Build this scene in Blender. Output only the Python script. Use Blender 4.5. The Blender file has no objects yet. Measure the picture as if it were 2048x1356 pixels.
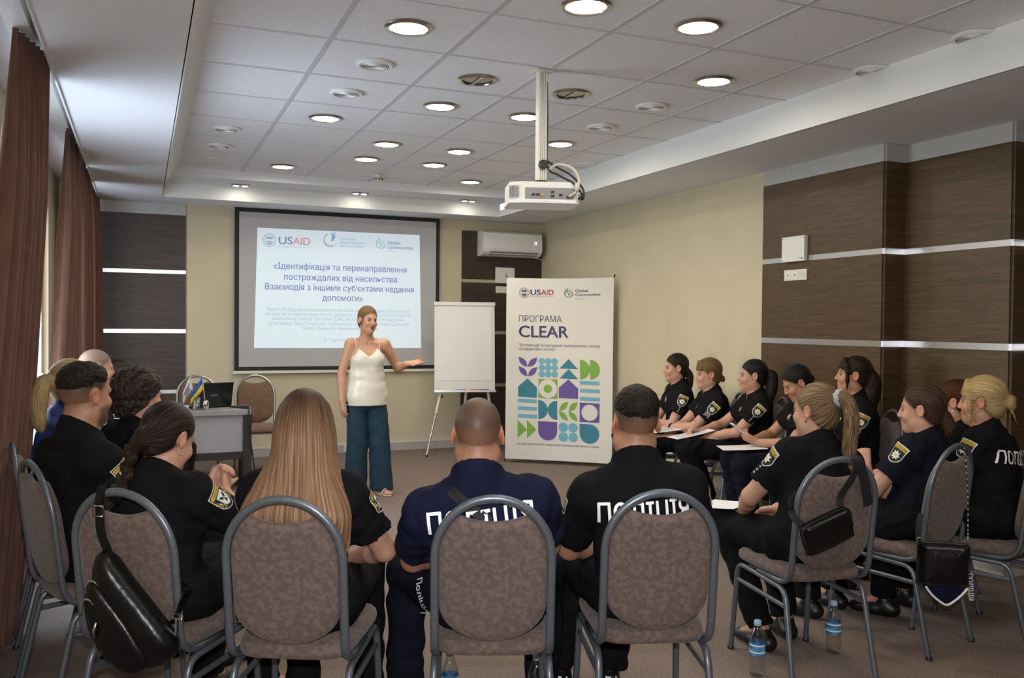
import bpy, bmesh, math, random
import numpy as np
from mathutils import Vector, Matrix
from mathutils.bvhtree import BVHTree
from mathutils.geometry import tessellate_polygon, interpolate_bezier

SC = bpy.context.scene
COL = SC.collection
rng = random.Random(7)

# ------------------------------------------------------------------ camera
CAM_H = 1.45
YAW, PITCH, ROLL, FPX = math.radians(23.0), math.radians(-1.02), math.radians(0.53), 1743.0
cf = Vector((math.sin(YAW) * math.cos(PITCH), math.cos(YAW) * math.cos(PITCH), math.sin(PITCH)))
cr = Vector((math.cos(YAW), -math.sin(YAW), 0.0))
cu = cr.cross(cf)
cr, cu = cr * math.cos(ROLL) + cu * math.sin(ROLL), cu * math.cos(ROLL) - cr * math.sin(ROLL)
cam_data = bpy.data.cameras.new('camera')
cam_data.sensor_width = 36.0
cam_data.lens = 36.0 * FPX / 2048.0
cam_data.clip_start = 0.05
cam = bpy.data.objects.new('camera', cam_data)
COL.objects.link(cam)
cam.matrix_world = Matrix(((cr.x, cu.x, -cf.x, 0.0), (cr.y, cu.y, -cf.y, 0.0), (cr.z, cu.z, -cf.z, CAM_H), (0, 0, 0, 1)))
SC.camera = cam

# ------------------------------------------------------------------ exposure, world, lights
SC.view_settings.view_transform = 'Standard'
SC.view_settings.look = 'None'
SC.view_settings.gamma = 1.0
SC.view_settings.use_curve_mapping = False
SC.view_settings.exposure = 1.14
SC.cycles.use_denoising = True
SC.cycles.max_bounces = 6
SC.cycles.diffuse_bounces = 4
SC.cycles.glossy_bounces = 3
SC.cycles.transmission_bounces = 6
SC.cycles.transparent_max_bounces = 8
SC.cycles.caustics_reflective = False
SC.cycles.caustics_refractive = False
SC.cycles.sample_clamp_indirect = 6.0

LAMP_E = 40.0        # ceiling downlight glow
SPOT_E = 30.0        # twin spots
SKY_E = 9.0
FLASH_W = 30.0

world = bpy.data.worlds.new('daylight')
SC.world = world
world.use_nodes = True
wn, wl = world.node_tree.nodes, world.node_tree.links
wn.clear()
w_out = wn.new('ShaderNodeOutputWorld')
w_bg = wn.new('ShaderNodeBackground')
w_tc = wn.new('ShaderNodeTexCoord')
w_sep = wn.new('ShaderNodeSeparateXYZ')
w_ramp = wn.new('ShaderNodeValToRGB')
w_map = wn.new('ShaderNodeMapRange')
w_map.inputs['From Min'].default_value = -0.5
w_map.inputs['From Max'].default_value = 0.7
wl.new(w_tc.outputs['Generated'], w_sep.inputs[0])
wl.new(w_sep.outputs['Z'], w_map.inputs['Value'])
wl.new(w_map.outputs[0], w_ramp.inputs['Fac'])
e = w_ramp.color_ramp.elements
e[0].position = 0.0
e[0].color = (0.42, 0.50, 0.62, 1)
e[1].position = 1.0
e[1].color = (0.55, 0.75, 1.0, 1)
m_ = e.new(0.38); m_.color = (0.62, 0.66, 0.60, 1)
m_ = e.new(0.5); m_.color = (1.0, 0.97, 0.72, 1)
m_ = e.new(0.66); m_.color = (0.80, 0.90, 1.0, 1)
wl.new(w_ramp.outputs['Color'], w_bg.inputs['Color'])
w_bg.inputs['Strength'].default_value = SKY_E
wl.new(w_bg.outputs[0], w_out.inputs['Surface'])

# the photographer's flash, just above the lens
fl = bpy.data.lights.new('camera_flash', 'AREA')
fl.shape = 'RECTANGLE'
fl.size, fl.size_y = 0.08, 0.05
fl.energy = FLASH_W
fl.color = (0.96, 0.97, 1.0)
flo = bpy.data.objects.new('camera_flash', fl)
COL.objects.link(flo)
flo.matrix_world = cam.matrix_world @ Matrix.Translation((0, 0.13, 0.0))


def window_portal(y0, y1, z0, z1):
    li = bpy.data.lights.new('window_daylight', 'AREA')
    li.shape = 'RECTANGLE'
    li.size, li.size_y = y1 - y0, z1 - z0
    li.cycles.is_portal = True
    o = bpy.data.objects.new('window_daylight', li)
    COL.objects.link(o)
    o.matrix_world = Matrix(((0, 0, -1, -0.90), (1, 0, 0, (y0 + y1) / 2), (0, -1, 0, (z0 + z1) / 2), (0, 0, 0, 1)))


WINDOWS = [(4.4, 6.1, 0.35, 2.42), (7.1, 8.55, 0.35, 2.42)]
for w in WINDOWS:
    window_portal(*w)

# ------------------------------------------------------------------ helpers: materials


def new_mat(name):
    m = bpy.data.materials.new(name)
    m.use_nodes = True
    nt = m.node_tree
    b = nt.nodes['Principled BSDF']
    return m, nt, b


def rgb(c):
    return (c[0], c[1], c[2], 1.0)


def M(name, col, rough=0.5, metal=0.0, var=0.0, vscale=8.0, bump=0.0, bscale=60.0, stretch=(1, 1, 1), sheen=0.0, col2=None, thresh=(0.35, 0.65), spec=0.5, emit=0.0):
    m, nt, b = new_mat(name)
    n, l = nt.nodes, nt.links
    b.inputs['Roughness'].default_value = rough
    b.inputs['Metallic'].default_value = metal
    b.inputs['Base Color'].default_value = rgb(col)
    b.inputs['Specular IOR Level'].default_value = spec
    if sheen:
        b.inputs['Sheen Weight'].default_value = sheen
    tc = n.new('ShaderNodeTexCoord')
    mp = n.new('ShaderNodeMapping')
    mp.inputs['Scale'].default_value = stretch
    l.new(tc.outputs['Object'], mp.inputs['Vector'])
    if var or col2:
        nz = n.new('ShaderNodeTexNoise')
        nz.inputs['Scale'].default_value = vscale
        nz.inputs['Detail'].default_value = 5.0
        l.new(mp.outputs[0], nz.inputs['Vector'])
        rp = n.new('ShaderNodeValToRGB')
        rp.color_ramp.elements[0].position, rp.color_ramp.elements[1].position = thresh
        c2 = col2 if col2 else tuple(x * (1 + var) for x in col)
        c1 = col if col2 else tuple(x * (1 - var) for x in col)
        rp.color_ramp.elements[0].color = rgb(c1)
        rp.color_ramp.elements[1].color = rgb(c2)
        l.new(nz.outputs['Fac'], rp.inputs['Fac'])
        l.new(rp.outputs['Color'], b.inputs['Base Color'])
    if bump:
        nb = n.new('ShaderNodeTexNoise')
        nb.inputs['Scale'].default_value = bscale
        nb.inputs['Detail'].default_value = 4.0
        l.new(mp.outputs[0], nb.inputs['Vector'])
        bp = n.new('ShaderNodeBump')
        bp.inputs['Strength'].default_value = bump
        bp.inputs['Distance'].default_value = 0.004
        l.new(nb.outputs['Fac'], bp.inputs['Height'])
        l.new(bp.outputs[0], b.inputs['Normal'])
    if emit:
        b.inputs['Emission Color'].default_value = rgb(col)
        b.inputs['Emission Strength'].default_value = emit
    return m


def wood(name, c1, c2, axis_stretch):
    m, nt, b = new_mat(name)
    n, l = nt.nodes, nt.links
    tc = n.new('ShaderNodeTexCoord')
    mp = n.new('ShaderNodeMapping')
    mp.inputs['Scale'].default_value = axis_stretch
    l.new(tc.outputs['Object'], mp.inputs['Vector'])
    n1 = n.new('ShaderNodeTexNoise')
    n1.inputs['Scale'].default_value = 3.0
    n1.inputs['Detail'].default_value = 8.0
    n1.inputs['Distortion'].default_value = 0.6
    l.new(mp.outputs[0], n1.inputs['Vector'])
    n2 = n.new('ShaderNodeTexNoise')
    n2.inputs['Scale'].default_value = 14.0
    n2.inputs['Detail'].default_value = 6.0
    l.new(mp.outputs[0], n2.inputs['Vector'])
    mx = n.new('ShaderNodeMath'); mx.operation = 'MULTIPLY_ADD'
    mx.inputs[1].default_value = 0.45
    l.new(n2.outputs['Fac'], mx.inputs[0])
    m2 = n.new('ShaderNodeMath'); m2.operation = 'MULTIPLY'
    m2.inputs[1].default_value = 0.55
    l.new(n1.outputs['Fac'], m2.inputs[0])
    l.new(m2.outputs[0], mx.inputs[2])
    rp = n.new('ShaderNodeValToRGB')
    rp.color_ramp.elements[0].position, rp.color_ramp.elements[1].position = 0.40, 0.62
    rp.color_ramp.elements[0].color, rp.color_ramp.elements[1].color = rgb(c1), rgb(c2)
    l.new(mx.outputs[0], rp.inputs['Fac'])
    l.new(rp.outputs['Color'], b.inputs['Base Color'])
    b.inputs['Roughness'].default_value = 0.42
    bp = n.new('ShaderNodeBump'); bp.inputs['Strength'].default_value = 0.12
    bp.inputs['Distance'].default_value = 0.002
    l.new(mx.outputs[0], bp.inputs['Height'])
    l.new(bp.outputs[0], b.inputs['Normal'])
    return m


def glassy(name, tint=(1, 1, 1), gloss=0.1):
    m = bpy.data.materials.new(name)
    m.use_nodes = True
    n, l = m.node_tree.nodes, m.node_tree.links
    n.clear()
    o = n.new('ShaderNodeOutputMaterial')
    t = n.new('ShaderNodeBsdfTransparent'); t.inputs[0].default_value = rgb(tint)
    g = n.new('ShaderNodeBsdfGlossy'); g.inputs['Roughness'].default_value = 0.04
    lw = n.new('ShaderNodeLayerWeight'); lw.inputs['Blend'].default_value = 0.25
    mu = n.new('ShaderNodeMath'); mu.operation = 'MULTIPLY_ADD'; mu.inputs[1].default_value = 0.6; mu.inputs[2].default_value = gloss
    l.new(lw.outputs['Facing'], mu.inputs[0])
    mx = n.new('ShaderNodeMixShader')
    l.new(mu.outputs[0], mx.inputs[0]); l.new(t.outputs[0], mx.inputs[1]); l.new(g.outputs[0], mx.inputs[2])
    l.new(mx.outputs[0], o.inputs[0])
    return m


def emis(name, col, s):
    m = bpy.data.materials.new(name)
    m.use_nodes = True
    n, l = m.node_tree.nodes, m.node_tree.links
    n.clear()
    o = n.new('ShaderNodeOutputMaterial')
    em = n.new('ShaderNodeEmission')
    em.inputs[0].default_value = rgb(col); em.inputs[1].default_value = s
    l.new(em.outputs[0], o.inputs[0])
    return m


MT = dict(
    wall=M('cream_paint', (0.55, 0.485, 0.345), 0.75, var=0.03, vscale=3, bump=0.05, bscale=220),
    ceil=M('white_ceiling_paint', (0.74, 0.74, 0.76), 0.8, bump=0.04, bscale=150),
    tile=M('mineral_ceiling_tile', (0.80, 0.80, 0.81), 0.9, var=0.04, vscale=90, bump=0.15, bscale=260),
    grid=M('ceiling_grid_metal', (0.56, 0.56, 0.57), 0.5, metal=0.0),
    trim=M('white_trim_paint', (0.74, 0.75, 0.74), 0.55, bump=0.02, bscale=40),
    carpet=M('carpet', (0.132, 0.098, 0.080), 0.95, vscale=130, col2=(0.262, 0.195, 0.156), thresh=(0.34, 0.66), bump=0.5, bscale=300),
    skirting=M('grey_skirting', (0.42, 0.38, 0.36), 0.5, var=0.04),
    skirt_cap=M('pale_skirting_cap', (0.62, 0.60, 0.58), 0.45, var=0.04),
    wenge_b=wood('wenge_panel', (0.028, 0.018, 0.014), (0.062, 0.040, 0.031), (1.2, 1.2, 26)),
    wenge_r=wood('oak_panel', (0.050, 0.027, 0.0115), (0.104, 0.060, 0.026), (1.2, 1.2, 26)),
    alu=M('brushed_aluminium', (0.72, 0.72, 0.74), 0.28, metal=1.0, var=0.05, vscale=40, stretch=(1, 1, 30)),
    band=M('grey_band', (0.46, 0.46, 0.45), 0.5, metal=0.15, var=0.04, vscale=20),
    white_plastic=M('white_plastic', (0.76, 0.76, 0.73), 0.35, var=0.02),
    offwhite=M('ivory_plastic', (0.70, 0.68, 0.58), 0.4, var=0.02),
    dark_plastic=M('dark_plastic', (0.02, 0.02, 0.022), 0.4, var=0.1),
    grey_plastic=M('grey_plastic', (0.25, 0.25, 0.25), 0.45, var=0.05),
    chrome=M('chrome', (0.78, 0.76, 0.72), 0.18, metal=1.0, var=0.03),
    bronze_ring=M('lamp_ring', (0.52, 0.46, 0.38), 0.25, metal=1.0, var=0.05),
    lamp=emis('lamp_glow', (1.0, 0.91, 0.78), LAMP_E),
    display=emis('display_glow', (0.7, 0.75, 1.0), 1.2),
    spot=emis('spot_glow', (1.0, 0.92, 0.78), SPOT_E),
    dark_lens=M('unlit_lens', (0.36, 0.36, 0.34), 0.25, metal=0.6, var=0.1, vscale=60),
    grille=M('speaker_grille', (0.22, 0.22, 0.215), 0.4, metal=0.5, var=0.1, vscale=90),
    curtain=M('brown_curtain', (0.125, 0.054, 0.034), 0.85, var=0.14, vscale=5, stretch=(6, 6, 0.4), bump=0.1, bscale=300, sheen=0.1),
    champagne=M('champagne_steel', (0.42, 0.38, 0.32), 0.3, metal=0.8, var=0.06, vscale=90),
    steel=M('grey_hammered_steel', (0.135, 0.152, 0.175), 0.36, metal=0.5, var=0.10, vscale=120, bump=0.05, bscale=300),
    suede=M('brown_mottled_suede', (0.104, 0.070, 0.059), 0.9, vscale=62, col2=(0.152, 0.106, 0.090), thresh=(0.44, 0.60), bump=0.08, bscale=180, sheen=0.15),
    suede_tan=M('tan_suede', (0.15, 0.085, 0.050), 0.9, vscale=24, col2=(0.18, 0.105, 0.064), thresh=(0.42, 0.60), bump=0.08, bscale=180, sheen=0.2),
    black_frame=M('black_screen_border', (0.012, 0.012, 0.016), 0.7, var=0.1),
    screen=M('matte_projection_fabric', (0.45, 0.445, 0.46), 0.85, var=0.02),
    slide=M('projected_slide', (0.72, 0.85, 0.96), 0.9, emit=0.13),  # projector light on the fabric, put into colour and a faint glow
    slide_navy=M('projected_navy', (0.40, 0.43, 0.62), 0.9, emit=0.13),  # slide lettering and logos: projector light too, painted as glowing colours
    slide_pale=M('projected_pale', (0.45, 0.55, 0.66), 0.9, emit=0.13),
    slide_red=M('projected_red', (0.70, 0.46, 0.50), 0.9, emit=0.13),
    slide_grey=M('projected_grey', (0.36, 0.44, 0.55), 0.9, emit=0.13),
    slide_green=M('projected_green', (0.42, 0.68, 0.50), 0.9, emit=0.13),
    slide_blue=M('projected_blue', (0.30, 0.45, 0.72), 0.9, emit=0.13),
    paper=M('white_paper', (0.80, 0.79, 0.80), 0.85, var=0.015, vscale=4),
    board=M('whiteboard', (0.74, 0.73, 0.70), 0.4, var=0.01),
    banner=M('banner_vinyl', (0.74, 0.71, 0.66), 0.6, var=0.02, vscale=3),
    b_navy=M('banner_navy', (0.055, 0.05, 0.16), 0.6, var=0.05),
    b_ink=M('banner_ink', (0.10, 0.09, 0.16), 0.6, var=0.05),
    b_red=M('banner_red', (0.60, 0.05, 0.06), 0.6, var=0.05),
    b_purple=M('banner_purple', (0.135, 0.085, 0.33), 0.6, var=0.05),
    b_teal=M('banner_teal', (0.035, 0.21, 0.30), 0.6, var=0.05),
    b_sky=M('banner_sky_blue', (0.16, 0.44, 0.58), 0.6, var=0.05),
    b_green=M('banner_green', (0.20, 0.42, 0.06), 0.6, var=0.05),
    b_grey=M('banner_grey', (0.35, 0.35, 0.40), 0.6, var=0.05),
    desk_top=M('grey_desk_laminate', (0.36, 0.34, 0.33), 0.45, var=0.05, vscale=12),
    desk_panel=M('pale_grey_panel', (0.42, 0.42, 0.44), 0.4, var=0.03),
    desk_dark=M('dark_desk_wood', (0.035, 0.025, 0.024), 0.5, var=0.15, vscale=20),
    laptop=M('black_laptop', (0.010, 0.013, 0.016), 0.22, var=0.1),
    cable=M('black_cable', (0.012, 0.012, 0.012), 0.5, var=0.1),
    pale_cable=M('pale_cable', (0.55, 0.50, 0.42), 0.5, var=0.05),
    flag_blue=M('flag_blue', (0.015, 0.12, 0.55), 0.7, var=0.06, vscale=12),
    flag_yellow=M('flag_yellow', (0.80, 0.58, 0.02), 0.7, var=0.06, vscale=12),
    leather=M('black_leather', (0.004, 0.004, 0.0045), 0.30, var=0.2, vscale=30, bump=0.35, bscale=45, spec=0.30),
    webbing=M('black_webbing', (0.005, 0.005, 0.0055), 0.7, var=0.1, bump=0.2, bscale=400),
    zip=M('silver_zip', (0.50, 0.49, 0.47), 0.35, metal=1.0, var=0.1, vscale=200),
    reflect=M('retroreflective_white', (0.98, 0.97, 1.0), 0.35, var=0.01, emit=0.0, spec=0.9),
    glass=glassy('window_glass'),
    bottle=glassy('clear_plastic', (0.93, 0.96, 0.98), 0.12),
    bottle_label=M('blue_label', (0.035, 0.17, 0.36), 0.4, vscale=30, col2=(0.10, 0.32, 0.55), thresh=(0.45, 0.6)),
    bottle_cap=M('pale_blue_cap', (0.34, 0.48, 0.62), 0.4, var=0.05),
    pvc=M('white_window_frame', (0.78, 0.80, 0.84), 0.35, var=0.02),
    pencil=M('pencil_wood', (0.55, 0.34, 0.10), 0.5, var=0.1),
    phone_white=M('white_phone', (0.72, 0.70, 0.64), 0.3, var=0.02),
    plaid=M('brown_plaid_bag', (0.06, 0.035, 0.025), 0.6, vscale=60, col2=(0.15, 0.10, 0.075), thresh=(0.45, 0.55), bump=0.2, bscale=80),
    blue_paper=M('pale_blue_paper', (0.50, 0.62, 0.78), 0.7, var=0.04),
    red_plastic=M('red_plastic', (0.65, 0.06, 0.03), 0.4, var=0.05),
    orange_plastic=M('orange_plastic', (0.80, 0.22, 0.03), 0.4, var=0.05),
    gold=M('gold_metal', (0.75, 0.55, 0.22), 0.28, metal=1.0, var=0.1, vscale=80),
    green_book=M('green_notebook', (0.10, 0.33, 0.20), 0.5, vscale=50, col2=(0.35, 0.55, 0.45), thresh=(0.45, 0.55)),
    scrunchie=M('grey_scrunchie_cloth', (0.42, 0.43, 0.46), 0.9, var=0.1, bump=0.2, bscale=150),
    patch_black=M('patch_black', (0.012, 0.012, 0.014), 0.8, var=0.1),
    patch_yellow=M('patch_yellow', (0.62, 0.42, 0.04), 0.8, var=0.1, vscale=60),
    patch_white=M('patch_white', (0.74, 0.74, 0.72), 0.8, var=0.04),
    patch_grey=M('patch_grey', (0.33, 0.33, 0.34), 0.8, var=0.06),
    black_cloth=M('black_uniform_cloth', (0.0068, 0.0066, 0.0076), 0.88, var=0.15, vscale=14, bump=0.12, bscale=240, spec=0.10),
    navy_cloth=M('navy_uniform_cloth', (0.0085, 0.0105, 0.030), 0.88, var=0.15, vscale=14, bump=0.12, bscale=240, spec=0.10),
    dnavy_cloth=M('dark_navy_trouser_cloth', (0.0068, 0.0074, 0.0140), 0.88, var=0.15, vscale=14, bump=0.12, bscale=240, spec=0.10),
    blue_cloth=M('blue_cloth', (0.02, 0.04, 0.17), 0.85, var=0.1, vscale=14, bump=0.1, bscale=240),
    teal_linen=M('teal_linen', (0.006, 0.030, 0.052), 0.9, var=0.12, vscale=40, bump=0.2, bscale=300),
    satin=M('ivory_satin', (0.68, 0.64, 0.56), 0.32, var=0.03, vscale=6, sheen=0.2),
    shoe=M('black_shoe', (0.006, 0.006, 0.006), 0.42, var=0.15, vscale=30),
    sandal=M('nude_sandal', (0.60, 0.42, 0.34), 0.5, var=0.05),
    sclera=M('eye_white', (0.18, 0.165, 0.15), 0.4, var=0.02),
    iris=M('eye_iris', (0.03, 0.025, 0.02), 0.2, var=0.2),
)


# ------------------------------------------------------------------ helpers: meshes
class MB:
    """collects verts / faces (+ a material slot per face) for ONE mesh object"""

    def __init__(s):
        s.v, s.f, s.mi, s.mats = [], [], [], []

    def slot(s, m):
        if m not in s.mats:
            s.mats.append(m)
        return s.mats.index(m)

    def add(s, vs, fs, m):
        o = len(s.v)
        k = s.slot(m)
        s.v += [tuple(p) for p in vs]
        for f in fs:
            s.f.append(tuple(i + o for i in f))
            s.mi.append(k)
        return s

    def box(s, a, b, m, bev=0.0, mat4=None):
        x0, y0, z0 = a
        x1, y1, z1 = b
        if bev > 0:
            bm = bmesh.new()
            r = bmesh.ops.create_cube(bm, size=1.0)
            for v in bm.verts:
                v.co = Vector((x0 + (v.co.x + .5) * (x1 - x0), y0 + (v.co.y + .5) * (y1 - y0), z0 + (v.co.z + .5) * (z1 - z0)))
            bmesh.ops.bevel(bm, geom=bm.edges[:], offset=bev, segments=2, profile=0.6, affect='EDGES')
            bm.verts.ensure_lookup_table()
            vs = [v.co.copy() for v in bm.verts]
            fs = [[v.index for v in f.verts] for f in bm.faces]
            bm.free()
        else:
            vs = [Vector(p) for p in ((x0, y0, z0), (x1, y0, z0), (x1, y1, z0), (x0, y1, z0), (x0, y0, z1), (x1, y0, z1), (x1, y1, z1), (x0, y1, z1))]
            fs = [(0, 3, 2, 1), (4, 5, 6, 7), (0, 1, 5, 4), (1, 2, 6, 5), (2, 3, 7, 6), (3, 0, 4, 7)]
        if mat4 is not None:
            vs = [mat4 @ v for v in vs]
        return s.add(vs, fs, m)

    def tube(s, path, r, m, n=10, cap=True, flat=1.0, ref=None, closed=False):
        """swept tube; r a number or list; flat scales the second section axis"""
        P = [Vector(p) for p in path]
        N = len(P)
        rs = r if isinstance(r, (list, tuple)) else [r] * N
        T = []
        for i in range(N):
            if closed:
                t = P[(i + 1) % N] - P[i - 1]
            else:
                t = P[min(i + 1, N - 1)] - P[max(i - 1, 0)]
            T.append(t.normalized() if t.length > 1e-9 else Vector((0, 0, 1)))
        a = Vector(ref) if ref is not None else (Vector((0, 0, 1)) if abs(T[0].z) < 0.9 else Vector((1, 0, 0)))
        vs, fs = [], []
        for i in range(N):
            a = a - T[i] * a.dot(T[i])
            if a.length < 1e-6:
                a = T[i].orthogonal()
            a.normalize()
            b = T[i].cross(a)
            for k in range(n):
                w = 2 * math.pi * (k + 0.5) / n
                vs.append(P[i] + a * (math.cos(w) * rs[i]) + b * (math.sin(w) * rs[i] * flat))
        M_ = N if closed else N - 1
        for i in range(M_):
            j = (i + 1) % N
            for k in range(n):
                k2 = (k + 1) % n
                fs.append((i * n + k, i * n + k2, j * n + k2, j * n + k))
        if cap and not closed:
            fs.append(tuple(range(n - 1, -1, -1)))
            fs.append(tuple((N - 1) * n + k for k in range(n)))
        return s.add(vs, fs, m)

    def lathe(s, prof, m, n=24, o=(0, 0, 0), mat4=None, cap=True):
        vs, fs = [], []
        for (r, z) in prof:
            for k in range(n):
                w = 2 * math.pi * k / n
                p = Vector((o[0] + r * math.cos(w), o[1] + r * math.sin(w), o[2] + z))
                vs.append(mat4 @ p if mat4 is not None else p)
        for i in range(len(prof) - 1):
            for k in range(n):
                k2 = (k + 1) % n
                fs.append((i * n + k, i * n + k2, (i + 1) * n + k2, (i + 1) * n + k))
        if cap:
            fs.append(tuple(range(n - 1, -1, -1)))
            fs.append(tuple((len(prof) - 1) * n + k for k in range(n)))
        return s.add(vs, fs, m)

    def prism(s, loop, t, m, frame):
        """2D loop extruded by t along frame z; frame Matrix4"""
        n = len(loop)
        vs = [frame @ Vector((x, y, 0)) for x, y in loop] + [frame @ Vector((x, y, t)) for x, y in loop]
        fs = [tuple(range(n - 1, -1, -1)), tuple(range(n, 2 * n))]
        fs += [(i, (i + 1) % n, n + (i + 1) % n, n + i) for i in range(n)]
        return s.add(vs, fs, m)

    def flat(s, loop, m, frame, dz=0.0):
        vs = [frame @ Vector((x, y, dz)) for x, y in loop]
        return s.add(vs, [tuple(range(len(loop)))], m)

    def ellipsoid(s, c, r, m, nu=18, nv=12, rot=None):
        vs, fs = [], []
        for i in range(nv + 1):
            th = math.pi * i / nv
            for k in range(nu):
                w = 2 * math.pi * k / nu
                p = Vector((r[0] * math.sin(th) * math.cos(w), r[1] * math.sin(th) * math.sin(w), -r[2] * math.cos(th)))
                if rot is not None:
                    p = rot @ p
                vs.append(p + Vector(c))
        for i in range(nv):
            for k in range(nu):
                k2 = (k + 1) % nu
                fs.append((i * nu + k, i * nu + k2, (i + 1) * nu + k2, (i + 1) * nu + k))
        return s.add(vs, fs, m)

    def build(s, name, parent=None, smooth=False, loc=None, angle=None):
        me = bpy.data.meshes.new(name)
        me.from_pydata(s.v, [], s.f)
        for m in s.mats:
            me.materials.append(m)
        me.polygons.foreach_set('material_index', s.mi)
        if smooth:
            me.polygons.foreach_set('use_smooth', [True] * len(s.f))
            if angle:
                me.set_sharp_from_angle(angle=math.radians(angle))
        me.update()
        return link(name, me, parent, loc)


def link(name, me, parent=None, loc=None):
    o = bpy.data.objects.new(name, me)
    COL.objects.link(o)
    if parent is not None:
        o.parent = parent
    if loc is not None:
        o.location = loc
    return o


def tag(o, label, cat, group=None):
    o['label'] = label
    o['category'] = cat
    if group:
        o['group'] = group
    return o


def thing(name, label, cat, loc=(0, 0, 0), rz=0.0, group=None):
    o = bpy.data.objects.new(name, None)
    o.empty_display_size = 0.1
    COL.objects.link(o)
    o.location = loc
    o.rotation_euler = (0, 0, rz)
    return tag(o, label, cat, group)


def struct(o, label=None):
    o['kind'] = 'structure'
    if label:
        o['label'] = label
    return o


def dup(root, loc, rz, label):
    r = root.copy()
    COL.objects.link(r)
    r.location = loc
    r.rotation_euler = (0, 0, rz)
    r['label'] = label
    for ch in list(root.children):
        c = ch.copy()
        COL.objects.link(c)
        c.parent = r
        for g in list(ch.children):
            d = g.copy()
            COL.objects.link(d)
            d.parent = c
    return r


def frame(o, ux, uy):
    ux, uy = Vector(ux).normalized(), Vector(uy).normalized()
    n = ux.cross(uy).normalized()
    uy = n.cross(ux)
    o = Vector(o)
    return Matrix(((ux.x, uy.x, n.x, o.x), (ux.y, uy.y, n.y, o.y), (ux.z, uy.z, n.z, o.z), (0, 0, 0, 1)))


def smooth_path(pts, n=6):
    """Catmull-Rom through pts"""
    P = [Vector(p) for p in pts]
    P = [P[0] * 2 - P[1]] + P + [P[-1] * 2 - P[-2]]
    out = []
    for i in range(1, len(P) - 2):
        p0, p1, p2, p3 = P[i - 1], P[i], P[i + 1], P[i + 2]
        for k in range(n):
            t = k / n
            out.append(0.5 * ((2 * p1) + (p2 - p0) * t + (2 * p0 - 5 * p1 + 4 * p2 - p3) * t * t + (3 * p1 - p0 - 3 * p2 + p3) * t ** 3))
    out.append(P[-2])
    return out


def fillet_path(pts, r, n=5):
    P = [Vector(p) for p in pts]
    out = [P[0]]
    for i in range(1, len(P) - 1):
        a, b, c = P[i - 1], P[i], P[i + 1]
        rr = min(r, (a - b).length * .49, (c - b).length * .49)
        p, q = b + (a - b).normalized() * rr, b + (c - b).normalized() * rr
        for k in range(n + 1):
            t = k / n
            out.append(p * (1 - t) ** 2 + b * 2 * t * (1 - t) + q * t * t)
    out.append(P[-1])
    return out


_text_cache = {}


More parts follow.
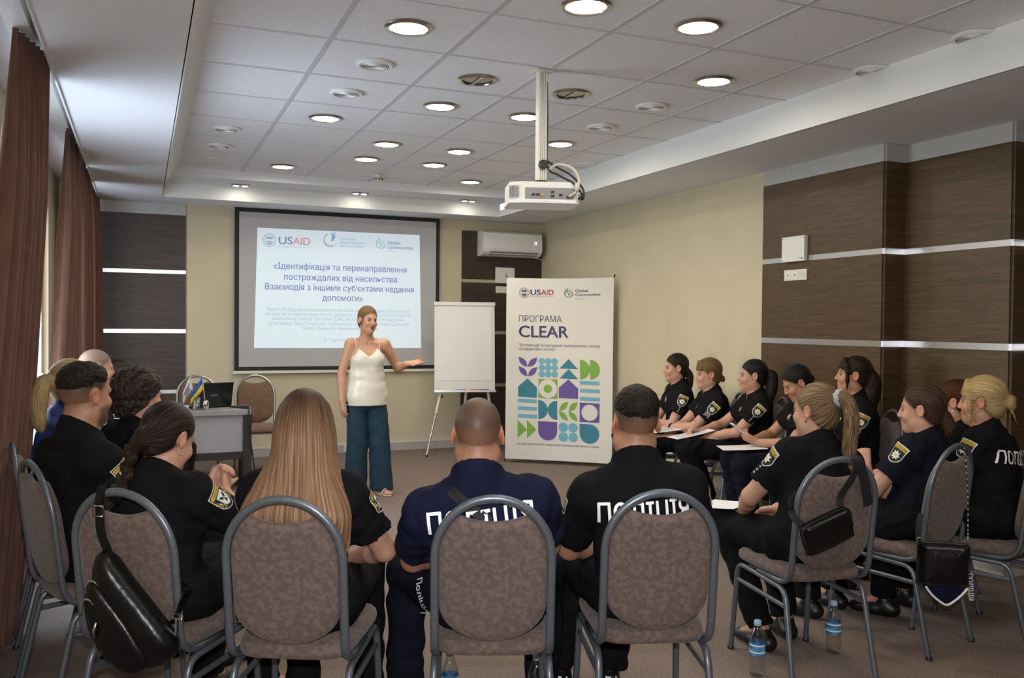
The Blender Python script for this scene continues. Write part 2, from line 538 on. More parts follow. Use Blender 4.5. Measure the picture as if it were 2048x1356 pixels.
def text2d(s, size=1.0, bold=0.0, align='LEFT', width=None, spacing=1.0):
    """flat lettering: returns (verts2d, faces, width)"""
    key = (s, bold, spacing)
    if key not in _text_cache:
        cu_ = bpy.data.curves.new('lettering', 'FONT')
        cu_.body = s
        cu_.size = 1.0
        cu_.resolution_u = 3
        cu_.space_character = spacing
        o = bpy.data.objects.new('lettering', cu_)
        COL.objects.link(o)
        dg = bpy.context.evaluated_depsgraph_get()
        crv = o.evaluated_get(dg).to_curve(dg)
        loops = []
        for sp in crv.splines:
            if sp.type == 'BEZIER':
                bp_ = sp.bezier_points
                lp = []
                for i in range(len(bp_)):
                    p, q = bp_[i], bp_[(i + 1) % len(bp_)]
                    straight = p.handle_right_type == 'VECTOR' and q.handle_left_type == 'VECTOR'
                    seg = interpolate_bezier(p.co, p.handle_right, q.handle_left, q.co, 2 if straight else 5)
                    lp += [(v.x, v.y) for v in seg[:-1]]
            else:
                lp = [(v.co.x, v.co.y) for v in sp.points]
            cl = []
            for v in lp:
                if not cl or (v[0] - cl[-1][0]) ** 2 + (v[1] - cl[-1][1]) ** 2 > 1e-8:
                    cl.append(v)
            if len(cl) > 2 and (cl[0][0] - cl[-1][0]) ** 2 + (cl[0][1] - cl[-1][1]) ** 2 < 1e-8:
                cl.pop()
            if len(cl) > 2:
                ar_ = sum(cl[i - 1][0] * cl[i][1] - cl[i][0] * cl[i - 1][1] for i in range(len(cl))) / 2
                loops.append((ar_, cl))
        o.evaluated_get(dg).to_curve_clear()

        def inside(pt, lp):
            c_ = False
            for i in range(len(lp)):
                x1, y1, x2, y2 = *lp[i - 1], *lp[i]
                if (y1 > pt[1]) != (y2 > pt[1]) and pt[0] < (x2 - x1) * (pt[1] - y1) / (y2 - y1) + x1:
                    c_ = not c_
            return c_
        def within(lp, big):
            return all(inside(lp[i], big) for i in range(0, len(lp), max(1, len(lp) // 6)))
        vs, fs = [], []
        hole_of = {}
        for i, (ai, li) in enumerate(loops):
            for j, (aj, lj) in enumerate(loops):
                if i != j and ai * aj < 0 and abs(aj) > abs(ai) and within(li, lj):
                    hole_of[i] = j
        for j, (ar_, lp) in enumerate(loops):
            if j in hole_of:
                continue
            holes = [loops[i][1] for i in hole_of if hole_of[i] == j]
            grp = [lp] + holes
            n0 = len(vs)
            for g_ in grp:
                vs += g_
            fs += [tuple(n0 + i for i in t_) for t_ in tessellate_polygon([[Vector((x, y, 0)) for x, y in g_] for g_ in grp])]
        bpy.data.objects.remove(o)
        bpy.data.curves.remove(cu_)
        if bold:
            # heavier strokes: the outline laid over itself with small shifts
            n_ = len(vs)
            b2 = bold * .55
            sh_ = [(0, 0), (b2, 0), (-b2, 0), (0, b2 * .6), (0, -b2 * .6)]
            fs = [tuple(i + n_ * k for i in f) for k in range(5) for f in fs]
            vs = [(x + dx, y + dy) for dx, dy in sh_ for x, y in vs]
        _text_cache[key] = (vs, fs)
    vs, fs = _text_cache[key]
    x0 = min(v[0] for v in vs)
    x1 = max(v[0] for v in vs)
    sx = sy = size
    if width:
        sx = width / (x1 - x0)
    dx = {'LEFT': -x0, 'CENTER': -(x0 + x1) / 2, 'RIGHT': -x1}[align]
    return [((x + dx) * sx, y * sy) for x, y in vs], fs


def lettering(mb, s, at, size, m, fn, bold=0.0, align='LEFT', width=None, layer=1):
    """fn maps (x, y, layer) in the surface's own units to a 3D point"""
    vs, fs = text2d(s, size, bold, align, width)
    mb.add([fn(at[0] + x, at[1] + y, layer) for x, y in vs], fs, m)


def arc(cx, cy, r, a0, a1, n=24):
    return [(cx + r * math.cos(math.radians(a0 + (a1 - a0) * i / n)), cy + r * math.sin(math.radians(a0 + (a1 - a0) * i / n))) for i in range(n + 1)]


def disc(cx, cy, r, n=32):
    return arc(cx, cy, r, 0, 360, n)[:-1]


def ring_faces(mb, cx, cy, r0, r1, m, fn, layer=1, n=36, a0=0, a1=360):
    o = [fn(x, y, layer) for x, y in arc(cx, cy, r1, a0, a1, n)]
    i = [fn(x, y, layer) for x, y in arc(cx, cy, r0, a0, a1, n)]
    vs = o + i
    k = n + 1
    mb.add(vs, [(j, j + 1, k + j + 1, k + j) for j in range(n)], m)


def poly_fn(mb, loop, m, fn, layer=1):
    mb.add([fn(x, y, layer) for x, y in loop], [tuple(range(len(loop)))], m)

# ================================================================== the room
YB, XR, ZS, ZT = 9.61, 4.455, 2.645, 2.862

b = MB(); b.box((-1.2, -1.7, -0.12), (5.1, YB + 0.2, 0.0), MT['carpet'])
struct(b.build('floor'))
b = MB(); b.box((-0.95, YB, 0.0), (4.9, YB + 0.15, 2.95), MT['wall'])
struct(b.build('wall_back'))
b = MB(); b.box((-0.95, -1.75, 0.0), (5.05, -1.6, 2.95), MT['wall'])
struct(b.build('wall_front'))
# right wall steps outwards twice towards the camera
RP = [(XR, YB), (XR, 4.30), (4.64, 4.30), (4.64, 3.528), (4.86, 3.528), (4.86, -1.6)]
b = MB()
loop = RP + [(5.05, -1.6), (5.05, YB)]
b.prism(loop[::-1], 2.95, MT['wall'], Matrix.Identity(4))
struct(b.build('wall_right'))
# left wall with three window openings and a pilaster
b = MB()
ys = [-1.6]
for (y0, y1, z0, z1) in WINDOWS:
    b.box((-0.92, ys[-1], 0.0), (-0.75, y0, 2.95), MT['wall'])
    b.box((-0.92, y0, 0.0), (-0.75, y1, z0), MT['wall'])
    b.box((-0.92, y0, z1), (-0.75, y1, 2.95), MT['wall'])
    ys.append(y1)
b.box((-0.92, ys[-1], 0.0), (-0.75, YB, 2.95), MT['wall'])
struct(b.build('wall_left'))
for i, (y0, y1, z0, z1) in enumerate(WINDOWS):
    f = MB()
    t = 0.06
    for a_, b_ in (((y0, z0), (y1, z0 + t)), ((y0, z1 - t), (y1, z1)), ((y0, z0), (y0 + t, z1)), ((y1 - t, z0), (y1, z1)), (((y0 + y1) / 2 - .04, z0), ((y0 + y1) / 2 + .04, z1))):
        f.box((-0.88, a_[0], a_[1]), (-0.80, b_[0], b_[1]), MT['pvc'])
    w = struct(f.build('window_%d' % (i + 1)))
    g = MB(); g.box((-0.845, y0 + t, z0 + t), (-0.838, y1 - t, z1 - t), MT['glass'])
    g.build('pane', w)
    g = MB(); g.tube(fillet_path([(-0.80, (y0 + y1) / 2 + .3, 1.00), (-0.755, (y0 + y1) / 2 + .3, 1.00), (-0.755, (y0 + y1) / 2 + .3, 0.82), (-0.80, (y0 + y1) / 2 + .3, 0.82)], .02), .011, MT['pvc'], 8)
    g.build('handle', w)
    g = MB(); g.box((-0.80, y0 - .05, z0 - .04), (-0.66, y1 + .05, z0 - .001), MT['pvc'], .006)
    g.build('sill', w)

# ceiling: tile field, grid bars, dropped soffit, crown moulding
b = MB(); b.box((0.10, -1.6, ZT), (4.0, 9.3, ZT + 0.06), MT['tile'])
struct(b.build('ceiling'))
b = MB()
gx = [0.861 + 0.607 * k for k in range(5)]
gy = [3.711 - 0.664 * k for k in range(7, 0, -1)] + [3.711 + 0.664 * k for k in range(8)]
for x in gx:
    b.box((x - .0125, -1.6, ZT - .004), (x + .0125, 8.62, ZT + .01), MT['grid'])
for y in gy:
    b.box((0.25, y - .010, ZT - .0036), (3.9, y + .010, ZT + .01), MT['grid'])
struct(b.build('trim_1'), 'pale metal grid bars between the ceiling tiles')
b = MB()
b.box((-0.40, -1.6, ZS), (0.18, YB, 2.95), MT['ceil'])
b.box((3.70, -1.6, ZS), (5.05, YB, 2.69), MT['ceil'])
b.box((3.89, -1.6, 2.69), (5.05, YB, 2.95), MT['ceil'])
b.box((0.18, 9.10, ZS), (3.70, YB, 2.95), MT['ceil'])
b.box((0.18, 8.62, 2.785), (3.70, 9.10, 2.95), MT['ceil'])
b.box((-0.92, -1.6, 2.80), (-0.40, YB, 2.95), MT['ceil'])
struct(b.build('ceiling_soffit'))


b = MB()
prof = []
N = 4
for k in range(N):
    t0, t1 = k / N, (k + .8) / N
    prof += [(t0, t0), (t1, t1 - .06), (t1 + .02, t1 + .02)]
prof.append((1.0, 1.0))


def crown(mb, start, end, off0, off1, z0, z1, out):
    """ribs step from (off0,z0) down to (off1,z1); out = horizontal unit vector of the offset"""
    S, E_, O = Vector(start), Vector(end), Vector(out)
    pts = [(off0 + (off1 - off0) * u, z0 + (z1 - z0) * v) for u, v in prof]
    pts = [(off0, z0 + .05)] + pts + [(off1, z0 + .05)]
    vs = []
    for P in (S, E_):
        vs += [P + O * u + Vector((0, 0, z)) for u, z in pts]
    n = len(pts)
    fs = [(i, (i + 1) % n, n + (i + 1) % n, n + i) for i in range(n)] + [tuple(range(n)), tuple(range(2 * n - 1, n - 1, -1))]
    mb.add(vs, fs, MT['trim'])


crown(b, (0, -1.6, 0), (0, 8.70, 0), 3.875, 3.70, ZT, 2.716, (1, 0, 0))
crown(b, (0, -1.6, 0), (0, 8.70, 0), 0.30, 0.18, ZT, 2.70, (1, 0, 0))
crown(b, (0.18, 0, 0), (3.78, 0, 0), 8.60, 8.66, ZT, 2.785, (0, 1, 0))
b.box((3.693, -1.6, ZS), (3.705, 9.10, 2.718), MT['trim'])
b.box((0.175, -1.6, ZS), (0.187, 9.10, 2.702), MT['trim'])
b.box((0.18, 9.094, ZS), (3.70, 9.104, 2.786), MT['trim'])
struct(b.build('trim_2'), 'ribbed white crown moulding round the ceiling recess')


def cladding(name, label, segs, wm, band, top=2.53, rows=((0.10, 0.700), (0.737, 1.319), (1.359, 1.927), (1.965, 2.53))):
    """segs: list of frames (origin, direction along wall, length, outward normal)"""
    w_ = MB(); s_ = MB(); bd = MB()
    for (o, d, L, nrm) in segs:
        F = frame(o, d, (0, 0, 1))
        if F.col[2].to_3d().dot(Vector(nrm)) < 0:
            o = Vector(o) + Vector(d) * L
            F = frame(o, -Vector(d), (0, 0, 1))
        for z0, z1 in rows:
            w_.box((0, z0, 0.0005), (L, z1, 0.014), wm, mat4=F)
        for i in range(len(rows) - 1):
            s_.box((0, rows[i][1], 0.0005), (L, rows[i + 1][0], 0.011), MT['alu'], mat4=F)
        if band:
            bd.box((0, top, 0.0005), (L, ZS - .001, 0.013), MT['band'], mat4=F)
    o = struct(w_.build(name), label)
    s_.build('metal_strip', o)
    if band:
        bd.build('top_band', o)
    return o


cladding('trim_3', 'dark wood cladding with metal strips left of the screen', [((-0.75, YB, 0), (1, 0, 0), 1.164, (0, -1, 0))], MT['wenge_b'], True)
cladding('trim_4', 'dark wood cladding with metal strips behind the air conditioner', [((3.43, YB, 0), (1, 0, 0), XR - 3.43, (0, -1, 0))], MT['wenge_b'], False)
cladding('trim_5', 'dark wood cladding on the stepped right wall', [
    ((XR, 4.30, 0), (0, 1, 0), 1.19, (-1, 0, 0)), ((XR, 4.30, 0), (1, 0, 0), 4.64 - XR, (0, -1, 0)),
    ((4.64, 3.528, 0), (0, 1, 0), 4.30 - 3.528, (-1, 0, 0)), ((4.64, 3.528, 0), (1, 0, 0), .22, (0, -1, 0)),
    ((4.86, 0.2, 0), (0, 1, 0), 3.328, (-1, 0, 0))], MT['wenge_r'], True)


def skirting(name, segs):
    s_ = MB()
    for (o, d, L, nrm) in segs:
        F = frame(o, d, (0, 0, 1))
        if F.col[2].to_3d().dot(Vector(nrm)) < 0:
            F = frame(Vector(o) + Vector(d) * L, -Vector(d), (0, 0, 1))
        s_.box((0, 0, 0.0), (L, 0.085, 0.022), MT['skirting'], mat4=F)
        s_.box((0, 0.085, 0.0), (L, 0.100, 0.026), MT['skirt_cap'], mat4=F)
    return struct(s_.build(name))


skirting('baseboard_back', [((-0.75, YB, 0), (1, 0, 0), XR + .75, (0, -1, 0))])
skirting('baseboard_right', [((XR, 4.30, 0), (0, 1, 0), YB - 4.30, (-1, 0, 0)), ((XR, 4.30, 0), (1, 0, 0), 4.64 - XR, (0, -1, 0)),
                             ((4.64, 3.528, 0), (0, 1, 0), .772, (-1, 0, 0)), ((4.64, 3.528, 0), (1, 0, 0), .22, (0, -1, 0)), ((4.86, 0, 0), (0, 1, 0), 3.528, (-1, 0, 0))])

# ------------------------------------------------------------------ curtains on their rails
b = MB()
b.box((-0.56, 0.3, 2.745), (-0.46, 9.5, 2.799), MT['white_plastic'], .004)
b.box((-0.403, 0.3, 2.632), (-0.393, 9.5, 2.79), MT['white_plastic'])
tag(b.build('curtain_rail'), 'long white curtain rail under the edge of the left ceiling', 'curtain rail')


def curtain(label, top, bot, folds, seed, zt=2.742, zb=0.03):
    """top/bot: ((x0,y0),(x1,y1)) ends of the cloth at the rail and at the floor"""
    r_ = random.Random(seed)
    nu, nv = folds * 12, 26
    ph = [r_.uniform(-.5, .5) for _ in range(folds + 2)]
    am = [r_.uniform(.6, 1.25) for _ in range(folds + 2)]
    vs, fs = [], []
    for j in range(nv + 1):
        v = j / nv
        z = zt + (zb - zt) * v
        e_ = v ** 1.3
        amp = 0.016 + 0.030 * min(1, v * 4)
        for i in range(nu + 1):
            u = i / nu
            k = u * folds
            q = int(min(folds, k))
            a_ = am[q] * (1 - (k - q)) + am[q + 1] * (k - q)
            p_ = ph[q] * (1 - (k - q)) + ph[q + 1] * (k - q)
            w = math.sin(2 * math.pi * k + p_ * (0.3 + v))
            w = math.copysign(abs(w) ** 0.75, w)
            tx = top[0][0] + (top[1][0] - top[0][0]) * u
            ty = top[0][1] + (top[1][1] - top[0][1]) * u
            bx = bot[0][0] + (bot[1][0] - bot[0][0]) * u
            by = bot[0][1] + (bot[1][1] - bot[0][1]) * u
            vs.append((tx + (bx - tx) * e_ + amp * a_ * w, ty + (by - ty) * e_ + amp * .5 * math.cos(2 * math.pi * k + p_), z))
    for j in range(nv):
        for i in range(nu):
            a_ = j * (nu + 1) + i
            fs.append((a_, a_ + 1, a_ + nu + 2, a_ + nu + 1))
    m_ = MB()
    m_.add(vs, fs, MT['curtain'])
    o = m_.build('curtain', smooth=True)
    s_ = o.modifiers.new('thickness', 'SOLIDIFY')
    s_.thickness = 0.004
    return tag(o, label, 'curtain', 'brown curtains at the windows')


curtain('brown pleated curtain nearest the camera, hanging at the left edge behind the empty chair', ((-0.53, 4.44), (-0.425, 4.88)), ((-0.64, 3.75), (-0.54, 4.52)), 7, 3)
curtain('brown curtain with a wide smooth fold, hanging behind the blonde ponytail', ((-0.475, 6.62), (-0.45, 7.49)), ((-0.54, 5.75), (-0.46, 7.6)), 5, 5)
curtain('brown curtain hanging behind the shaven-headed person', ((-0.45, 7.56), (-0.43, 8.33)), ((-0.46, 7.7), (-0.42, 8.6)), 6, 8)
curtain('narrow brown curtain in the far corner beside the dark wood cladding', ((-0.44, 8.98), (-0.40, 9.46)), ((-0.44, 8.95), (-0.36, 9.46)), 4, 11)

# ------------------------------------------------------------------ ceiling fittings


def downlight(x, y, lit, label, group):
    t = thing('ceiling_light', label, 'ceiling light', (x, y, ZT - .004), 0, group)
    r_ = MB()
    prof_ = [(.088, 0.0035), (.112, 0.002), (.115, -0.003), (.110, -0.008), (.092, -0.010), (.088, -0.004)]
    r_.lathe(prof_, MT['bronze_ring'], 32, cap=False)
    r_.build('ring', t, True, angle=40)
    d_ = MB()
    if lit:
        d_.lathe([(0.0005, -0.0065), (.05, -0.0065), (.090, -0.0050)], MT['lamp'], 32, cap=False)
        d_.build('lamp_lens', t, True)
    else:
        d_.lathe([(0.0005, 0.001), (.05, 0.0005), (.090, 0.0)], MT['dark_lens'], 32, cap=False)
        d_.box((-.004, -.085, -.006), (.004, .085, -.001), MT['chrome'])
        d_.build('lamp_lens', t)
    return t


LIT = [(1.168, 4.05, 'glowing round downlight nearest the top edge above the screen side'), (1.806, 3.45, 'glowing round downlight cut by the top edge of the picture'),
       (2.412, 3.47, 'large glowing round downlight right of the projector pole, nearer of the two there'), (3.03, 4.20, 'glowing round downlight farthest to the right'),
       (1.782, 5.43, 'glowing round downlight left of the projector pole'), (1.165, 6.08, 'glowing round downlight farthest left in the middle of the ceiling'),
       (2.395, 5.46, 'glowing round downlight half hidden by the projector pole'), (1.778, 6.76, 'glowing round downlight second in the row above the screen title'),
       (2.396, 6.79, 'glowing round downlight just left of the projector'), (3.01, 6.16, 'glowing round downlight behind the projector cables'),
       (1.780, 7.45, 'glowing round downlight just before the smoke detector'), (2.395, 7.46, 'glowing round downlight right of the smoke detector'),
       (3.01, 8.19, 'glowing round downlight farthest back under the projector'), (1.175, 8.14, 'glowing round downlight farthest back above the screen left corner')]
for x, y, lb in LIT:
    downlight(x, y, True, lb, 'lit round downlights in the tile ceiling')
for x, y in [(1.168, 2.02), (2.41, 1.45), (3.03, 1.45)]:  # unseen lamps added to brighten the near end of the room
    downlight(x, y, True, 'added round downlight in the ceiling above the camera, out of view', 'added unseen downlights above the camera')
for x, y, lb in [(1.783, 4.75, 'unlit round downlight left of the projector pole'), (2.413, 4.80, 'unlit round downlight right of the projector pole')]:
    downlight(x, y, False, lb, 'unlit round downlights')


def speaker(x, y, label):
    t = thing('ceiling_speaker', label, 'ceiling speaker', (x, y, ZT - .004), 0, 'round ceiling speakers')
    r_ = MB(); r_.lathe([(.082, 0.003), (.100, 0.002), (.102, -0.006), (.092, -0.014), (.078, -0.012)], MT['white_plastic'], 28, cap=False)
    r_.build('rim', t, True, angle=40)
    g_ = MB(); g_.lathe([(0.0005, -.010), (.080, -.008)], MT['grille'], 28, cap=False)
    for k in range(1, 7):
        g_.lathe([(.0115 * k - .002, -.0095), (.0115 * k, -.0125), (.0115 * k + .002, -.0095)], MT['white_plastic'], 24, cap=False)
    g_.build('grille', t)


for x, y, lb in [(1.168, 4.70, 'round ceiling speaker grille nearest the camera on the left'), (1.156, 5.36, 'round ceiling speaker grille left of the lit downlight over the screen'),
                 (0.568, 6.73, 'front round speaker grille near the left crown moulding'), (0.568, 7.40, 'rear round speaker grille near the left crown moulding'),
                 (3.69, 3.03, 'round ceiling speaker grille at the upper right corner'), (3.68, 3.66, 'round ceiling speaker grille second from the upper right corner'),
                 (3.02, 4.85, 'round ceiling speaker grille right of the projector pole, nearer one'), (3.01, 5.50, 'round ceiling speaker grille right of the projector pole, farther one')]:
    speaker(x, y, lb)
for x, y, lb in [(0.571, 8.06, 'flat blank round cover in the far left ceiling tile'), (3.61, 6.85, 'flat blank round cover right of the projector'), (3.62, 8.17, 'flat blank round cover behind the projector')]:
    m_ = MB(); m_.lathe([(0.0005, -.006), (.085, -.006), (.098, -.002), (.100, .003)], MT['white_plastic'], 28, cap=False)
    tag(m_.build('cover_plate', None, True, (x, y, ZT - .004), 40), lb, 'ceiling cover', 'blank ceiling covers')

t = thing('smoke_detector', 'white smoke detector on the ceiling above the screen', 'smoke detector', (2.085, 8.23, ZT - .003))
m_ = MB(); m_.lathe([(.055, 0.002), (.055, -.018), (.045, -.024)], MT['offwhite'], 24); m_.build('base', t, True, angle=40)
m_ = MB(); m_.lathe([(.040, -.022), (.044, -.050), (.030, -.062), (.001, -.064)], MT['offwhite'], 24)
for k in range(8):
    w = k * math.pi / 4
    m_.box((-.008, .040, -.046), (.008, .0445, -.030), MT['dark_plastic'], mat4=Matrix.Rotation(w, 4, 'Z'))
m_.build('sensor_head', t, True, angle=40)

for x, lb in [(0.885, 'twin spotlight above the left part of the screen'), (2.07, 'twin spotlight above the middle of the screen'), (3.26, 'twin spotlight above the right edge of the screen')]:
    t = thing('twin_spotlight', lb, 'spotlight', (x, 8.93, 2.785), 0, 'twin spotlights along the back moulding')
    m_ = MB(); m_.box((-.085, -.042, -.008), (.085, .042, .0), MT['grey_plastic'], .004); m_.build('housing', t)
    for s in (-1, 1):
        m_ = MB(); m_.lathe([(.030, -.006), (.034, -.012), (.028, -.014)], MT['chrome'], 20, (s * .042, 0, 0), cap=False); m_.build('bezel', t, True)
        m_ = MB(); m_.lathe([(.0005, -.0165), (.020, -.0155), (.028, -.0125)], MT['spot'], 20, (s * .042, 0, 0), cap=False); m_.build('lamp_lens', t, True)

# ------------------------------------------------------------------ projector on its pole
t = thing('projector', 'white ceiling projector on a long pale pole with loose cables', 'projector', (2.05, 4.44, 0))
m_ = MB()
m_.box((-.026, -.022, 2.235), (.026, .022, ZT), MT['offwhite'], .004)
for k in (-.012, 0, .012):
    m_.box((k - .0015, -.0235, 2.24), (k + .0015, -.021, ZT - .01), MT['grey_plastic'])
pole = m_.build('pole', t)
m_ = MB(); m_.box((-.05, -.045, ZT - .012), (.05, .045, ZT - .0045), MT['offwhite'], .003); m_.build('ceiling_plate', pole)
m_ = MB(); m_.lathe([(.026, 0), (.026, .02), (.018, .03)], MT['dark_plastic'], 20, mat4=Matrix.Translation((0, -.022, 2.335)) @ Matrix.Rotation(math.radians(90), 4, 'X')); m_.build('clamp_knob', pole, True, angle=40)
m_ = MB(); m_.lathe([(.036, 2.222), (.036, 2.248)], MT['dark_plastic'], 24); m_.build('collar', pole, True, angle=40)
RZ = Matrix.Rotation(math.radians(-17), 4, 'Z')
body = MB()
lp = [(-.185, -.12), (-.12, -.15), (.17, -.15), (.19, -.13), (.19, .11), (.17, .13), (-.17, .13), (-.19, .11)]
body.prism(lp, .105, MT['white_plastic'], RZ @ Matrix.Translation((0, 0, 2.115)))
lp2 = [(-.19, -.125), (-.122, -.156), (.173, -.156), (.196, -.133), (.196, .115), (.173, .136), (-.173, .136), (-.196, .115)]
body.prism(lp2, .012, MT['white_plastic'], RZ @ Matrix.Translation((0, 0, 2.105)))
pb = body.build('case', t)
m_ = MB(); m_.box((-.105, -.1535, 2.128), (.165, -.149, 2.188), MT['grey_plastic'], .002, RZ)
for q, (px_, pz_) in enumerate([(-.06, 2.150), (-.035, 2.150), (-.01, 2.150), (.045, 2.165), (.045, 2.143), (.09, 2.150), (.13, 2.140)]):
    m_.box((px_ - .009, -.157, pz_ - .006), (px_ + .009, -.153, pz_ + .006), MT['dark_plastic'] if q != 2 else MT['gold'], 0, RZ)
m_.build('connector_panel', pb)
m_ = MB()
for k in range(7):
    m_.box((-.1885 + k * .0075, -.132 - k * .0028, 2.135), (-.186 + k * .0075, -.118 - k * .0035, 2.20), MT['grey_plastic'], 0, RZ)
m_.build('vent', pb)
m_ = MB(); m_.lathe([(.04, 0), (.045, .012), (.038, .03), (.02, .032)], MT['dark_lens'], 24, mat4=RZ @ Matrix.Translation((.08, .13, 2.165)) @ Matrix.Rotation(math.radians(-90), 4, 'X')); m_.build('lens', t, True, angle=40)
m_ = MB()
m_.tube(smooth_path([(.028, -.01, 2.80), (.032, -.012, 2.55), (.034, -.015, 2.33), (.06, -.10, 2.27), (.11, -.20, 2.21), (.145, -.222, 2.15), (.135, -.200, 2.13)]), .006, MT['cable'], 8)
m_.tube(smooth_path([(.034, -.01, 2.36), (.08, -.05, 2.32), (.13, -.12, 2.27), (.16, -.20, 2.19), (.158, -.215, 2.14), (.150, -.205, 2.125)]), .006, MT['cable'], 8)
m_.build('cable', t, True)
m_ = MB()
m_.tube(smooth_path([(.03, -.015, 2.30), (.07, -.06, 2.335), (.12, -.14, 2.31), (.135, -.20, 2.24), (.115, -.215, 2.17), (.08, -.192, 2.14)]), .0075, MT['pale_cable'], 8)
m_.lathe([(.012, 0), (.014, .02), (.012, .05)], MT['pale_cable'], 12, mat4=Matrix.Translation((.118, -.213, 2.165)))
m_.build('pale_cable', t, True)

# ------------------------------------------------------------------ projection screen and the slide on it
t = thing('projection_screen', 'large wall projection screen with a black border showing a pale blue slide', 'projection screen', (0, YB - .035, 0))
m_ = MB()
bx0, bx1, bz0, bz1 = 0.893, 3.146, 0.925, 2.652
ix0, ix1, iz0, iz1 = 0.937, 3.104, 0.965, 2.602
m_.box((ix0 - .01, -.008, iz0 - .01), (ix1 + .01, .006, iz1 + .01), MT['screen']); fab = m_.build('fabric', t)
m_ = MB()
for a_, b_ in (((bx0, bz0), (ix0, bz1)), ((ix1, bz0), (bx1, bz1)), ((ix0, bz0), (ix1, iz0)), ((ix0, iz1), (ix1, bz1))):
    m_.box((a_[0], -.010, a_[1]), (b_[0], .008, b_[1]), MT['black_frame'])
m_.build('border', t)
m_ = MB(); m_.box((bx0 - .015, -.022, bz0 - .032), (bx1 + .015, .010, bz0 - .002), MT['offwhite'], .004); m_.build('bottom_bar', t)
SQ = [(1.122, 2.440), (2.906, 2.446), (2.934, 1.159), (1.091, 1.164)]   # keystoned slide


def slide_fn(x, y, layer):
    """x 0..1 left-right, y 0..1 top-down on the keystoned slide"""
    a_ = [SQ[0][k] + (SQ[1][k] - SQ[0][k]) * x for k in (0, 1)]
    b_ = [SQ[3][k] + (SQ[2][k] - SQ[3][k]) * x for k in (0, 1)]
    return Vector((a_[0] + (b_[0] - a_[0]) * y, -.0085 - .0006 * layer, a_[1] + (b_[1] - a_[1]) * y))


AS = 1.80 / 1.285


def slide_txt(mb, s, cx, cy, h, m, width=None, bold=0.0, align='CENTER', layer=2):
    vs, fs = text2d(s, 1.0, bold, align)
    wid = max(v[0] for v in vs) - min(v[0] for v in vs)
    sx = (width / wid) if width else h / AS
    mb.add([slide_fn(cx + x * sx, cy - y * h, layer) for x, y in vs], fs, m)


m_ = MB()
n_ = 8
vs = [slide_fn(i / n_, j / n_, 0) for j in range(n_ + 1) for i in range(n_ + 1)]
m_.add(vs, [(j * (n_ + 1) + i, (j + 1) * (n_ + 1) + i, (j + 1) * (n_ + 1) + i + 1, j * (n_ + 1) + i + 1) for j in range(n_) for i in range(n_)], MT['slide'])
sl = m_.build('slide', t)
m_ = MB()
# title
for s_, y_, w_, x_ in [('«Ідентифікація та перенаправлення', .335, .815, .505), ('постраждалих від насильства.', .425, .70, .510), ('Взаємодія з іншими суб\'єктами надання', .510, .905, .505), ('допомоги»', .595, .245, .510)]:
    m_ = MB(); slide_txt(m_, s_, x_, y_, .072, MT['slide_navy'], w_, .022); m_.build('title_line', sl)
m_ = MB()
for s_, y_, w_, x_ in [('Проєкт «Розбудова спроможності реагування на випадки гендерно-обумовленого', .690, .865, .498), ('насильства та надання допомоги постраждалим в громадах Чернігівської області»', .727, .88, .498),
                       ('реалізується в межах Програма CLEAR, яка впроваджується міжнародною', .765, .80, .498), ('організацією Global Communities  та фінансується Бюро гуманітарної допомоги', .805, .85, .498),
                       ('USAID\'s Bureau for Humanitarian Assistance', .845, .45, .50), ('м. Чернігів , 2023', .945, .20, .50)]:
    m_ = MB(); slide_txt(m_, s_, x_, y_, .042, MT['slide_pale'], w_); m_.build('paragraph_line', sl)


def sfn(cx, cy, r):
    return lambda x, y, l: slide_fn(cx + x * r / AS, cy - y * r, l)


def round_seal(mb, fn, grey, blue, red, L=2):
    ring_faces(mb, 0, 0, .88, 1.0, grey, fn, L)
    ring_faces(mb, 0, 0, .66, .72, grey, fn, L)
    for k in range(26):
        w = k * 2 * math.pi / 26
        poly_fn(mb, [(.80 * math.cos(w) + .045 * math.cos(a), .80 * math.sin(w) + .045 * math.sin(a)) for a in (0, 1.57, 3.14, 4.71)], grey, fn, L)
    poly_fn(mb, [(-.46, .18), (.46, .18), (.46, .50), (-.46, .50)], blue, fn, L)
    poly_fn(mb, [(-.34, -.02), (.34, -.02), (.30, .06), (-.30, .06)], grey, fn, L)
    poly_fn(mb, [(-.46, -.38), (.46, -.38), (.46, -.16), (-.46, -.16)], blue, fn, L)
    poly_fn(mb, [(-.46, -.42), (-.25, -.62), (0, -.70), (.25, -.62), (.46, -.42)], red, fn, L)


def globe_logo(mb, fn, blue, green, L=2):
    ring_faces(mb, 0, 0, .86, 1.0, blue, fn, L, 36, 100, 350)
    ring_faces(mb, 0, 0, .70, .80, green, fn, L, 36, -60, 200)
    poly_fn(mb, [(-.55, .25), (-.35, .50), (-.05, .58), (.05, .35), (-.15, .15), (-.10, -.05), (-.30, -.10), (-.40, .10)], green, fn, L)
    poly_fn(mb, [(-.15, -.12), (.15, -.15), (.22, -.35), (.02, -.62), (-.12, -.40)], blue, fn, L)
    poly_fn(mb, [(.15, .50), (.45, .40), (.58, .10), (.40, -.15), (.25, .05), (.30, .25)], green, fn, L)


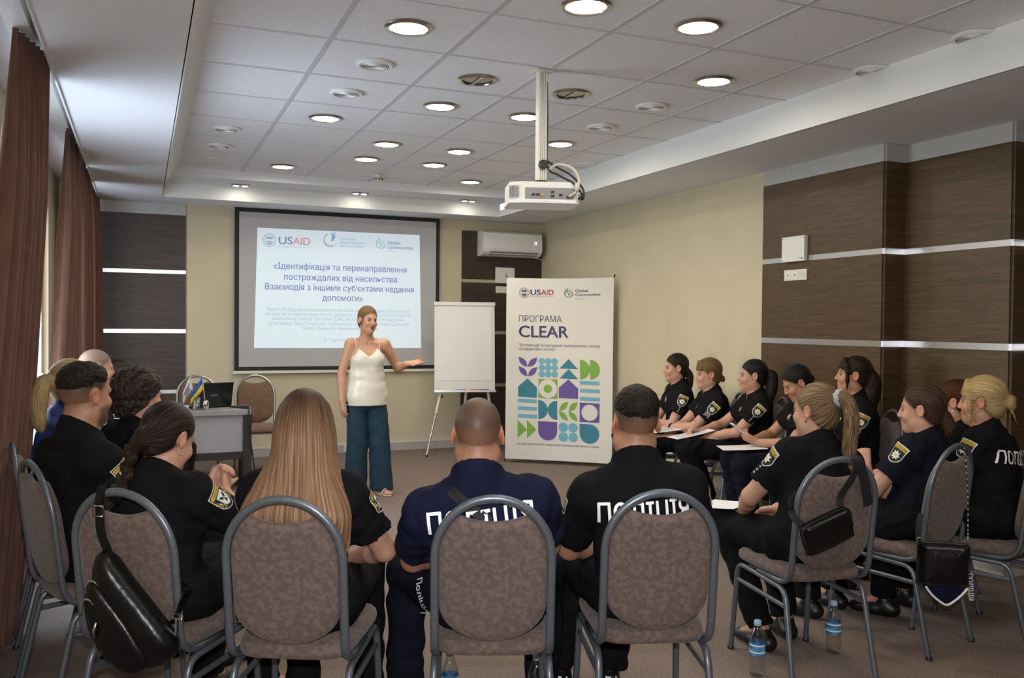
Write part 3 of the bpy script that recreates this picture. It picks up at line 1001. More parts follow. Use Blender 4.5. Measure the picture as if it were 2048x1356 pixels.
m_ = MB()
round_seal(m_, sfn(.072, .100, .056), MT['slide_pale'], MT['slide_grey'], MT['slide_red'])
slide_txt(m_, 'US', .124, .128, .088, MT['slide_grey'], .082, .03, 'LEFT')
slide_txt(m_, 'AID', .208, .128, .088, MT['slide_red'], .102, .03, 'LEFT')
slide_txt(m_, 'ВІД АМЕРИКАНСЬКОГО НАРОДУ', .124, .155, .018, MT['slide_pale'], .186, 0, 'LEFT')
m_.build('logo', sl); m_ = MB()
f_ = sfn(.43, .075, .058)
ring_faces(m_, 0, 0, .80, .95, MT['slide_grey'], f_, 2, 30, 110, 300)
ring_faces(m_, .05, .02, 1.0, 1.12, MT['slide_red'], f_, 2, 30, 200, 330)
poly_fn(m_, [(.15, -.25), (.55, -.10), (.70, .30), (.55, .55), (.30, .40)], MT['slide_blue'], f_)
for k, (a_, l_) in enumerate([(118, .75), (100, .9), (84, .95), (68, .85), (35, .6)]):
    cx_, cy_ = .48, .25
    d_ = (math.cos(math.radians(a_)), math.sin(math.radians(a_)))
    poly_fn(m_, [(cx_ - d_[1] * .06, cy_ + d_[0] * .06), (cx_ + d_[1] * .06, cy_ - d_[0] * .06), (cx_ + d_[0] * l_ + d_[1] * .05, cy_ + d_[1] * l_ - d_[0] * .05), (cx_ + d_[0] * l_ - d_[1] * .05, cy_ + d_[1] * l_ + d_[0] * .05)], MT['slide_blue'], f_)
for s_, y_, w_ in [('Чернігівський', .072, .10), ('громадський комітет', .103, .155), ('захисту прав людини', .132, .155)]:
    slide_txt(m_, s_, .487, y_, .026, MT['slide_pale'], w_, .01, 'LEFT')
m_.build('logo', sl); m_ = MB()
globe_logo(m_, sfn(.747, .090, .044), MT['slide_blue'], MT['slide_green'])
slide_txt(m_, 'Global', .790, .092, .040, MT['slide_grey'], .082, .018, 'LEFT')
slide_txt(m_, 'Communities', .790, .130, .040, MT['slide_grey'], .167, .018, 'LEFT')
slide_txt(m_, 'Ukraine', .792, .156, .022, MT['slide_pale'], .055, 0, 'LEFT')
m_.build('logo', sl)

# ------------------------------------------------------------------ air conditioner
t = thing('air_conditioner', 'white wall air conditioner on the dark wood cladding', 'air conditioner', (3.62, YB - .016, 2.235))
W_ = .745
pr = [(0, 0.0), (0, .285), (-.03, .292), (-.16, .285), (-.195, .262), (-.205, .10), (-.195, .055), (-.155, .015), (-.08, 0.0)]
m_ = MB()
vs = [Vector((x, y, z)) for x in (0, W_) for y, z in pr]
k = len(pr)
m_.add(vs, [tuple(range(k)), tuple(range(2 * k - 1, k - 1, -1))] + [(i, k + i, k + (i + 1) % k, (i + 1) % k) for i in range(k)], MT['white_plastic'])
ac = m_.build('case', t, True, angle=35)
m_ = MB()
m_.add([Vector((.09, -.197, .050)), Vector((W_ - .05, -.197, .050)), Vector((W_ - .05, -.150, .010)), Vector((.09, -.150, .010))], [(0, 1, 2, 3)], MT['grey_plastic'])
for q in range(4):
    x0 = .10 + q * .15
    m_.box((x0, -.0025, -.004), (x0 + .135, .004, .004), MT['white_plastic'], .001, Matrix.Translation((0, -.178, .026)) @ Matrix.Rotation(math.radians(40), 4, 'X'))
m_.build('louvre', t)
m_ = MB(); F = frame((W_ - .085, -.2045, .155), (1, 0, 0), (0, .06, 1)); fnl = lambda x, y, l: F @ Vector((x, y, .002 * l))
ring_faces(m_, 0, .012, .010, .014, MT['display'], fnl, 1, 20, 0, 180)
poly_fn(m_, [(-.014, -.014), (-.010, -.014), (-.010, .012), (-.014, .012)], MT['display'], fnl)
poly_fn(m_, [(.010, -.014), (.014, -.014), (.014, .012), (.010, .012)], MT['display'], fnl)
m_.build('display', t)
m_ = MB(); F = frame((.13, -.2035, .066), (1, 0, 0), (0, .06, 1)); lettering(m_, 'logic', (0, 0), .022, MT['grey_plastic'], lambda x, y, l: F @ Vector((x, y, .002)))
m_.build('lettering', t)
m_ = MB(); m_.tube(smooth_path([(W_ - .08, -.12, .008), (W_ - .03, -.10, -.002), (W_ + .03, -.06, -.01), (W_ + .085, -.02, -.014)]), .006, MT['white_plastic'], 8); m_.build('cable', t, True)


def wall_box(label, F, w, h, d=.03, mark=False):
    o = MB(); o.box((-w / 2, -h / 2, 0), (w / 2, h / 2, d), MT['white_plastic'], .004, F)
    r_ = o.build('junction_box', None)
    tag(r_, label, 'wall box')
    s_ = MB()
    for sx in (-1, 1):
        for sy in (-1, 1):
            s_.lathe([(.004, 0), (.004, .002), (.001, .002)], MT['grey_plastic'], 10, mat4=F @ Matrix.Translation((sx * (w / 2 - .014), sy * (h / 2 - .014), d)))
    s_.build('screw', r_)
    if mark:
        s_ = MB(); lettering(s_, 'vents', (w / 2 - .05, -h / 2 + .018), .018, MT['red_plastic'], lambda x, y, l: F @ Vector((x, y, d + .0006)), .02)
        s_.build('red_mark', r_)


wall_box('white square junction box on the back wall under the air conditioner', frame((3.968, YB - .014, 2.02), (1, 0, 0), (0, 0, 1)), .24, .185)
wall_box('white square junction box on the right wall over the metal strip', frame((XR - .014, 5.11, 2.017), (0, -1, 0), (0, 0, 1)), .24, .185, .035, True)


def sockets(label, F, n):
    o = MB(); o.box((-n * .040, -.040, 0), (n * .040, .040, .009), MT['offwhite'], .003, F)
    r_ = o.build('socket_strip', None)
    tag(r_, label, 'socket')
    for k in range(n):
        c_ = MB(); x = (k - (n - 1) / 2) * .078
        if k == n - 1:
            c_.lathe([(.022, 0), (.022, .003), (.018, .003), (.016, .0005), (.0005, .0005)], MT['offwhite'], 20, mat4=F @ Matrix.Translation((x, 0, .009)), cap=False)
            for s in (-1, 1):
                c_.lathe([(.003, .0008), (.0005, .0012)], MT['dark_plastic'], 8, mat4=F @ Matrix.Translation((x + s * .009, 0, .009)), cap=False)
        else:
            c_.box((x - .026, -.026, .009), (x + .026, .026, .0115), MT['white_plastic'], .001, F)
            c_.box((x - .005, -.008, .0115), (x + .005, .006, .012), MT['dark_plastic'], 0, F)
        c_.build('socket_insert', r_)


sockets('strip of wall sockets on the back wall beside the banner', frame((3.975, YB - .014, 1.85), (1, 0, 0), (0, 0, 1)), 3)
sockets('strip of wall sockets on the right wall below the junction box', frame((XR - .014, 5.11, 1.827), (0, -1, 0), (0, 0, 1)), 3)
sockets('single socket on the grey skirting of the back wall', frame((2.10, YB - .026, .05), (1, 0, 0), (0, 0, 1)), 1)

# ------------------------------------------------------------------ flip chart
t = thing('flip_chart', 'white flip chart board with blank paper on a metal tripod', 'flip chart', (3.27, 9.02, 0))
BR = math.radians(-14)
BF = Matrix.Rotation(BR, 4, 'Z') @ Matrix.Translation((0, 0, 0.70)) @ Matrix.Rotation(math.radians(-6), 4, 'X')
m_ = MB(); m_.box((-.335, -.012, 0), (.335, .012, .97), MT['board'], .004, BF); bd = m_.build('board', t)
m_ = MB(); m_.box((-.34, -.030, .945), (.34, .014, .985), MT['board'], .005, BF); m_.build('clamp_bar', t)
m_ = MB(); m_.box((-.34, -.055, -.012), (.34, .012, .004), MT['alu'], .002, BF); m_.box((-.34, -.057, -.012), (.34, -.053, .012), MT['alu'], 0, BF); tr = m_.build('pen_tray', t)
m_ = MB(); m_.box((-.300, -.0165, .115), (.300, -.0125, .955), MT['paper'], 0, BF); m_.build('paper_pad', t)
for x_, mm in [(-.11, 'banner_x'), (.05, 'red'), (.14, 'dark')]:
    q = MB(); q.tube([BF @ Vector((x_, -.040, .012)), BF @ Vector((x_ + .12, -.040, .012))], .008, MT['red_plastic'] if mm == 'red' else (MT['bottle_label'] if mm == 'banner_x' else MT['dark_plastic']), 10)
    tag(q.build('marker_pen', None, True, (3.27, 9.02, 0)), {'red': 'red marker pen in the flip chart tray', 'dark': 'black marker pen in the flip chart tray', 'banner_x': 'blue marker pen in the flip chart tray'}[mm], 'marker')
for nm, a_, b_ in (('l', (-.26, .02, .70), (-.44, -.02, 0.0)), ('r', (.26, .02, .70), (.40, .06, 0)), ('b', (.02, .03, .72), (.10, .42, 0))):
    q = MB()
    A_, B_ = BF @ Vector((a_[0], a_[1], 0.0)), Vector((b_[0], b_[1], 0.012))
    q.tube([A_, A_ + (B_ - A_) * .35], .016, MT['offwhite'], 12)
    q.tube([A_ + (B_ - A_) * .33, B_], .0095, MT['chrome'], 12)
    q.lathe([(.013, -.012), (.013, .006), (.009, .012)], MT['dark_plastic'], 12, B_)
    lg = q.build('leg', t, True, angle=40)
    q = MB(); q.lathe([(.014, 0), (.016, .008), (.012, .02)], MT['dark_plastic'], 12, mat4=Matrix.Translation(A_ + (B_ - A_) * .08 + Vector((.014, 0, 0))) @ Matrix.Rotation(math.radians(90), 4, 'Y'))
    q.build('knob', lg, True)

# ------------------------------------------------------------------ banner
t = thing('banner_stand', 'tall printed banner on a folding stand with coloured geometric shapes', 'banner', (0, 0, 0))
BL, BRt = Vector((3.490, 8.377, 0.04)), Vector((4.372, 7.690, 0.04))
ux = (BRt - BL).normalized()
BW = (BRt - BL).length
BH = 1.885
nb = ux.cross(Vector((0, 0, 1)))       # faces the room
BFm = Matrix(((ux.x, 0, nb.x, BL.x), (ux.y, 0, nb.y, BL.y), (0, 1, 0, BL.z), (0, 0, 0, 1)))


def ban(x, y, layer=0):
    """x 0..1, y 0..1 downwards; the vinyl is slightly slack between its corners"""
    sag = .010 * math.sin(math.pi * x) * (1 - y) ** 3
    belly = -.018 * math.sin(math.pi * x) * (.4 + .6 * abs(2 * y - 1)) + .004 * math.sin(9 * y + 4 * x)
    return BFm @ Vector((x * BW, BH * (1 - y) - sag, belly + .0012 * layer))


m_ = MB()
nx_, ny_ = 16, 24
for lay, flip in ((0, False), (-1, True)):
    vs = [ban(i / nx_, j / ny_, lay) for j in range(ny_ + 1) for i in range(nx_ + 1)]
    fs = [(j * (nx_ + 1) + i, (j + 1) * (nx_ + 1) + i, (j + 1) * (nx_ + 1) + i + 1, j * (nx_ + 1) + i + 1) for j in range(ny_) for i in range(nx_)]
    m_.add(vs, [f[::-1] for f in fs] if flip else fs, MT['banner'])
vin = m_.build('vinyl_sheet', t, True)


def bz(x, y):
    """grid of a flat proof of the print, 560 x 965 -> 0..1"""
    return (x - (420 - 20 * (y - 345) / 938.0)) / 562.0, (y - 340) / 955.0


def bpoly(mb, pts, m, L=2):
    """shape in proof coordinates, cut fine enough to follow the slack of the sheet"""
    q = [bz(*p) for p in pts]
    tri = tessellate_polygon([[Vector((a_, b_, 0)) for a_, b_ in q]])
    bm = bmesh.new()
    vv = [bm.verts.new((a_, b_, 0)) for a_, b_ in q]
    for tr_ in tri:
        try:
            bm.faces.new([vv[i] for i in tr_])
        except ValueError:
            pass
    for _ in range(2):
        ed = [e_ for e_ in bm.edges if e_.calc_length() > .05]
        if ed:
            bmesh.ops.subdivide_edges(bm, edges=ed, cuts=1)
    bmesh.ops.triangulate(bm, faces=bm.faces[:])
    bm.verts.ensure_lookup_table()
    mb.add([ban(v.co.x, v.co.y, L) for v in bm.verts], [[v.index for v in f.verts] for f in bm.faces], m)
    bm.free()


def btxt(mb, s, x, y, w, h, m, bold=0.0):
    vs, fs = text2d(s, 1.0, bold, 'LEFT')
    x0, x1 = min(v[0] for v in vs), max(v[0] for v in vs)
    out = []
    for a_, b_ in vs:
        u, v = bz(x + (a_ - x0) / (x1 - x0) * w, y - b_ * h)
        out.append(ban(u, v, 2))
    mb.add(out, fs, m)


m_ = MB()
m_ = MB(); btxt(m_, 'ПРОГРАМА', 484, 569, 225, 46, MT['b_ink']); m_.build('lettering', vin)
m_ = MB(); btxt(m_, 'CLEAR', 482, 650, 262, 86, MT['b_navy'], .035); m_.build('lettering', vin)
m_ = MB(); btxt(m_, 'Програма дій та реагування територіальних громад', 480, 699, 427, 21, MT['b_ink']); m_.build('lettering', vin)
m_ = MB(); btxt(m_, 'на надзвичайні ситуації', 480, 719, 192, 21, MT['b_ink']); m_.build('lettering', vin)
m_ = MB(); btxt(m_, 'Ця подія стала можливою завдяки щирій підтримці американського народу', 467, 1217, 430, 15, MT['b_ink']); m_.build('lettering', vin)
m_ = MB(); btxt(m_, 'US', 546, 426, 54, 39, MT['b_navy'], .03); m_.build('lettering', vin)
m_ = MB(); btxt(m_, 'AID', 602, 426, 67, 39, MT['b_red'], .03); m_.build('lettering', vin)
m_ = MB(); btxt(m_, 'ВІД АМЕРИКАНСЬКОГО НАРОДУ', 547, 438, 120, 9, MT['b_grey']); m_.build('lettering', vin)
m_ = MB(); btxt(m_, 'Global', 782, 412, 64, 21, MT['b_ink'], .012); m_.build('lettering', vin)
m_ = MB(); btxt(m_, 'Communities', 782, 432, 130, 21, MT['b_ink'], .012); m_.build('lettering', vin)
m_ = MB(); btxt(m_, 'Ukraine', 784, 449, 41, 12, MT['b_grey']); m_.build('lettering', vin)
fb = lambda cx, cy, r: (lambda x, y, l: ban(*bz(cx + x * r, cy - y * r), 2))
m_ = MB(); round_seal(m_, fb(513, 417, 28), MT['b_grey'], MT['b_navy'], MT['b_red']); m_.build('logo', vin); m_ = MB()
globe_logo(m_, fb(748, 416, 24), MT['b_purple'], MT['b_green'])
m_.build('logo', vin)
P_, T_, S_, G_ = MT['b_purple'], MT['b_teal'], MT['b_sky'], MT['b_green']


def leaf(x0, y0, x1, y1, bulge=.42, n=12):
    """pointed leaf between two tips"""
    dx, dy = x1 - x0, y1 - y0
    up, dn = [], []
    for i in range(n + 1):
        t_ = i / n
        w = bulge * math.sin(math.pi * t_) * .5
        up.append((x0 + dx * t_ - dy * w, y0 + dy * t_ + dx * w))
        dn.append((x0 + dx * t_ + dy * w, y0 + dy * t_ - dx * w))
    return up + dn[-2:0:-1]


m_ = MB()
for y_ in (755, 805):
    bpoly(m_, leaf(478, y_, 526, y_ + 52), P_); bpoly(m_, leaf(578, y_ + 2, 528, y_ + 52), P_)
for r_ in range(3):
    for c_ in range(3):
        bpoly(m_, disc(602 + 34 * c_, 775 + r_ * 34, 17, 24), S_)
for y_ in (811, 863):
    bpoly(m_, [(696, y_), (744, y_ - 50), (793, y_ + 2)], T_)
for x_ in (803, 855):
    bpoly(m_, arc(x_, 814, 51, -90, 90, 24), G_)
for x_, mm in ((474, T_), (691, P_)):
    bpoly(m_, [(x_, 965), (x_, 912), (x_ + 51, 867), (x_ + 101, 914), (x_ + 100, 968)], mm)
bpoly(m_, [(584, 868), (684, 870), (683, 970), (582, 968)], G_); bpoly(m_, disc(633, 919, 49, 36), MT['banner'], 3); bpoly(m_, disc(633, 919, 22, 30), G_, 4)
for y_ in (873, 914, 956):
    bpoly(m_, [(802, y_), (904, y_ + 2), (904, y_ + 21), (801, y_ + 19)], S_)
for y_ in (975, 1015, 1055):
    bpoly(m_, [(472, y_), (574, y_ + 2), (573, y_ + 21), (471, y_ + 19)], S_)
bpoly(m_, arc(581, 1029, 50, -90, 90, 24), T_); bpoly(m_, arc(681, 1031, 50, 90, 270, 24), T_)
for x_ in (690, 740):
    bpoly(m_, leaf(x_ + 48, 983, x_ + 2, 1034, -.42), G_); bpoly(m_, leaf(x_ + 46, 1084, x_, 1033, -.42), G_)
bpoly(m_, [(800, 986), (902, 988), (900, 1088), (798, 1086)], P_); bpoly(m_, disc(850, 1037, 42, 36), MT['banner'], 3)
for x_ in (470, 520):
    bpoly(m_, [(x_, 1086), (x_ + 49, 1136), (x_ - 1, 1182)], G_)
bpoly(m_, [(579, 1090)] + [(629 + 50 * math.cos(math.radians(180 - 180 * i / 20)), 1140 + 50 * math.sin(math.radians(180 * i / 20))) for i in range(21)] + [(679, 1092)], P_)
for r_ in range(2):
    for c_ in range(2):
        bpoly(m_, disc(711 + 51 * c_, 1118 + 51 * r_, 24.5, 28), S_)
bpoly(m_, [(797, 1096)] + [(797 + 51 - 51 * math.cos(math.radians(180 * i / 24)), 1147 + 51 * math.sin(math.radians(180 * i / 24))) for i in range(13)] + [(848 + 51 * math.sin(math.radians(90 * i / 12)), 1147 + 51 * math.cos(math.radians(90 * i / 12))) for i in range(13)] + [(899, 1147)] + [(848 + 51 * math.cos(math.radians(90 * i / 12)), 1147 - 50 * math.sin(math.radians(90 * i / 12))) for i in range(13)], T_)
m_.build('printed_shapes', vin)
m_ = MB()
cen = BFm @ Vector((BW * .5, .55, -.16))
for u, v in ((-.012, BH + .03), (BW + .012, BH + .03)):
    m_.tube([BFm @ Vector((u, v, -.016)), cen], .007, MT['dark_plastic'], 8)
for u, z_ in ((-.02, .03), (BW + .02, .03)):
    m_.tube([BFm @ Vector((u, z_ - .055, -.016)), cen], .007, MT['dark_plastic'], 8)
m_.tube([BFm @ Vector((BW * .5, -.035, -.46)), cen], .007, MT['dark_plastic'], 8)
m_.build('stand', t, True)

# ------------------------------------------------------------------ presenter's desk with what lies on it
t = thing('desk', 'grey desk with a dark frame standing before the dark wood cladding', 'desk', (0, 0, 0))
DZ = .69
m_ = MB(); m_.box((-.42, 7.76, DZ - .045), (.885, 8.22, DZ), MT['desk_top'], .003); m_.build('desk_top', t)
m_ = MB(); m_.box((-.40, 7.80, .325), (.80, 7.822, DZ - .046), MT['desk_panel'], .002); m_.build('front_panel', t)
m_ = MB(); m_.box((-.40, 7.79, .262), (.80, 7.83, .324), MT['desk_dark'], .002); m_.build('rail', t)
for x_ in (-.41, .80):
    m_ = MB(); m_.box((x_, 7.775, 0), (x_ + .07, 8.20, DZ - .046), MT['desk_dark'], .003); m_.build('side_panel', t)
t = thing('laptop', 'open black laptop on the desk beside the flags', 'laptop', (.56, 8.02, DZ), math.radians(20))
m_ = MB(); m_.box((-.17, -.02, 0.001), (.17, .18, .018), MT['laptop'], .003); m_.build('keyboard_base', t)
LF = Matrix.Translation((0, -.02, .012)) @ Matrix.Rotation(math.radians(12), 4, 'X')
m_ = MB(); m_.box((-.17, -.006, 0), (.17, .0, .215), MT['laptop'], .002, LF); ld = m_.build('lid', t)
m_ = MB(); m_.box((-.03, -.0072, .10), (.03, -.0062, .108), MT['grey_plastic'], 0, LF); m_.build('lid_mark', ld)
m_ = MB(); m_.box((-.07, -.05, 0.001), (.07, .05, .014), MT['laptop'], .003)
o_ = tag(m_.build('hard_drive', None, False, (.80, 8.00, DZ)), 'flat black box beside the laptop on the desk edge', 'hard drive')
m_ = MB()
for k in range(5):
    a_ = rng.uniform(-.1, .1)
    m_.box((-.13, -.09, 0), (.13, .09, .004), MT['blue_paper'] if k % 2 else MT['paper'], 0, Matrix.Translation((rng.uniform(-.02, .02), 0, .001 + k * .0075)) @ Matrix.Rotation(a_, 4, 'Z') @ Matrix.Rotation(.02 * (k - 2), 4, 'Y'))
tag(m_.build('paper_stack', None, False, (.24, 7.92, DZ)), 'loose pile of white and pale blue papers on the desk', 'papers')
for x_, y_, rz, nm, mm in [(.00, 7.86, .4, 'orange marker pen lying on the desk near the papers', 'orange_plastic'), (.045, 7.83, -.2, 'red marker pen lying on the desk near the papers', 'red_plastic'), (.07, 7.90, 1.1, 'white and red pen lying on the desk by the papers', 'paper')]:
    m_ = MB(); m_.tube([(-.065, 0, .010), (.06, 0, .010)], .009, MT[mm], 10); pm = m_
    o_ = tag(pm.build('marker_pen', None, True, (x_, y_, DZ)), nm, 'marker')
    o_.rotation_euler = (0, 0, rz)
    m_ = MB(); m_.tube([(.03, 0, .010), (.068, 0, .010)], .0105, MT['red_plastic'], 10); m_.build('cap', o_, True)
m_ = MB(); m_.lathe([(.030, 0), (.036, .11), (.033, .11), (.028, .006), (.0005, .006)], MT['bottle'], 20, cap=False)
tag(m_.build('glass_tumbler', None, True, (.425, 7.84, DZ)), 'clear tumbler holding the white flag on the desk', 'glass')
m_ = MB(); m_.lathe([(.024, 0), (.026, .06), (.020, .075), (.020, .08)], MT['chrome'], 20)
tag(m_.build('flag_base', None, True, (.500, 7.83, DZ)), 'small shiny flag base in front of the laptop', 'flag base')


def flag(label, base, tip, drop, two):
    t_ = thing('table_flag', label, 'flag', base)
    m = MB(); m.tube([(0, 0, 0.008), tip], .003, MT['offwhite'], 8); m.build('stick', t_)
    T = Vector(tip)
    d = -T.normalized()
    nn = 10
    vs, fs, mi = [], [], []
    m = MB()
    for half, mm in ((0, MT['flag_blue'] if two else MT['paper']), (1, MT['flag_yellow'] if two else MT['paper'])):
        g = []
        for i in range(nn + 1):
            for j in range(3):
                u = i / nn
                v = (half + j / 2) / 2
                p = T + Vector((drop[0] * u, drop[1] * u, drop[2] * u)) + d * (.105 * v) + Vector((0, .008 * math.sin(6 * u + 3 * v), 0))
                if v > 0:
                    p += Vector((drop[0] * .25 * v * u, 0, 0))
                g.append(p)
        m.add(g, [(i * 3 + j, i * 3 + j + 1, i * 3 + j + 4, i * 3 + j + 3) for i in range(nn) for j in range(2)], mm)
    c = m.build('cloth', t_, True)
    sm = c.modifiers.new('thickness', 'SOLIDIFY'); sm.thickness = .0015
    if not two:
        m = MB()
        for k in range(4):
            F_ = frame(T + Vector(drop) * .55 + d * (.030 + .016 * k) + Vector((0, -.014, 0)), Vector(drop), -d)
            m.box((-.045, -.0025, 0), (.045, .0025, .001), MT['b_ink'], 0, F_)
        m.build('lettering', t_)


flag('small white flag with dark lettering in the tumbler on the desk', (.425, 7.84, DZ), (-.050, -.01, .290), (-.060, -.01, -.135), False)
flag('small blue and yellow flag in front of the laptop', (.500, 7.83, DZ), (-.030, -.01, .285), (-.085, -.015, -.135), True)
m_ = MB()
m_.tube(smooth_path([(.70, 7.98, DZ + .012), (.80, 7.85, DZ + .006), (.845, 7.757, DZ + .004), (.84, 7.745, DZ - .05), (.85, 7.745, .50), (.875, 7.74, .30), (.90, 7.80, .10), (.86, 7.95, .012), (.66, 8.10, .010), (.45, 8.12, .010), (.30, 8.30, .012), (.20, 8.33, .20)]), .0055, MT['cable'], 8)
m_.tube(smooth_path([(.71, 7.99, DZ + .010), (.82, 7.87, DZ + .006), (.872, 7.757, DZ + .004), (.868, 7.745, DZ - .06), (.86, 7.742, .40), (.90, 7.79, .06), (.80, 8.20, .010), (.60, 8.27, .012)]), .0045, MT['cable'], 8)
m_.box((.835, 7.735, .545), (.855, 7.75, .585), MT['cable'], .003)
tag(m_.build('power_cable', None, True), 'black cables trailing from the desk edge to the floor', 'cable')
m_ = MB(); m_.box((-.06, -.03, 0.001), (.06, .03, .034), MT['dark_plastic'], .005)
o_ = tag(m_.build('power_adapter', None, False, (.575, 8.24, 0)), 'black power adapter on the carpet under the desk', 'power adapter')
m_ = MB(); m_.tube(smooth_path([(-.06, 0, .016), (-.14, -.02, .008), (-.25, .01, .008), (-.38, 0, .008)]), .004, MT['cable'], 8); m_.build('cable', o_, True)

# ================================================================== banquet chairs
TOPZ = .935


def sq_section_tube(mb, path, m, r=.0145, flat=.88, n=10, ref=None):
    mb.tube(path, r, m, n, True, flat, ref)


def make_chair(name, label, suede, group, steel='steel'):
    t = thing(name, label, 'chair', (0, 0, 0), 0, group)
    ST = MT[steel]

    def back_y(z):
        return -.205 - (z - .47) * .158
    # seat: domed cushion, wider at the front
    n, L = 44, []
    rings = [(.90, .418), (.985, .424), (1.0, .440), (.985, .458), (.93, .470), (.78, .478), (.5, .483), (.2, .485)]
    vs = []
    for s, z in rings:
        for k in range(n):
            w = 2 * math.pi * k / n
            c_, s_ = math.cos(w), math.sin(w)
            ex = .42
            x = math.copysign(abs(c_) ** ex, c_) * .190 * s
            y = math.copysign(abs(s_) ** ex, s_) * .225 * s
            x *= 1.0 + .05 * (y / .225)
            zz = z - (.012 * max(0, (y - .12) / .1) ** 2 if z > .44 else 0)
            vs.append((x, y + .015, zz - .004 * (y < -.15)))
    fs = []
    for i in range(len(rings) - 1):
        for k in range(n):
            k2 = (k + 1) % n
            fs.append((i * n + k, i * n + k2, (i + 1) * n + k2, (i + 1) * n + k))
    fs.append(tuple(range(n - 1, -1, -1)))
    fs.append(tuple((len(rings) - 1) * n + k for k in range(n)))
    m = MB(); m.add(vs, fs, suede)
    m.build('seat', t, True)
    # backrest cushion: straight sides, bulging bottom, concave top between two horns
    out = []
    for i in range(17):
        a = math.radians(-180 + 180 * i / 16)
        out.append((.166 * math.cos(a), .585 + .120 * math.sin(a)))
    for i in range(9):
        a = math.radians(0 + 52 * i / 8)
        out.append((.166 * math.cos(a), .735 + .172 * math.sin(a)))
    for i in range(1, 12):
        t_ = i / 12
        x = .166 * math.cos(math.radians(52)) * (1 - 2 * t_)
        out.append((x, .8705 - .020 * (1 - (2 * t_ - 1) ** 2)))
    for i in range(9):
        a = math.radians(128 + 52 * i / 8)
        out.append((.166 * math.cos(a), .735 + .172 * math.sin(a)))
    # densify bottom/sides already enough
    cx_, cz_ = 0, .68
    k = len(out)
    levels = [(.0, -.016, .55), (.0, -.019, .85), (0, -.016, .97), (0, -.004, 1.0), (0, .014, .985), (0, .026, .93), (0, .034, .75), (0, .037, .45)]
    vs, fs = [], []
    for _, off, s in levels:
        for x, z in out:
            X, Z = cx_ + (x - cx_) * s, cz_ + (z - cz_) * s
            vs.append((X, back_y(Z) + off + .010 * (X / .17) ** 2, Z))
    for i in range(len(levels) - 1):
        for q in range(k):
            q2 = (q + 1) % k
            fs.append((i * k + q, i * k + q2, (i + 1) * k + q2, (i + 1) * k + q))
    c0 = len(vs); vs.append((cx_, back_y(cz_) + levels[0][1], cz_))
    c1 = len(vs); vs.append((cx_, back_y(cz_) + levels[-1][1] + .001, cz_))
    for q in range(k):
        q2 = (q + 1) % k
        fs.append((c0, q2, q)); fs.append((c1, (len(levels) - 1) * k + q, (len(levels) - 1) * k + q2))
    m = MB(); m.add(vs, fs, suede)
    m.build('backrest', t, True)
    # back frame: arch that turns forward under the seat
    pts = [(-.214, .02, .412), (-.214, -.13, .412)]
    pts = fillet_path([(-.178, .03, .410), (-.178, back_y(.41) - .012, .410), (-.179, back_y(.735), .735)], .085, 6)
    arch = []
    for i in range(1, 24):
        a = math.radians(180 - 180 * i / 24)
        z = .735 + .187 * math.sin(a)
        arch.append((.179 * math.cos(a), back_y(z), z))
    right = [Vector((-p.x, p.y, p.z)) for p in pts][::-1]
    m = MB(); m.tube(list(pts) + arch + right, .0138, ST, 10, True, .82, (1, 0, 0))
    m.build('back_frame', t, True)
    # legs: each with its half of the side rail
    for s in (-1, 1):
        fl_ = fillet_path([(s * .182, .0, .392), (s * .181, .195, .398), (s * .192, .232, .0)], .055, 6)
        m = MB(); m.tube(fl_, .0122, ST, 10, True, .9, (1, 0, 0)); m.lathe([(.015, 0), (.015, .012), (.013, .016)], MT['dark_plastic'], 12, (s * .192, .232, 0)); m.build('leg', t, True, angle=50)
        rl = fillet_path([(s * .182, .0, .392), (s * .180, -.175, .385), (s * .192, -.262, .0)], .05, 6)
        m = MB(); m.tube(rl, .0122, ST, 10, True, .9, (1, 0, 0)); m.lathe([(.015, 0), (.015, .012), (.013, .016)], MT['dark_plastic'], 12, (s * .192, -.262, 0)); m.build('leg', t, True, angle=50)
        m = MB(); m.tube([(s * .1825, .205, .325), (s * .1815, -.188, .318)], .0105, ST, 8, True, .8); m.build('stretcher', t)
    m = MB(); m.tube([(-.18, .10, .405), (.18, .10, .405)], .010, ST, 8); m.tube([(-.18, -.11, .404), (.18, -.11, .404)], .010, ST, 8); m.build('seat_frame', t)
    return t


def chair_at(name_top, yaw):
    """chair origin from its arch top and its facing (degrees clockwise from the far wall)"""
    a = math.radians(yaw)
    return (name_top[0] + .278 * math.sin(a), name_top[1] + .278 * math.cos(a), 0.0), -a


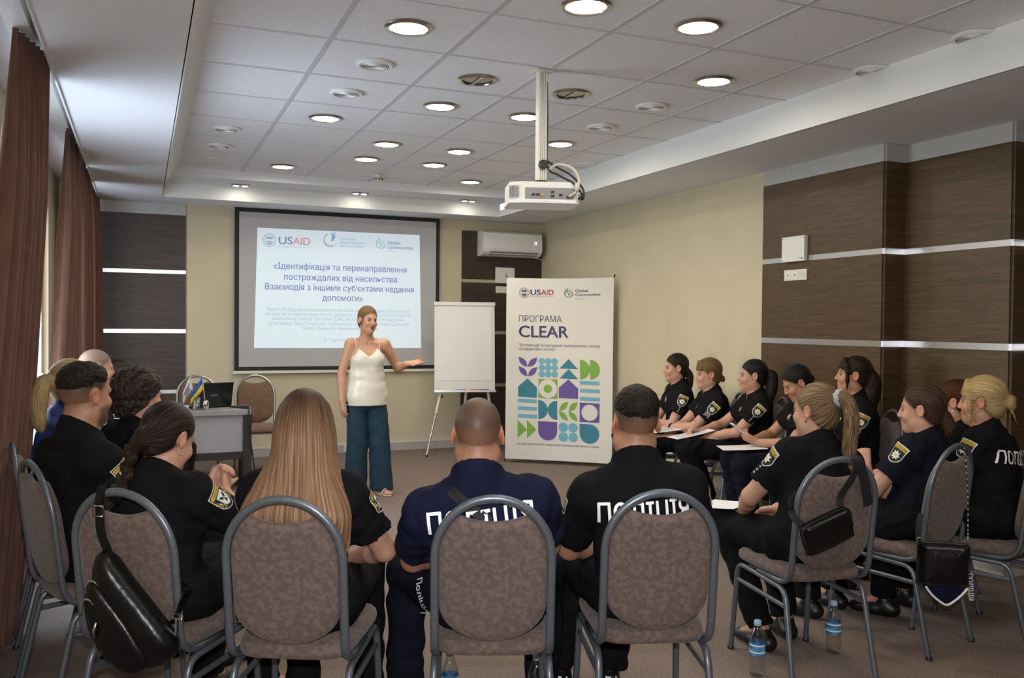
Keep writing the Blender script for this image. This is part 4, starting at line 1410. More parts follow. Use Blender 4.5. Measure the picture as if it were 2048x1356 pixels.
GRP = 'banquet chairs of the seated circle'
CH = {}
CHAIRS = [
    ('E', (.975, 2.425), 21, 'brown banquet chair under the person with the shaved head, back squarely to the camera'),
    ('A', (-.50, 4.16), 83, 'empty brown banquet chair at the far left edge against the curtain'),
    ('B', (-.385, 3.64), 68, 'brown banquet chair under the bearded person at the left'),
    ('C', (-.069, 2.92), 38, 'brown banquet chair with a black leather backpack hung on it'),
    ('D', (.379, 2.63), 27, 'brown banquet chair under the person with very long fair hair'),
    ('F', (1.507, 2.322), 18, 'brown banquet chair under the person with short dark hair'),
    ('G', (2.555, 2.66), 8, 'brown banquet chair with a small black shoulder bag hung on its back'),
    ('H', (3.35, 2.79), -14, 'brown banquet chair with a black handbag and a cap hung low at its back'),
    ('I', (3.80, 2.70), -26, 'brown banquet chair cut by the right edge, under the blonde with the bun'),
    ('J', (4.36, 4.10), -66, 'brown banquet chair under the person with the fringe, by the wood cladding'),
    ('R4', (4.34, 4.58), -66, 'brown banquet chair under the person looking down at a phone'),
    ('K', (4.34, 5.10), -66, 'brown banquet chair under the person with the dark ponytail writing'),
    ('L', (4.32, 5.57), -68, 'brown banquet chair under the person with the fair fringe, arms folded'),
    ('M', (4.31, 6.03), -70, 'brown banquet chair farthest along the right wall beside the banner'),
    ('RED', (4.06, 3.22), -40, 'brown banquet chair under the red-haired person at the right'),
    ('L4', (-.24, 4.26), 66, 'brown banquet chair under the person with curly grey-brown hair'),
    ('L2', (-.60, 4.66), 75, 'brown banquet chair under the person with the blonde ponytail'),
    ('L1', (-.50, 5.86), 85, 'brown banquet chair under the shaven-headed person by the curtain'),
    ('L5', (-.40, 6.62), 95, 'brown banquet chair under the half hidden dark-haired person'),
]
base = None
for key, top, yaw, lb in CHAIRS:
    loc, rz = chair_at(top, yaw)
    if base is None:
        base = make_chair('banquet_chair', lb, MT['suede'], GRP)
        base.location, base.rotation_euler = loc, (0, 0, rz)
        CH[key] = base
    else:
        CH[key] = dup(base, loc, rz, lb)
tan = None
for top, lb in [((1.01, 8.76), 'tan banquet chair to the right behind the desk'), ((.485, 8.82), 'tan banquet chair to the left behind the desk, mostly hidden by the flags')]:
    loc, rz = chair_at(top, 180)
    if tan is None:
        tan = make_chair('banquet_chair', lb, MT['suede_tan'], 'tan chairs behind the desk', 'champagne')
        tan.location, tan.rotation_euler = loc, (0, 0, rz)
    else:
        dup(tan, loc, rz, lb)


# ------------------------------------------------------------------ water bottles
def make_bottle(name, label, group):
    t = thing(name, label, 'bottle', (0, 0, 0), 0, group)
    m = MB(); m.lathe([(.002, .004), (.026, .0), (.032, .008), (.032, .03), (.0295, .035), (.032, .04), (.032, .055), (.0295, .06), (.032, .066), (.032, .150), (.028, .172), (.018, .195), (.0135, .205), (.0135, .218)], MT['bottle'], 22, cap=False)
    m.build('body', t, True)
    m = MB(); m.lathe([(.0326, .088), (.0326, .140)], MT['bottle_label'], 24, cap=False)
    lb_ = m.build('wrapper', t, True)
    m = MB()
    for zz in (.100, .128):
        m.lathe([(.0329, zz), (.0329, zz + .006)], MT['paper'], 24, cap=False)
    m.build('label_stripe', lb_, True)
    m = MB(); m.lathe([(.0148, .210), (.0152, .212), (.0152, .226), (.0135, .229), (.001, .229)], MT['bottle_cap'], 18); m.build('cap', t, True, angle=40)
    return t


bt = None
for (x, y), lb in [((2.352, 2.905), 'water bottle with a blue label by the left legs of the shoulder-bag chair'), ((2.835, 2.985), 'water bottle standing under the right side of the chair with the shoulder bag'),
                   ((1.06, 3.06), 'water bottle under the chair of the person with the shaved head'), ((1.345, 2.905), 'water bottle between the two middle chairs'), ((3.73, 4.75), 'water bottle on the carpet past the elbow of the person with the scrunchie')]:
    if bt is None:
        bt = make_bottle('water_bottle', lb, 'water bottles on the carpet'); bt.location = (x, y, 0)
    else:
        dup(bt, (x, y, 0), rng.uniform(0, 6), lb)

# ================================================================== people: smooth bodies from blended volumes
BIG = 0.06
f32 = np.float32


def V(*a):
    return np.array(a, dtype=np.float64)


def unit(v):
    v = np.asarray(v, float)
    return v / (np.linalg.norm(v) + 1e-12)


class Field:
    """distance field on a rectilinear grid; volumes are blended in one after another"""

    def __init__(s, xs, ys, zs):
        s.ax = [np.asarray(a, dtype=f32) for a in (xs, ys, zs)]
        s.D = np.full((len(xs), len(ys), len(zs)), BIG, dtype=f32)

    def sub(s, lo, hi):
        sl = []
        for a, l, h in zip(s.ax, lo, hi):
            i, j = np.searchsorted(a, l), np.searchsorted(a, h)
            if j <= i:
                return None
            sl.append(slice(i, j))
        X = s.ax[0][sl[0]][:, None, None]
        Y = s.ax[1][sl[1]][None, :, None]
        Z = s.ax[2][sl[2]][None, None, :]
        return tuple(sl), X, Y, Z

    def blend(s, sl, d, k, op):
        a = s.D[sl]
        if op == 'u':
            if k > 0:
                h = np.maximum(k - np.abs(a - d), 0) / k
                s.D[sl] = np.minimum(a, d) - h * h * (k * .25)
            else:
                s.D[sl] = np.minimum(a, d)
        else:
            nd = -d
            if k > 0:
                h = np.maximum(k - np.abs(a - nd), 0) / k
                s.D[sl] = np.maximum(a, nd) + h * h * (k * .25)
            else:
                s.D[sl] = np.maximum(a, nd)

    def cap(s, a, b, ra, rb=None, k=.02, op='u', sq=None):
        """tapered capsule; sq=(axis vector, factor) flattens it along that axis"""
        rb = ra if rb is None else rb
        a, b = np.asarray(a, float), np.asarray(b, float)
        R = max(ra, rb) + k + .03
        r_ = s.sub(np.minimum(a, b) - R, np.maximum(a, b) + R)
        if r_ is None:
            return s
        sl, X, Y, Z = r_
        px, py, pz = X - f32(a[0]), Y - f32(a[1]), Z - f32(a[2])
        ab = (b - a).astype(f32)
        fac = 1.0
        if sq is not None:
            ax, fac = unit(sq[0]).astype(f32), f32(sq[1])
            dt = (px * ax[0] + py * ax[1] + pz * ax[2]) * (1 / fac - 1)
            px, py, pz = px + dt * ax[0], py + dt * ax[1], pz + dt * ax[2]
            da = float(ab @ ax) * (1 / fac - 1)
            ab = ab + ax * f32(da)
        L2 = float(ab @ ab) + 1e-12
        t = np.clip((px * ab[0] + py * ab[1] + pz * ab[2]) * f32(1 / L2), 0, 1)
        d = np.sqrt((px - t * ab[0]) ** 2 + (py - t * ab[1]) ** 2 + (pz - t * ab[2]) ** 2) - (f32(ra) + t * f32(rb - ra))
        if sq is not None:
            d = d * fac if fac < 1 else d
        s.blend(sl, d, k, op)
        return s

    def ell(s, c, r, R=None, k=.02, op='u'):
        """ellipsoid with radii r along the columns of R"""
        c, r = np.asarray(c, float), np.asarray(r, float)
        R = np.eye(3) if R is None else np.asarray(R, float)
        ext = np.sqrt(((R * r[None, :]) ** 2).sum(1)) + k + .03
        r_ = s.sub(c - ext, c + ext)
        if r_ is None:
            return s
        sl, X, Y, Z = r_
        px, py, pz = X - f32(c[0]), Y - f32(c[1]), Z - f32(c[2])
        k0 = 0
        k1 = 0
        for i in range(3):
            u = (px * f32(R[0, i]) + py * f32(R[1, i]) + pz * f32(R[2, i])) * f32(1 / r[i])
            k0 = k0 + u * u
            k1 = k1 + u * u * f32(1 / (r[i] * r[i]))
        k0 = np.sqrt(k0)
        d = k0 * (k0 - 1) / (np.sqrt(k1) + f32(1e-9))
        s.blend(sl, d, k, op)
        return s

    def cut(s, n, p, lo=None, hi=None, k=0.0):
        """keep what lies on the side n points away from, i.e. remove n.(x-p) > 0, inside the box lo..hi"""
        n = unit(n)
        lo = np.array([a[0] for a in s.ax]) if lo is None else np.asarray(lo)
        hi = np.array([a[-1] + 1 for a in s.ax]) if hi is None else np.asarray(hi)
        r_ = s.sub(lo, hi)
        if r_ is None:
            return s
        sl, X, Y, Z = r_
        d = (X - f32(p[0])) * f32(n[0]) + (Y - f32(p[1])) * f32(n[1]) + (Z - f32(p[2])) * f32(n[2])
        s.blend(sl, -d, k, 's')
        return s

    def ripple(s, amp, wl, seed, lo=None, hi=None):
        """soft cloth creases"""
        r_ = random.Random(seed)
        lo = np.array([a[0] for a in s.ax]) if lo is None else np.asarray(lo)
        hi = np.array([a[-1] + 1 for a in s.ax]) if hi is None else np.asarray(hi)
        q = s.sub(lo, hi)
        if q is None:
            return s
        sl, X, Y, Z = q
        tot = 0
        for _ in range(4):
            d = unit([r_.gauss(0, 1), r_.gauss(0, 1), r_.gauss(0, 1)])
            e_ = unit([r_.gauss(0, 1), r_.gauss(0, 1), r_.gauss(0, 1)])
            w = 2 * math.pi / (wl * r_.uniform(.7, 1.5))
            ph = r_.uniform(0, 6)
            u = X * f32(d[0] * w) + Y * f32(d[1] * w) + Z * f32(d[2] * w)
            v = X * f32(e_[0] * w * .45) + Y * f32(e_[1] * w * .45) + Z * f32(e_[2] * w * .45)
            tot = tot + (1 - 2 * np.abs(np.sin(u * .5 + f32(1.2) * np.sin(v + f32(ph)) + f32(ph))))
        s.D[sl] += f32(amp * .25) * tot
        return s

    def mesh(s):
        D = s.D
        S = D < 0
        c = np.zeros((D.shape[0] - 1, D.shape[1] - 1, D.shape[2] - 1), np.int8)
        for dx in (0, 1):
            for dy in (0, 1):
                for dz in (0, 1):
                    c += S[dx:D.shape[0] - 1 + dx, dy:D.shape[1] - 1 + dy, dz:D.shape[2] - 1 + dz]
        act = (c > 0) & (c < 8)
        I, J, K = np.nonzero(act)
        idx = np.full(act.shape, -1, np.int32)
        idx[I, J, K] = np.arange(len(I))
        P = np.zeros((len(I), 3), np.float64)
        W = np.zeros(len(I))
        ax = s.ax
        for axis in range(3):
            o1, o2 = [(1, 2), (0, 2), (0, 1)][axis]
            for u in (0, 1):
                for v in (0, 1):
                    o = [0, 0, 0]
                    o[o1], o[o2] = u, v
                    a = [I + o[0], J + o[1], K + o[2]]
                    b = [q.copy() for q in a]
                    b[axis] = b[axis] + 1
                    da, db = D[a[0], a[1], a[2]], D[b[0], b[1], b[2]]
                    m = (da < 0) != (db < 0)
                    t = np.where(m, da / np.where(m, da - db, 1), 0)
                    for q in range(3):
                        if q == axis:
                            w_ = ax[q][a[q]] + t * (ax[q][b[q]] - ax[q][a[q]])
                        else:
                            w_ = ax[q][a[q]]
                        P[:, q] += np.where(m, w_, 0)
                    W += m
        P /= W[:, None]
        F = []
        for axis in range(3):
            o1, o2 = [(1, 2), (2, 0), (0, 1)][axis]
            sl0 = [slice(None)] * 3
            sl1 = [slice(None)] * 3
            sl0[axis], sl1[axis] = slice(0, -1), slice(1, None)
            ch = S[tuple(sl0)] != S[tuple(sl1)]
            g = np.array(np.nonzero(ch))
            ok = (g[o1] > 0) & (g[o2] > 0) & (g[o1] < D.shape[o1] - 1) & (g[o2] < D.shape[o2] - 1)
            g = g[:, ok]

            def at(u, v):
                q = g.copy()
                q[o1] = q[o1] - u
                q[o2] = q[o2] - v
                return idx[q[0], q[1], q[2]]
            quad = np.stack([at(1, 1), at(0, 1), at(0, 0), at(1, 0)], 1)
            inside = S[g[0], g[1], g[2]]
            quad[~inside] = quad[~inside][:, ::-1]
            F.append(quad)
        return P, np.concatenate(F)


def axis_pts(lo, hi, coarse, fine=None, zones=()):
    pts = [lo]
    while pts[-1] < hi:
        x = pts[-1]
        st = coarse
        for a, b in zones:
            if a - coarse < x < b:
                st = fine
        pts.append(x + st)
    return np.array(pts)


def np_mesh(name, P, Fq, mat, parent=None, col=None, hv=None, root=None):
    me = bpy.data.meshes.new(name)
    n, m = len(P), len(Fq)
    me.vertices.add(n)
    me.vertices.foreach_set('co', P.astype(np.float32).ravel())
    me.loops.add(m * 4)
    me.loops.foreach_set('vertex_index', Fq.astype(np.int32).ravel())
    me.polygons.add(m)
    me.polygons.foreach_set('loop_start', np.arange(0, m * 4, 4, dtype=np.int32))
    me.polygons.foreach_set('loop_total', np.full(m, 4, dtype=np.int32))
    me.polygons.foreach_set('use_smooth', np.ones(m, dtype=bool))
    me.materials.append(mat)
    if col is not None:
        a = me.color_attributes.new('tone', 'FLOAT_COLOR', 'POINT')
        a.data.foreach_set('color', np.concatenate([col, np.ones((n, 1))], 1).astype(np.float32).ravel())
    if hv is not None:
        a = me.attributes.new('strand', 'FLOAT_VECTOR', 'POINT')
        a.data.foreach_set('vector', hv.astype(np.float32).ravel())
        a = me.attributes.new('root', 'FLOAT', 'POINT')
        a.data.foreach_set('value', (np.ones(n) if root is None else root).astype(np.float32))
    me.update(calc_edges=True)
    me.validate()
    return link(name, me, parent)


# ------------------------------------------------------------------ skin and hair materials
def skin_mat():
    m, nt, b = new_mat('skin')
    n, l = nt.nodes, nt.links
    at = n.new('ShaderNodeAttribute'); at.attribute_name = 'tone'
    tc = n.new('ShaderNodeTexCoord')
    nz = n.new('ShaderNodeTexNoise'); nz.inputs['Scale'].default_value = 55; nz.inputs['Detail'].default_value = 5
    l.new(tc.outputs['Object'], nz.inputs['Vector'])
    mr = n.new('ShaderNodeMapRange'); mr.inputs['To Min'].default_value = .86; mr.inputs['To Max'].default_value = 1.12
    l.new(nz.outputs['Fac'], mr.inputs['Value'])
    vm = n.new('ShaderNodeVectorMath'); vm.operation = 'SCALE'
    l.new(at.outputs['Color'], vm.inputs[0]); l.new(mr.outputs[0], vm.inputs['Scale'])
    l.new(vm.outputs[0], b.inputs['Base Color'])
    b.inputs['Roughness'].default_value = .5
    b.inputs['Specular IOR Level'].default_value = .4
    b.inputs['Subsurface Weight'].default_value = 0.0
    bp = n.new('ShaderNodeBump'); bp.inputs['Strength'].default_value = .08; bp.inputs['Distance'].default_value = .002
    n2 = n.new('ShaderNodeTexNoise'); n2.inputs['Scale'].default_value = 400
    l.new(tc.outputs['Object'], n2.inputs['Vector']); l.new(n2.outputs['Fac'], bp.inputs['Height']); l.new(bp.outputs[0], b.inputs['Normal'])
    return m


SKIN = skin_mat()


def hair_mat(name, dark, mid, light, rough=.42):
    m, nt, b = new_mat(name)
    n, l = nt.nodes, nt.links
    at = n.new('ShaderNodeAttribute'); at.attribute_name = 'strand'
    nz = n.new('ShaderNodeTexNoise'); nz.inputs['Scale'].default_value = 1.0; nz.inputs['Detail'].default_value = 6; nz.inputs['Roughness'].default_value = .65
    l.new(at.outputs['Vector'], nz.inputs['Vector'])
    rp = n.new('ShaderNodeValToRGB')
    e_ = rp.color_ramp.elements
    e_[0].position, e_[0].color = .34, rgb(dark)
    e_[1].position, e_[1].color = .68, rgb(light)
    q = e_.new(.5); q.color = rgb(mid)
    l.new(nz.outputs['Fac'], rp.inputs['Fac'])
    ar = n.new('ShaderNodeAttribute'); ar.attribute_name = 'root'
    mc = n.new('ShaderNodeMix'); mc.data_type = 'RGBA'; mc.blend_type = 'MULTIPLY'
    mc.inputs[0].default_value = 1.0
    rr = n.new('ShaderNodeValToRGB')
    rr.color_ramp.elements[0].color = (.26, .22, .20, 1); rr.color_ramp.elements[1].color = (1, 1, 1, 1)
    l.new(ar.outputs['Fac'], rr.inputs['Fac'])
    l.new(rp.outputs['Color'], mc.inputs[6]); l.new(rr.outputs['Color'], mc.inputs[7])
    l.new(mc.outputs[2], b.inputs['Base Color'])
    b.inputs['Roughness'].default_value = rough
    b.inputs['Specular IOR Level'].default_value = .12
    bp = n.new('ShaderNodeBump'); bp.inputs['Strength'].default_value = .5; bp.inputs['Distance'].default_value = .006
    l.new(nz.outputs['Fac'], bp.inputs['Height']); l.new(bp.outputs[0], b.inputs['Normal'])
    return m


HM = dict(
    black=hair_mat('black_hair', (.003, .0026, .0025), (.010, .0085, .0075), (.050, .041, .036), .34),  # lightest strand tone paints in gloss highlights
    dark=hair_mat('dark_brown_hair', (.004, .0025, .002), (.015, .009, .0066), (.065, .040, .028), .36),  # light strand tone stands in for the sheen on dark hair
    brown=hair_mat('brown_hair', (.014, .0075, .0045), (.042, .022, .013), (.11, .060, .034)),
    curly=hair_mat('greying_brown_hair', (.006, .004, .003), (.026, .018, .013), (.125, .095, .075), .5),
    redb=hair_mat('red_brown_hair', (.013, .0045, .0022), (.045, .0145, .006), (.10, .034, .012)),
    fair=hair_mat('long_fair_hair', (.095, .048, .024), (.22, .122, .066), (.42, .265, .155), .38),
    blonde=hair_mat('streaked_blonde_hair', (.034, .019, .010), (.14, .086, .046), (.42, .29, .165)),
    pale=hair_mat('pale_blonde_hair', (.18, .110, .042), (.38, .26, .115), (.62, .47, .25)),
    straw=hair_mat('straw_blonde_hair', (.065, .035, .015), (.150, .085, .038), (.26, .165, .080)),
    short=hair_mat('short_dark_hair', (.0045, .0032, .0024), (.013, .009, .0062), (.040, .028, .020), .55),
)

# ------------------------------------------------------------------ anatomy


def ik(a, t, l1, l2, pole):
    """elbow position between shoulder a and wrist t"""
    d = t - a
    L = np.linalg.norm(d)
    if L > (l1 + l2) * .995:
        t = a + d / L * (l1 + l2) * .995
        d = t - a
        L = np.linalg.norm(d)
    u = d / L
    x = (l1 * l1 - l2 * l2 + L * L) / (2 * L)
    h = math.sqrt(max(l1 * l1 - x * x, 1e-6))
    p = pole - u * (pole @ u)
    return a + u * x + unit(p) * h, t


def rotz(a):
    c, s = math.cos(a), math.sin(a)
    return np.array([[c, -s, 0], [s, c, 0], [0, 0, 1]])


def rotx(a):
    c, s = math.cos(a), math.sin(a)
    return np.array([[1, 0, 0], [0, c, -s], [0, s, c]])


def roty(a):
    c, s = math.cos(a), math.sin(a)
    return np.array([[c, 0, s], [0, 1, 0], [-s, 0, c]])


def add_head(F, hc, HR, s, ears=True, male=False, fine=True):
    """skull, face and ears in the head frame HR (columns right, forward, up)"""
    def W(x, y, z):
        return hc + HR @ (V(x, y, z) * s)

    def E(c, r, k=.01, op='u', Rl=None):
        F.ell(W(*c), np.array(r) * s, HR if Rl is None else HR @ Rl, k, op)
    E((0, -.014, .030), (.074, .094, .086), .0)
    E((0, .026, -.040), (.060 if male else .056, .064, .078), .03)
    E((0, .063, -.097), (.031 if male else .021, .023, .020), .035)
    for sx in (-1, 1):
        E((sx * (.045 if male else .040), .006, -.068), (.026 if male else .017, .038, .026), .03)
        E((sx * .036, .062, -.034), (.020, .020, .020), .022)
    F.cap(W(-.034, .078, .019), W(.034, .078, .019), (.010 if male else .0065) * s, k=.016)
    for sx in (-1, 1):
        E((sx * .031, .094, .001), (.017, .013, .0105), .010, 's')
    F.cap(W(0, .086, .008), W(0, .1045 if male else .1025, -.030), .0072 * s, (.0115 if male else .0098) * s, k=.010)
    for sx in (-1, 1):
        E((sx * .0085, .097, -.034), (.0070, .009, .0062), .006)
    E((0, .0850, -.060), (.021, .011, .0062), .005)
    E((0, .0842, -.0715), (.0185, .011, .0070), .005)
    E((0, .082, -.052), (.010, .008, .006), .008)
    if ears:
        for sx in (-1, 1):
            Rl = rotz(sx * .35) @ roty(sx * -.12)
            E((sx * .078, -.010, -.006), (.0075, .019, .033), .006, 'u', Rl)
            E((sx * .083, -.012, .000), (.006, .010, .018), .004, 's', Rl)


def build_hand(F, wr, d, n, side, curl, spread=.16, s=1.0, thumb=.5):
    """wr wrist, d towards the fingers, n out of the back of the hand; side +1 right hand"""
    d = unit(d); n = unit(n - d * (n @ d)); t = np.cross(d, n) * side      # t points to the thumb side
    F.cap(wr - d * .01, wr + d * .075 * s, .022 * s, .031 * s, k=.016, sq=(n, .52))
    for q in (-.022, -.007, .008, .023):
        F.cap(wr + d * .03 * s + t * q * .7 * s, wr + d * .082 * s + t * q * s, .0125 * s, .0115 * s, k=.008)
    tips = []
    for i, (q, L) in enumerate(((.024, .068), (.008, .076), (-.0085, .070), (-.024, .055))):
        a = wr + d * .083 * s + t * q * s
        dd = unit(d + t * (q * spread * 9))
        c_ = curl[i] if isinstance(curl, (list, tuple)) else curl
        ang = 0
        for j, (fr, r0, r1) in enumerate(((.46, .0095, .0088), (.30, .0088, .0080), (.24, .0080, .0066))):
            ang += c_ * (.85, 1.0, .7)[j]
            v = dd * math.cos(ang) - n * math.sin(ang)
            b = a + v * L * fr * s
            F.cap(a, b, r0 * s, r1 * s, k=.0035)
            a = b
        tips.append(a)
    a = wr + d * .018 * s + t * .020 * s - n * .006
    v = unit(d * .62 + t * .72 - n * thumb * .5)
    b = a + v * .042 * s
    F.cap(a, b, .0135 * s, .0105 * s, k=.012)
    v2 = unit(d * .9 + t * .25 - n * thumb)
    c = b + v2 * .030 * s
    F.cap(b, c, .0102 * s, .0090 * s, k=.004)
    e_ = c + unit(v2 + d * .2) * .022 * s
    F.cap(c, e_, .0090 * s, .0070 * s, k=.003)
    return wr + d * .08 * s - n * .02


SKINS = dict(fair=(.49, .27, .178), tan=(.41, .200, .120), pink=(.51, .275, .19), warm=(.45, .225, .136))


class Person:
    pass


def decal(target, tri_verts, faces_by_mat, F, name, parent, lift=.003, reach=.20, cell=.018):
    """lay a flat badge or lettering (drawn in the frame F, z outwards) onto the cloth of target"""
    me = target.data
    vs = [v.co.copy() for v in me.vertices]
    bvh = BVHTree.FromPolygons(vs, [tuple(p.vertices) for p in me.polygons])
    mb = MB()
    nrm = F.col[2].to_3d()
    last = None
    for mat, layer, verts, faces in faces_by_mat:
        bm = bmesh.new()
        bv = [bm.verts.new((x, y, 0)) for x, y in verts]
        for f in faces:
            try:
                bm.faces.new([bv[i] for i in f])
            except ValueError:
                pass
        bmesh.ops.triangulate(bm, faces=[f for f in bm.faces if len(f.verts) > 4])
        for _ in range(3):
            ed = [e_ for e_ in bm.edges if e_.calc_length() > cell]
            if not ed:
                break
            bmesh.ops.subdivide_edges(bm, edges=ed, cuts=1)
            bmesh.ops.triangulate(bm, faces=bm.faces[:])
        out = []
        for v in bm.verts:
            p = F @ Vector((v.co.x, v.co.y, reach))
            h = bvh.ray_cast(p, -nrm, reach * 2.5)
            if h[0] is not None:
                last = (h[0] - p).dot(nrm)
                q = h[0] + h[1].normalized() * (lift + .0007 * layer) if h[1].dot(nrm) > .15 else h[0] + nrm * (lift + .0007 * layer)
            else:
                q = p + nrm * (last if last is not None else -reach)
            out.append(q)
        bm.verts.index_update()
        mb.add(out, [[v.index for v in f.verts] for f in bm.faces], mat)
        bm.free()
    return mb.build(name, parent)


def fan(pts):
    return pts, [tuple(range(len(pts)))]


def tri(pts):
    t = tessellate_polygon([[Vector((x, y, 0)) for x, y in pts]])
    return pts, [tuple(q) for q in t]


def shield(w, h, top=0.0):
    pts = [(-w / 2, h * .5), (w / 2, h * .5), (w / 2 * .98, 0)]
    for i in range(9):
        t = i / 8
        pts.append((w / 2 * .98 * math.cos(t * math.pi / 2), -h * .5 * math.sin(t * math.pi / 2) * 1.0))
    for i in range(7, -1, -1):
        t = i / 8
        pts.append((-w / 2 * .98 * math.cos(t * math.pi / 2), -h * .5 * math.sin(t * math.pi / 2)))
    pts.append((-w / 2 * .98, 0))
    return pts


def star(r0, r1, n, cy=0.0):
    return [((r0 if i % 2 == 0 else r1) * math.sin(math.pi * i / n), cy + (r0 if i % 2 == 0 else r1) * math.cos(math.pi * i / n)) for i in range(2 * n)]


def rect(x0, y0, x1, y1):
    return [(x0, y0), (x1, y0), (x1, y1), (x0, y1)]


def patch_layers(kind, s=1.0):
    L = []
    w, h = .074 * s, .092 * s
    if kind == 'star':
        L.append((MT['patch_white'], 0) + fan(shield(w, h)))
        L.append((MT['patch_black'], 1) + fan(shield(w * .91, h * .92)))
        L.append((MT['patch_yellow'], 2) + fan(rect(-w * .44, h * .26, w * .44, h * .44)))
        v, f = text2d('ПОЛІЦІЯ', 1, .02, 'CENTER')
        x1 = max(q[0] for q in v)
        L.append((MT['patch_black'], 3, [(x / x1 * w * .40, h * .30 + y * h * .14) for x, y in v], f))
        L.append((MT['patch_white'], 2) + tri(star(w * .33, w * .19, 8, -h * .08)))
        L.append((MT['patch_yellow'], 3) + fan(disc(0, -h * .08, w * .12, 14)))
    else:
        L.append((MT['patch_white'], 0) + fan(shield(w, h)))
        L.append((MT['patch_black'], 1) + fan(shield(w * .93, h * .94)))
        L.append((MT['patch_yellow'], 2) + fan(rect(-w * .43, h * .27, w * .43, h * .43)))
        v, f = text2d('ГОЛОВНЕ УПРАВЛІННЯ', 1, .02, 'CENTER')
        x1 = max(q[0] for q in v)
        L.append((MT['patch_black'], 3, [(x / x1 * w * .40, h * .31 + y * h * .11) for x, y in v], f))
        for sx, st in ((-1, 'ЧЕРНІГІВ'), (1, 'ОБЛАСТЬ')):
            v, f = text2d(st, 1, .03, 'CENTER')
            x1 = max(q[0] for q in v)
            a = math.radians(-68 * sx * -1)
            pts = []
            for x, y in v:
                xx, yy = x / x1 * h * .25, y * h * .13 - h * .05
                pts.append((sx * w * .37 + (xx * math.cos(a) - yy * math.sin(a)), -h * .06 + xx * math.sin(a) + yy * math.cos(a)))
            L.append((MT['patch_yellow'], 2, pts, f))
        sh = [(x, y - h * .06) for x, y in shield(w * .52, h * .58)]
        L.append((MT['patch_white'], 2) + fan(sh))
        # spread eagle: body, two wings, tail
        for sx in (-1, 1):
            wing = [(0, .02), (.10, .16), (.17, .20), (.20, .10), (.15, .12), (.18, .02), (.12, .05), (.13, -.04), (.06, .0), (0, -.08)]
            q = [(sx * x * w * 1.05, y * h * .9 - h * .03) for x, y in wing]
            L.append((MT['patch_black'], 3) + tri(q if sx > 0 else q[::-1]))
        L.append((MT['patch_grey'], 4) + fan(disc(0, -h * .04, w * .055, 12)))
        L.append((MT['patch_black'], 3) + tri([(-.05 * w, -.08 * h), (.05 * w, -.08 * h), (.09 * w, -.24 * h), (0, -.20 * h), (-.09 * w, -.24 * h)]))
    return L


def text_layer(st, w, h, mat, bold=.02, layer=0):
    v, f = text2d(st, 1.0, bold, 'CENTER')
    x1 = max(q[0] for q in v)
    y1 = max(q[1] for q in v)
    return (mat, layer, [(x / x1 * w / 2, (y / y1 - .5) * h) for x, y in v], f)


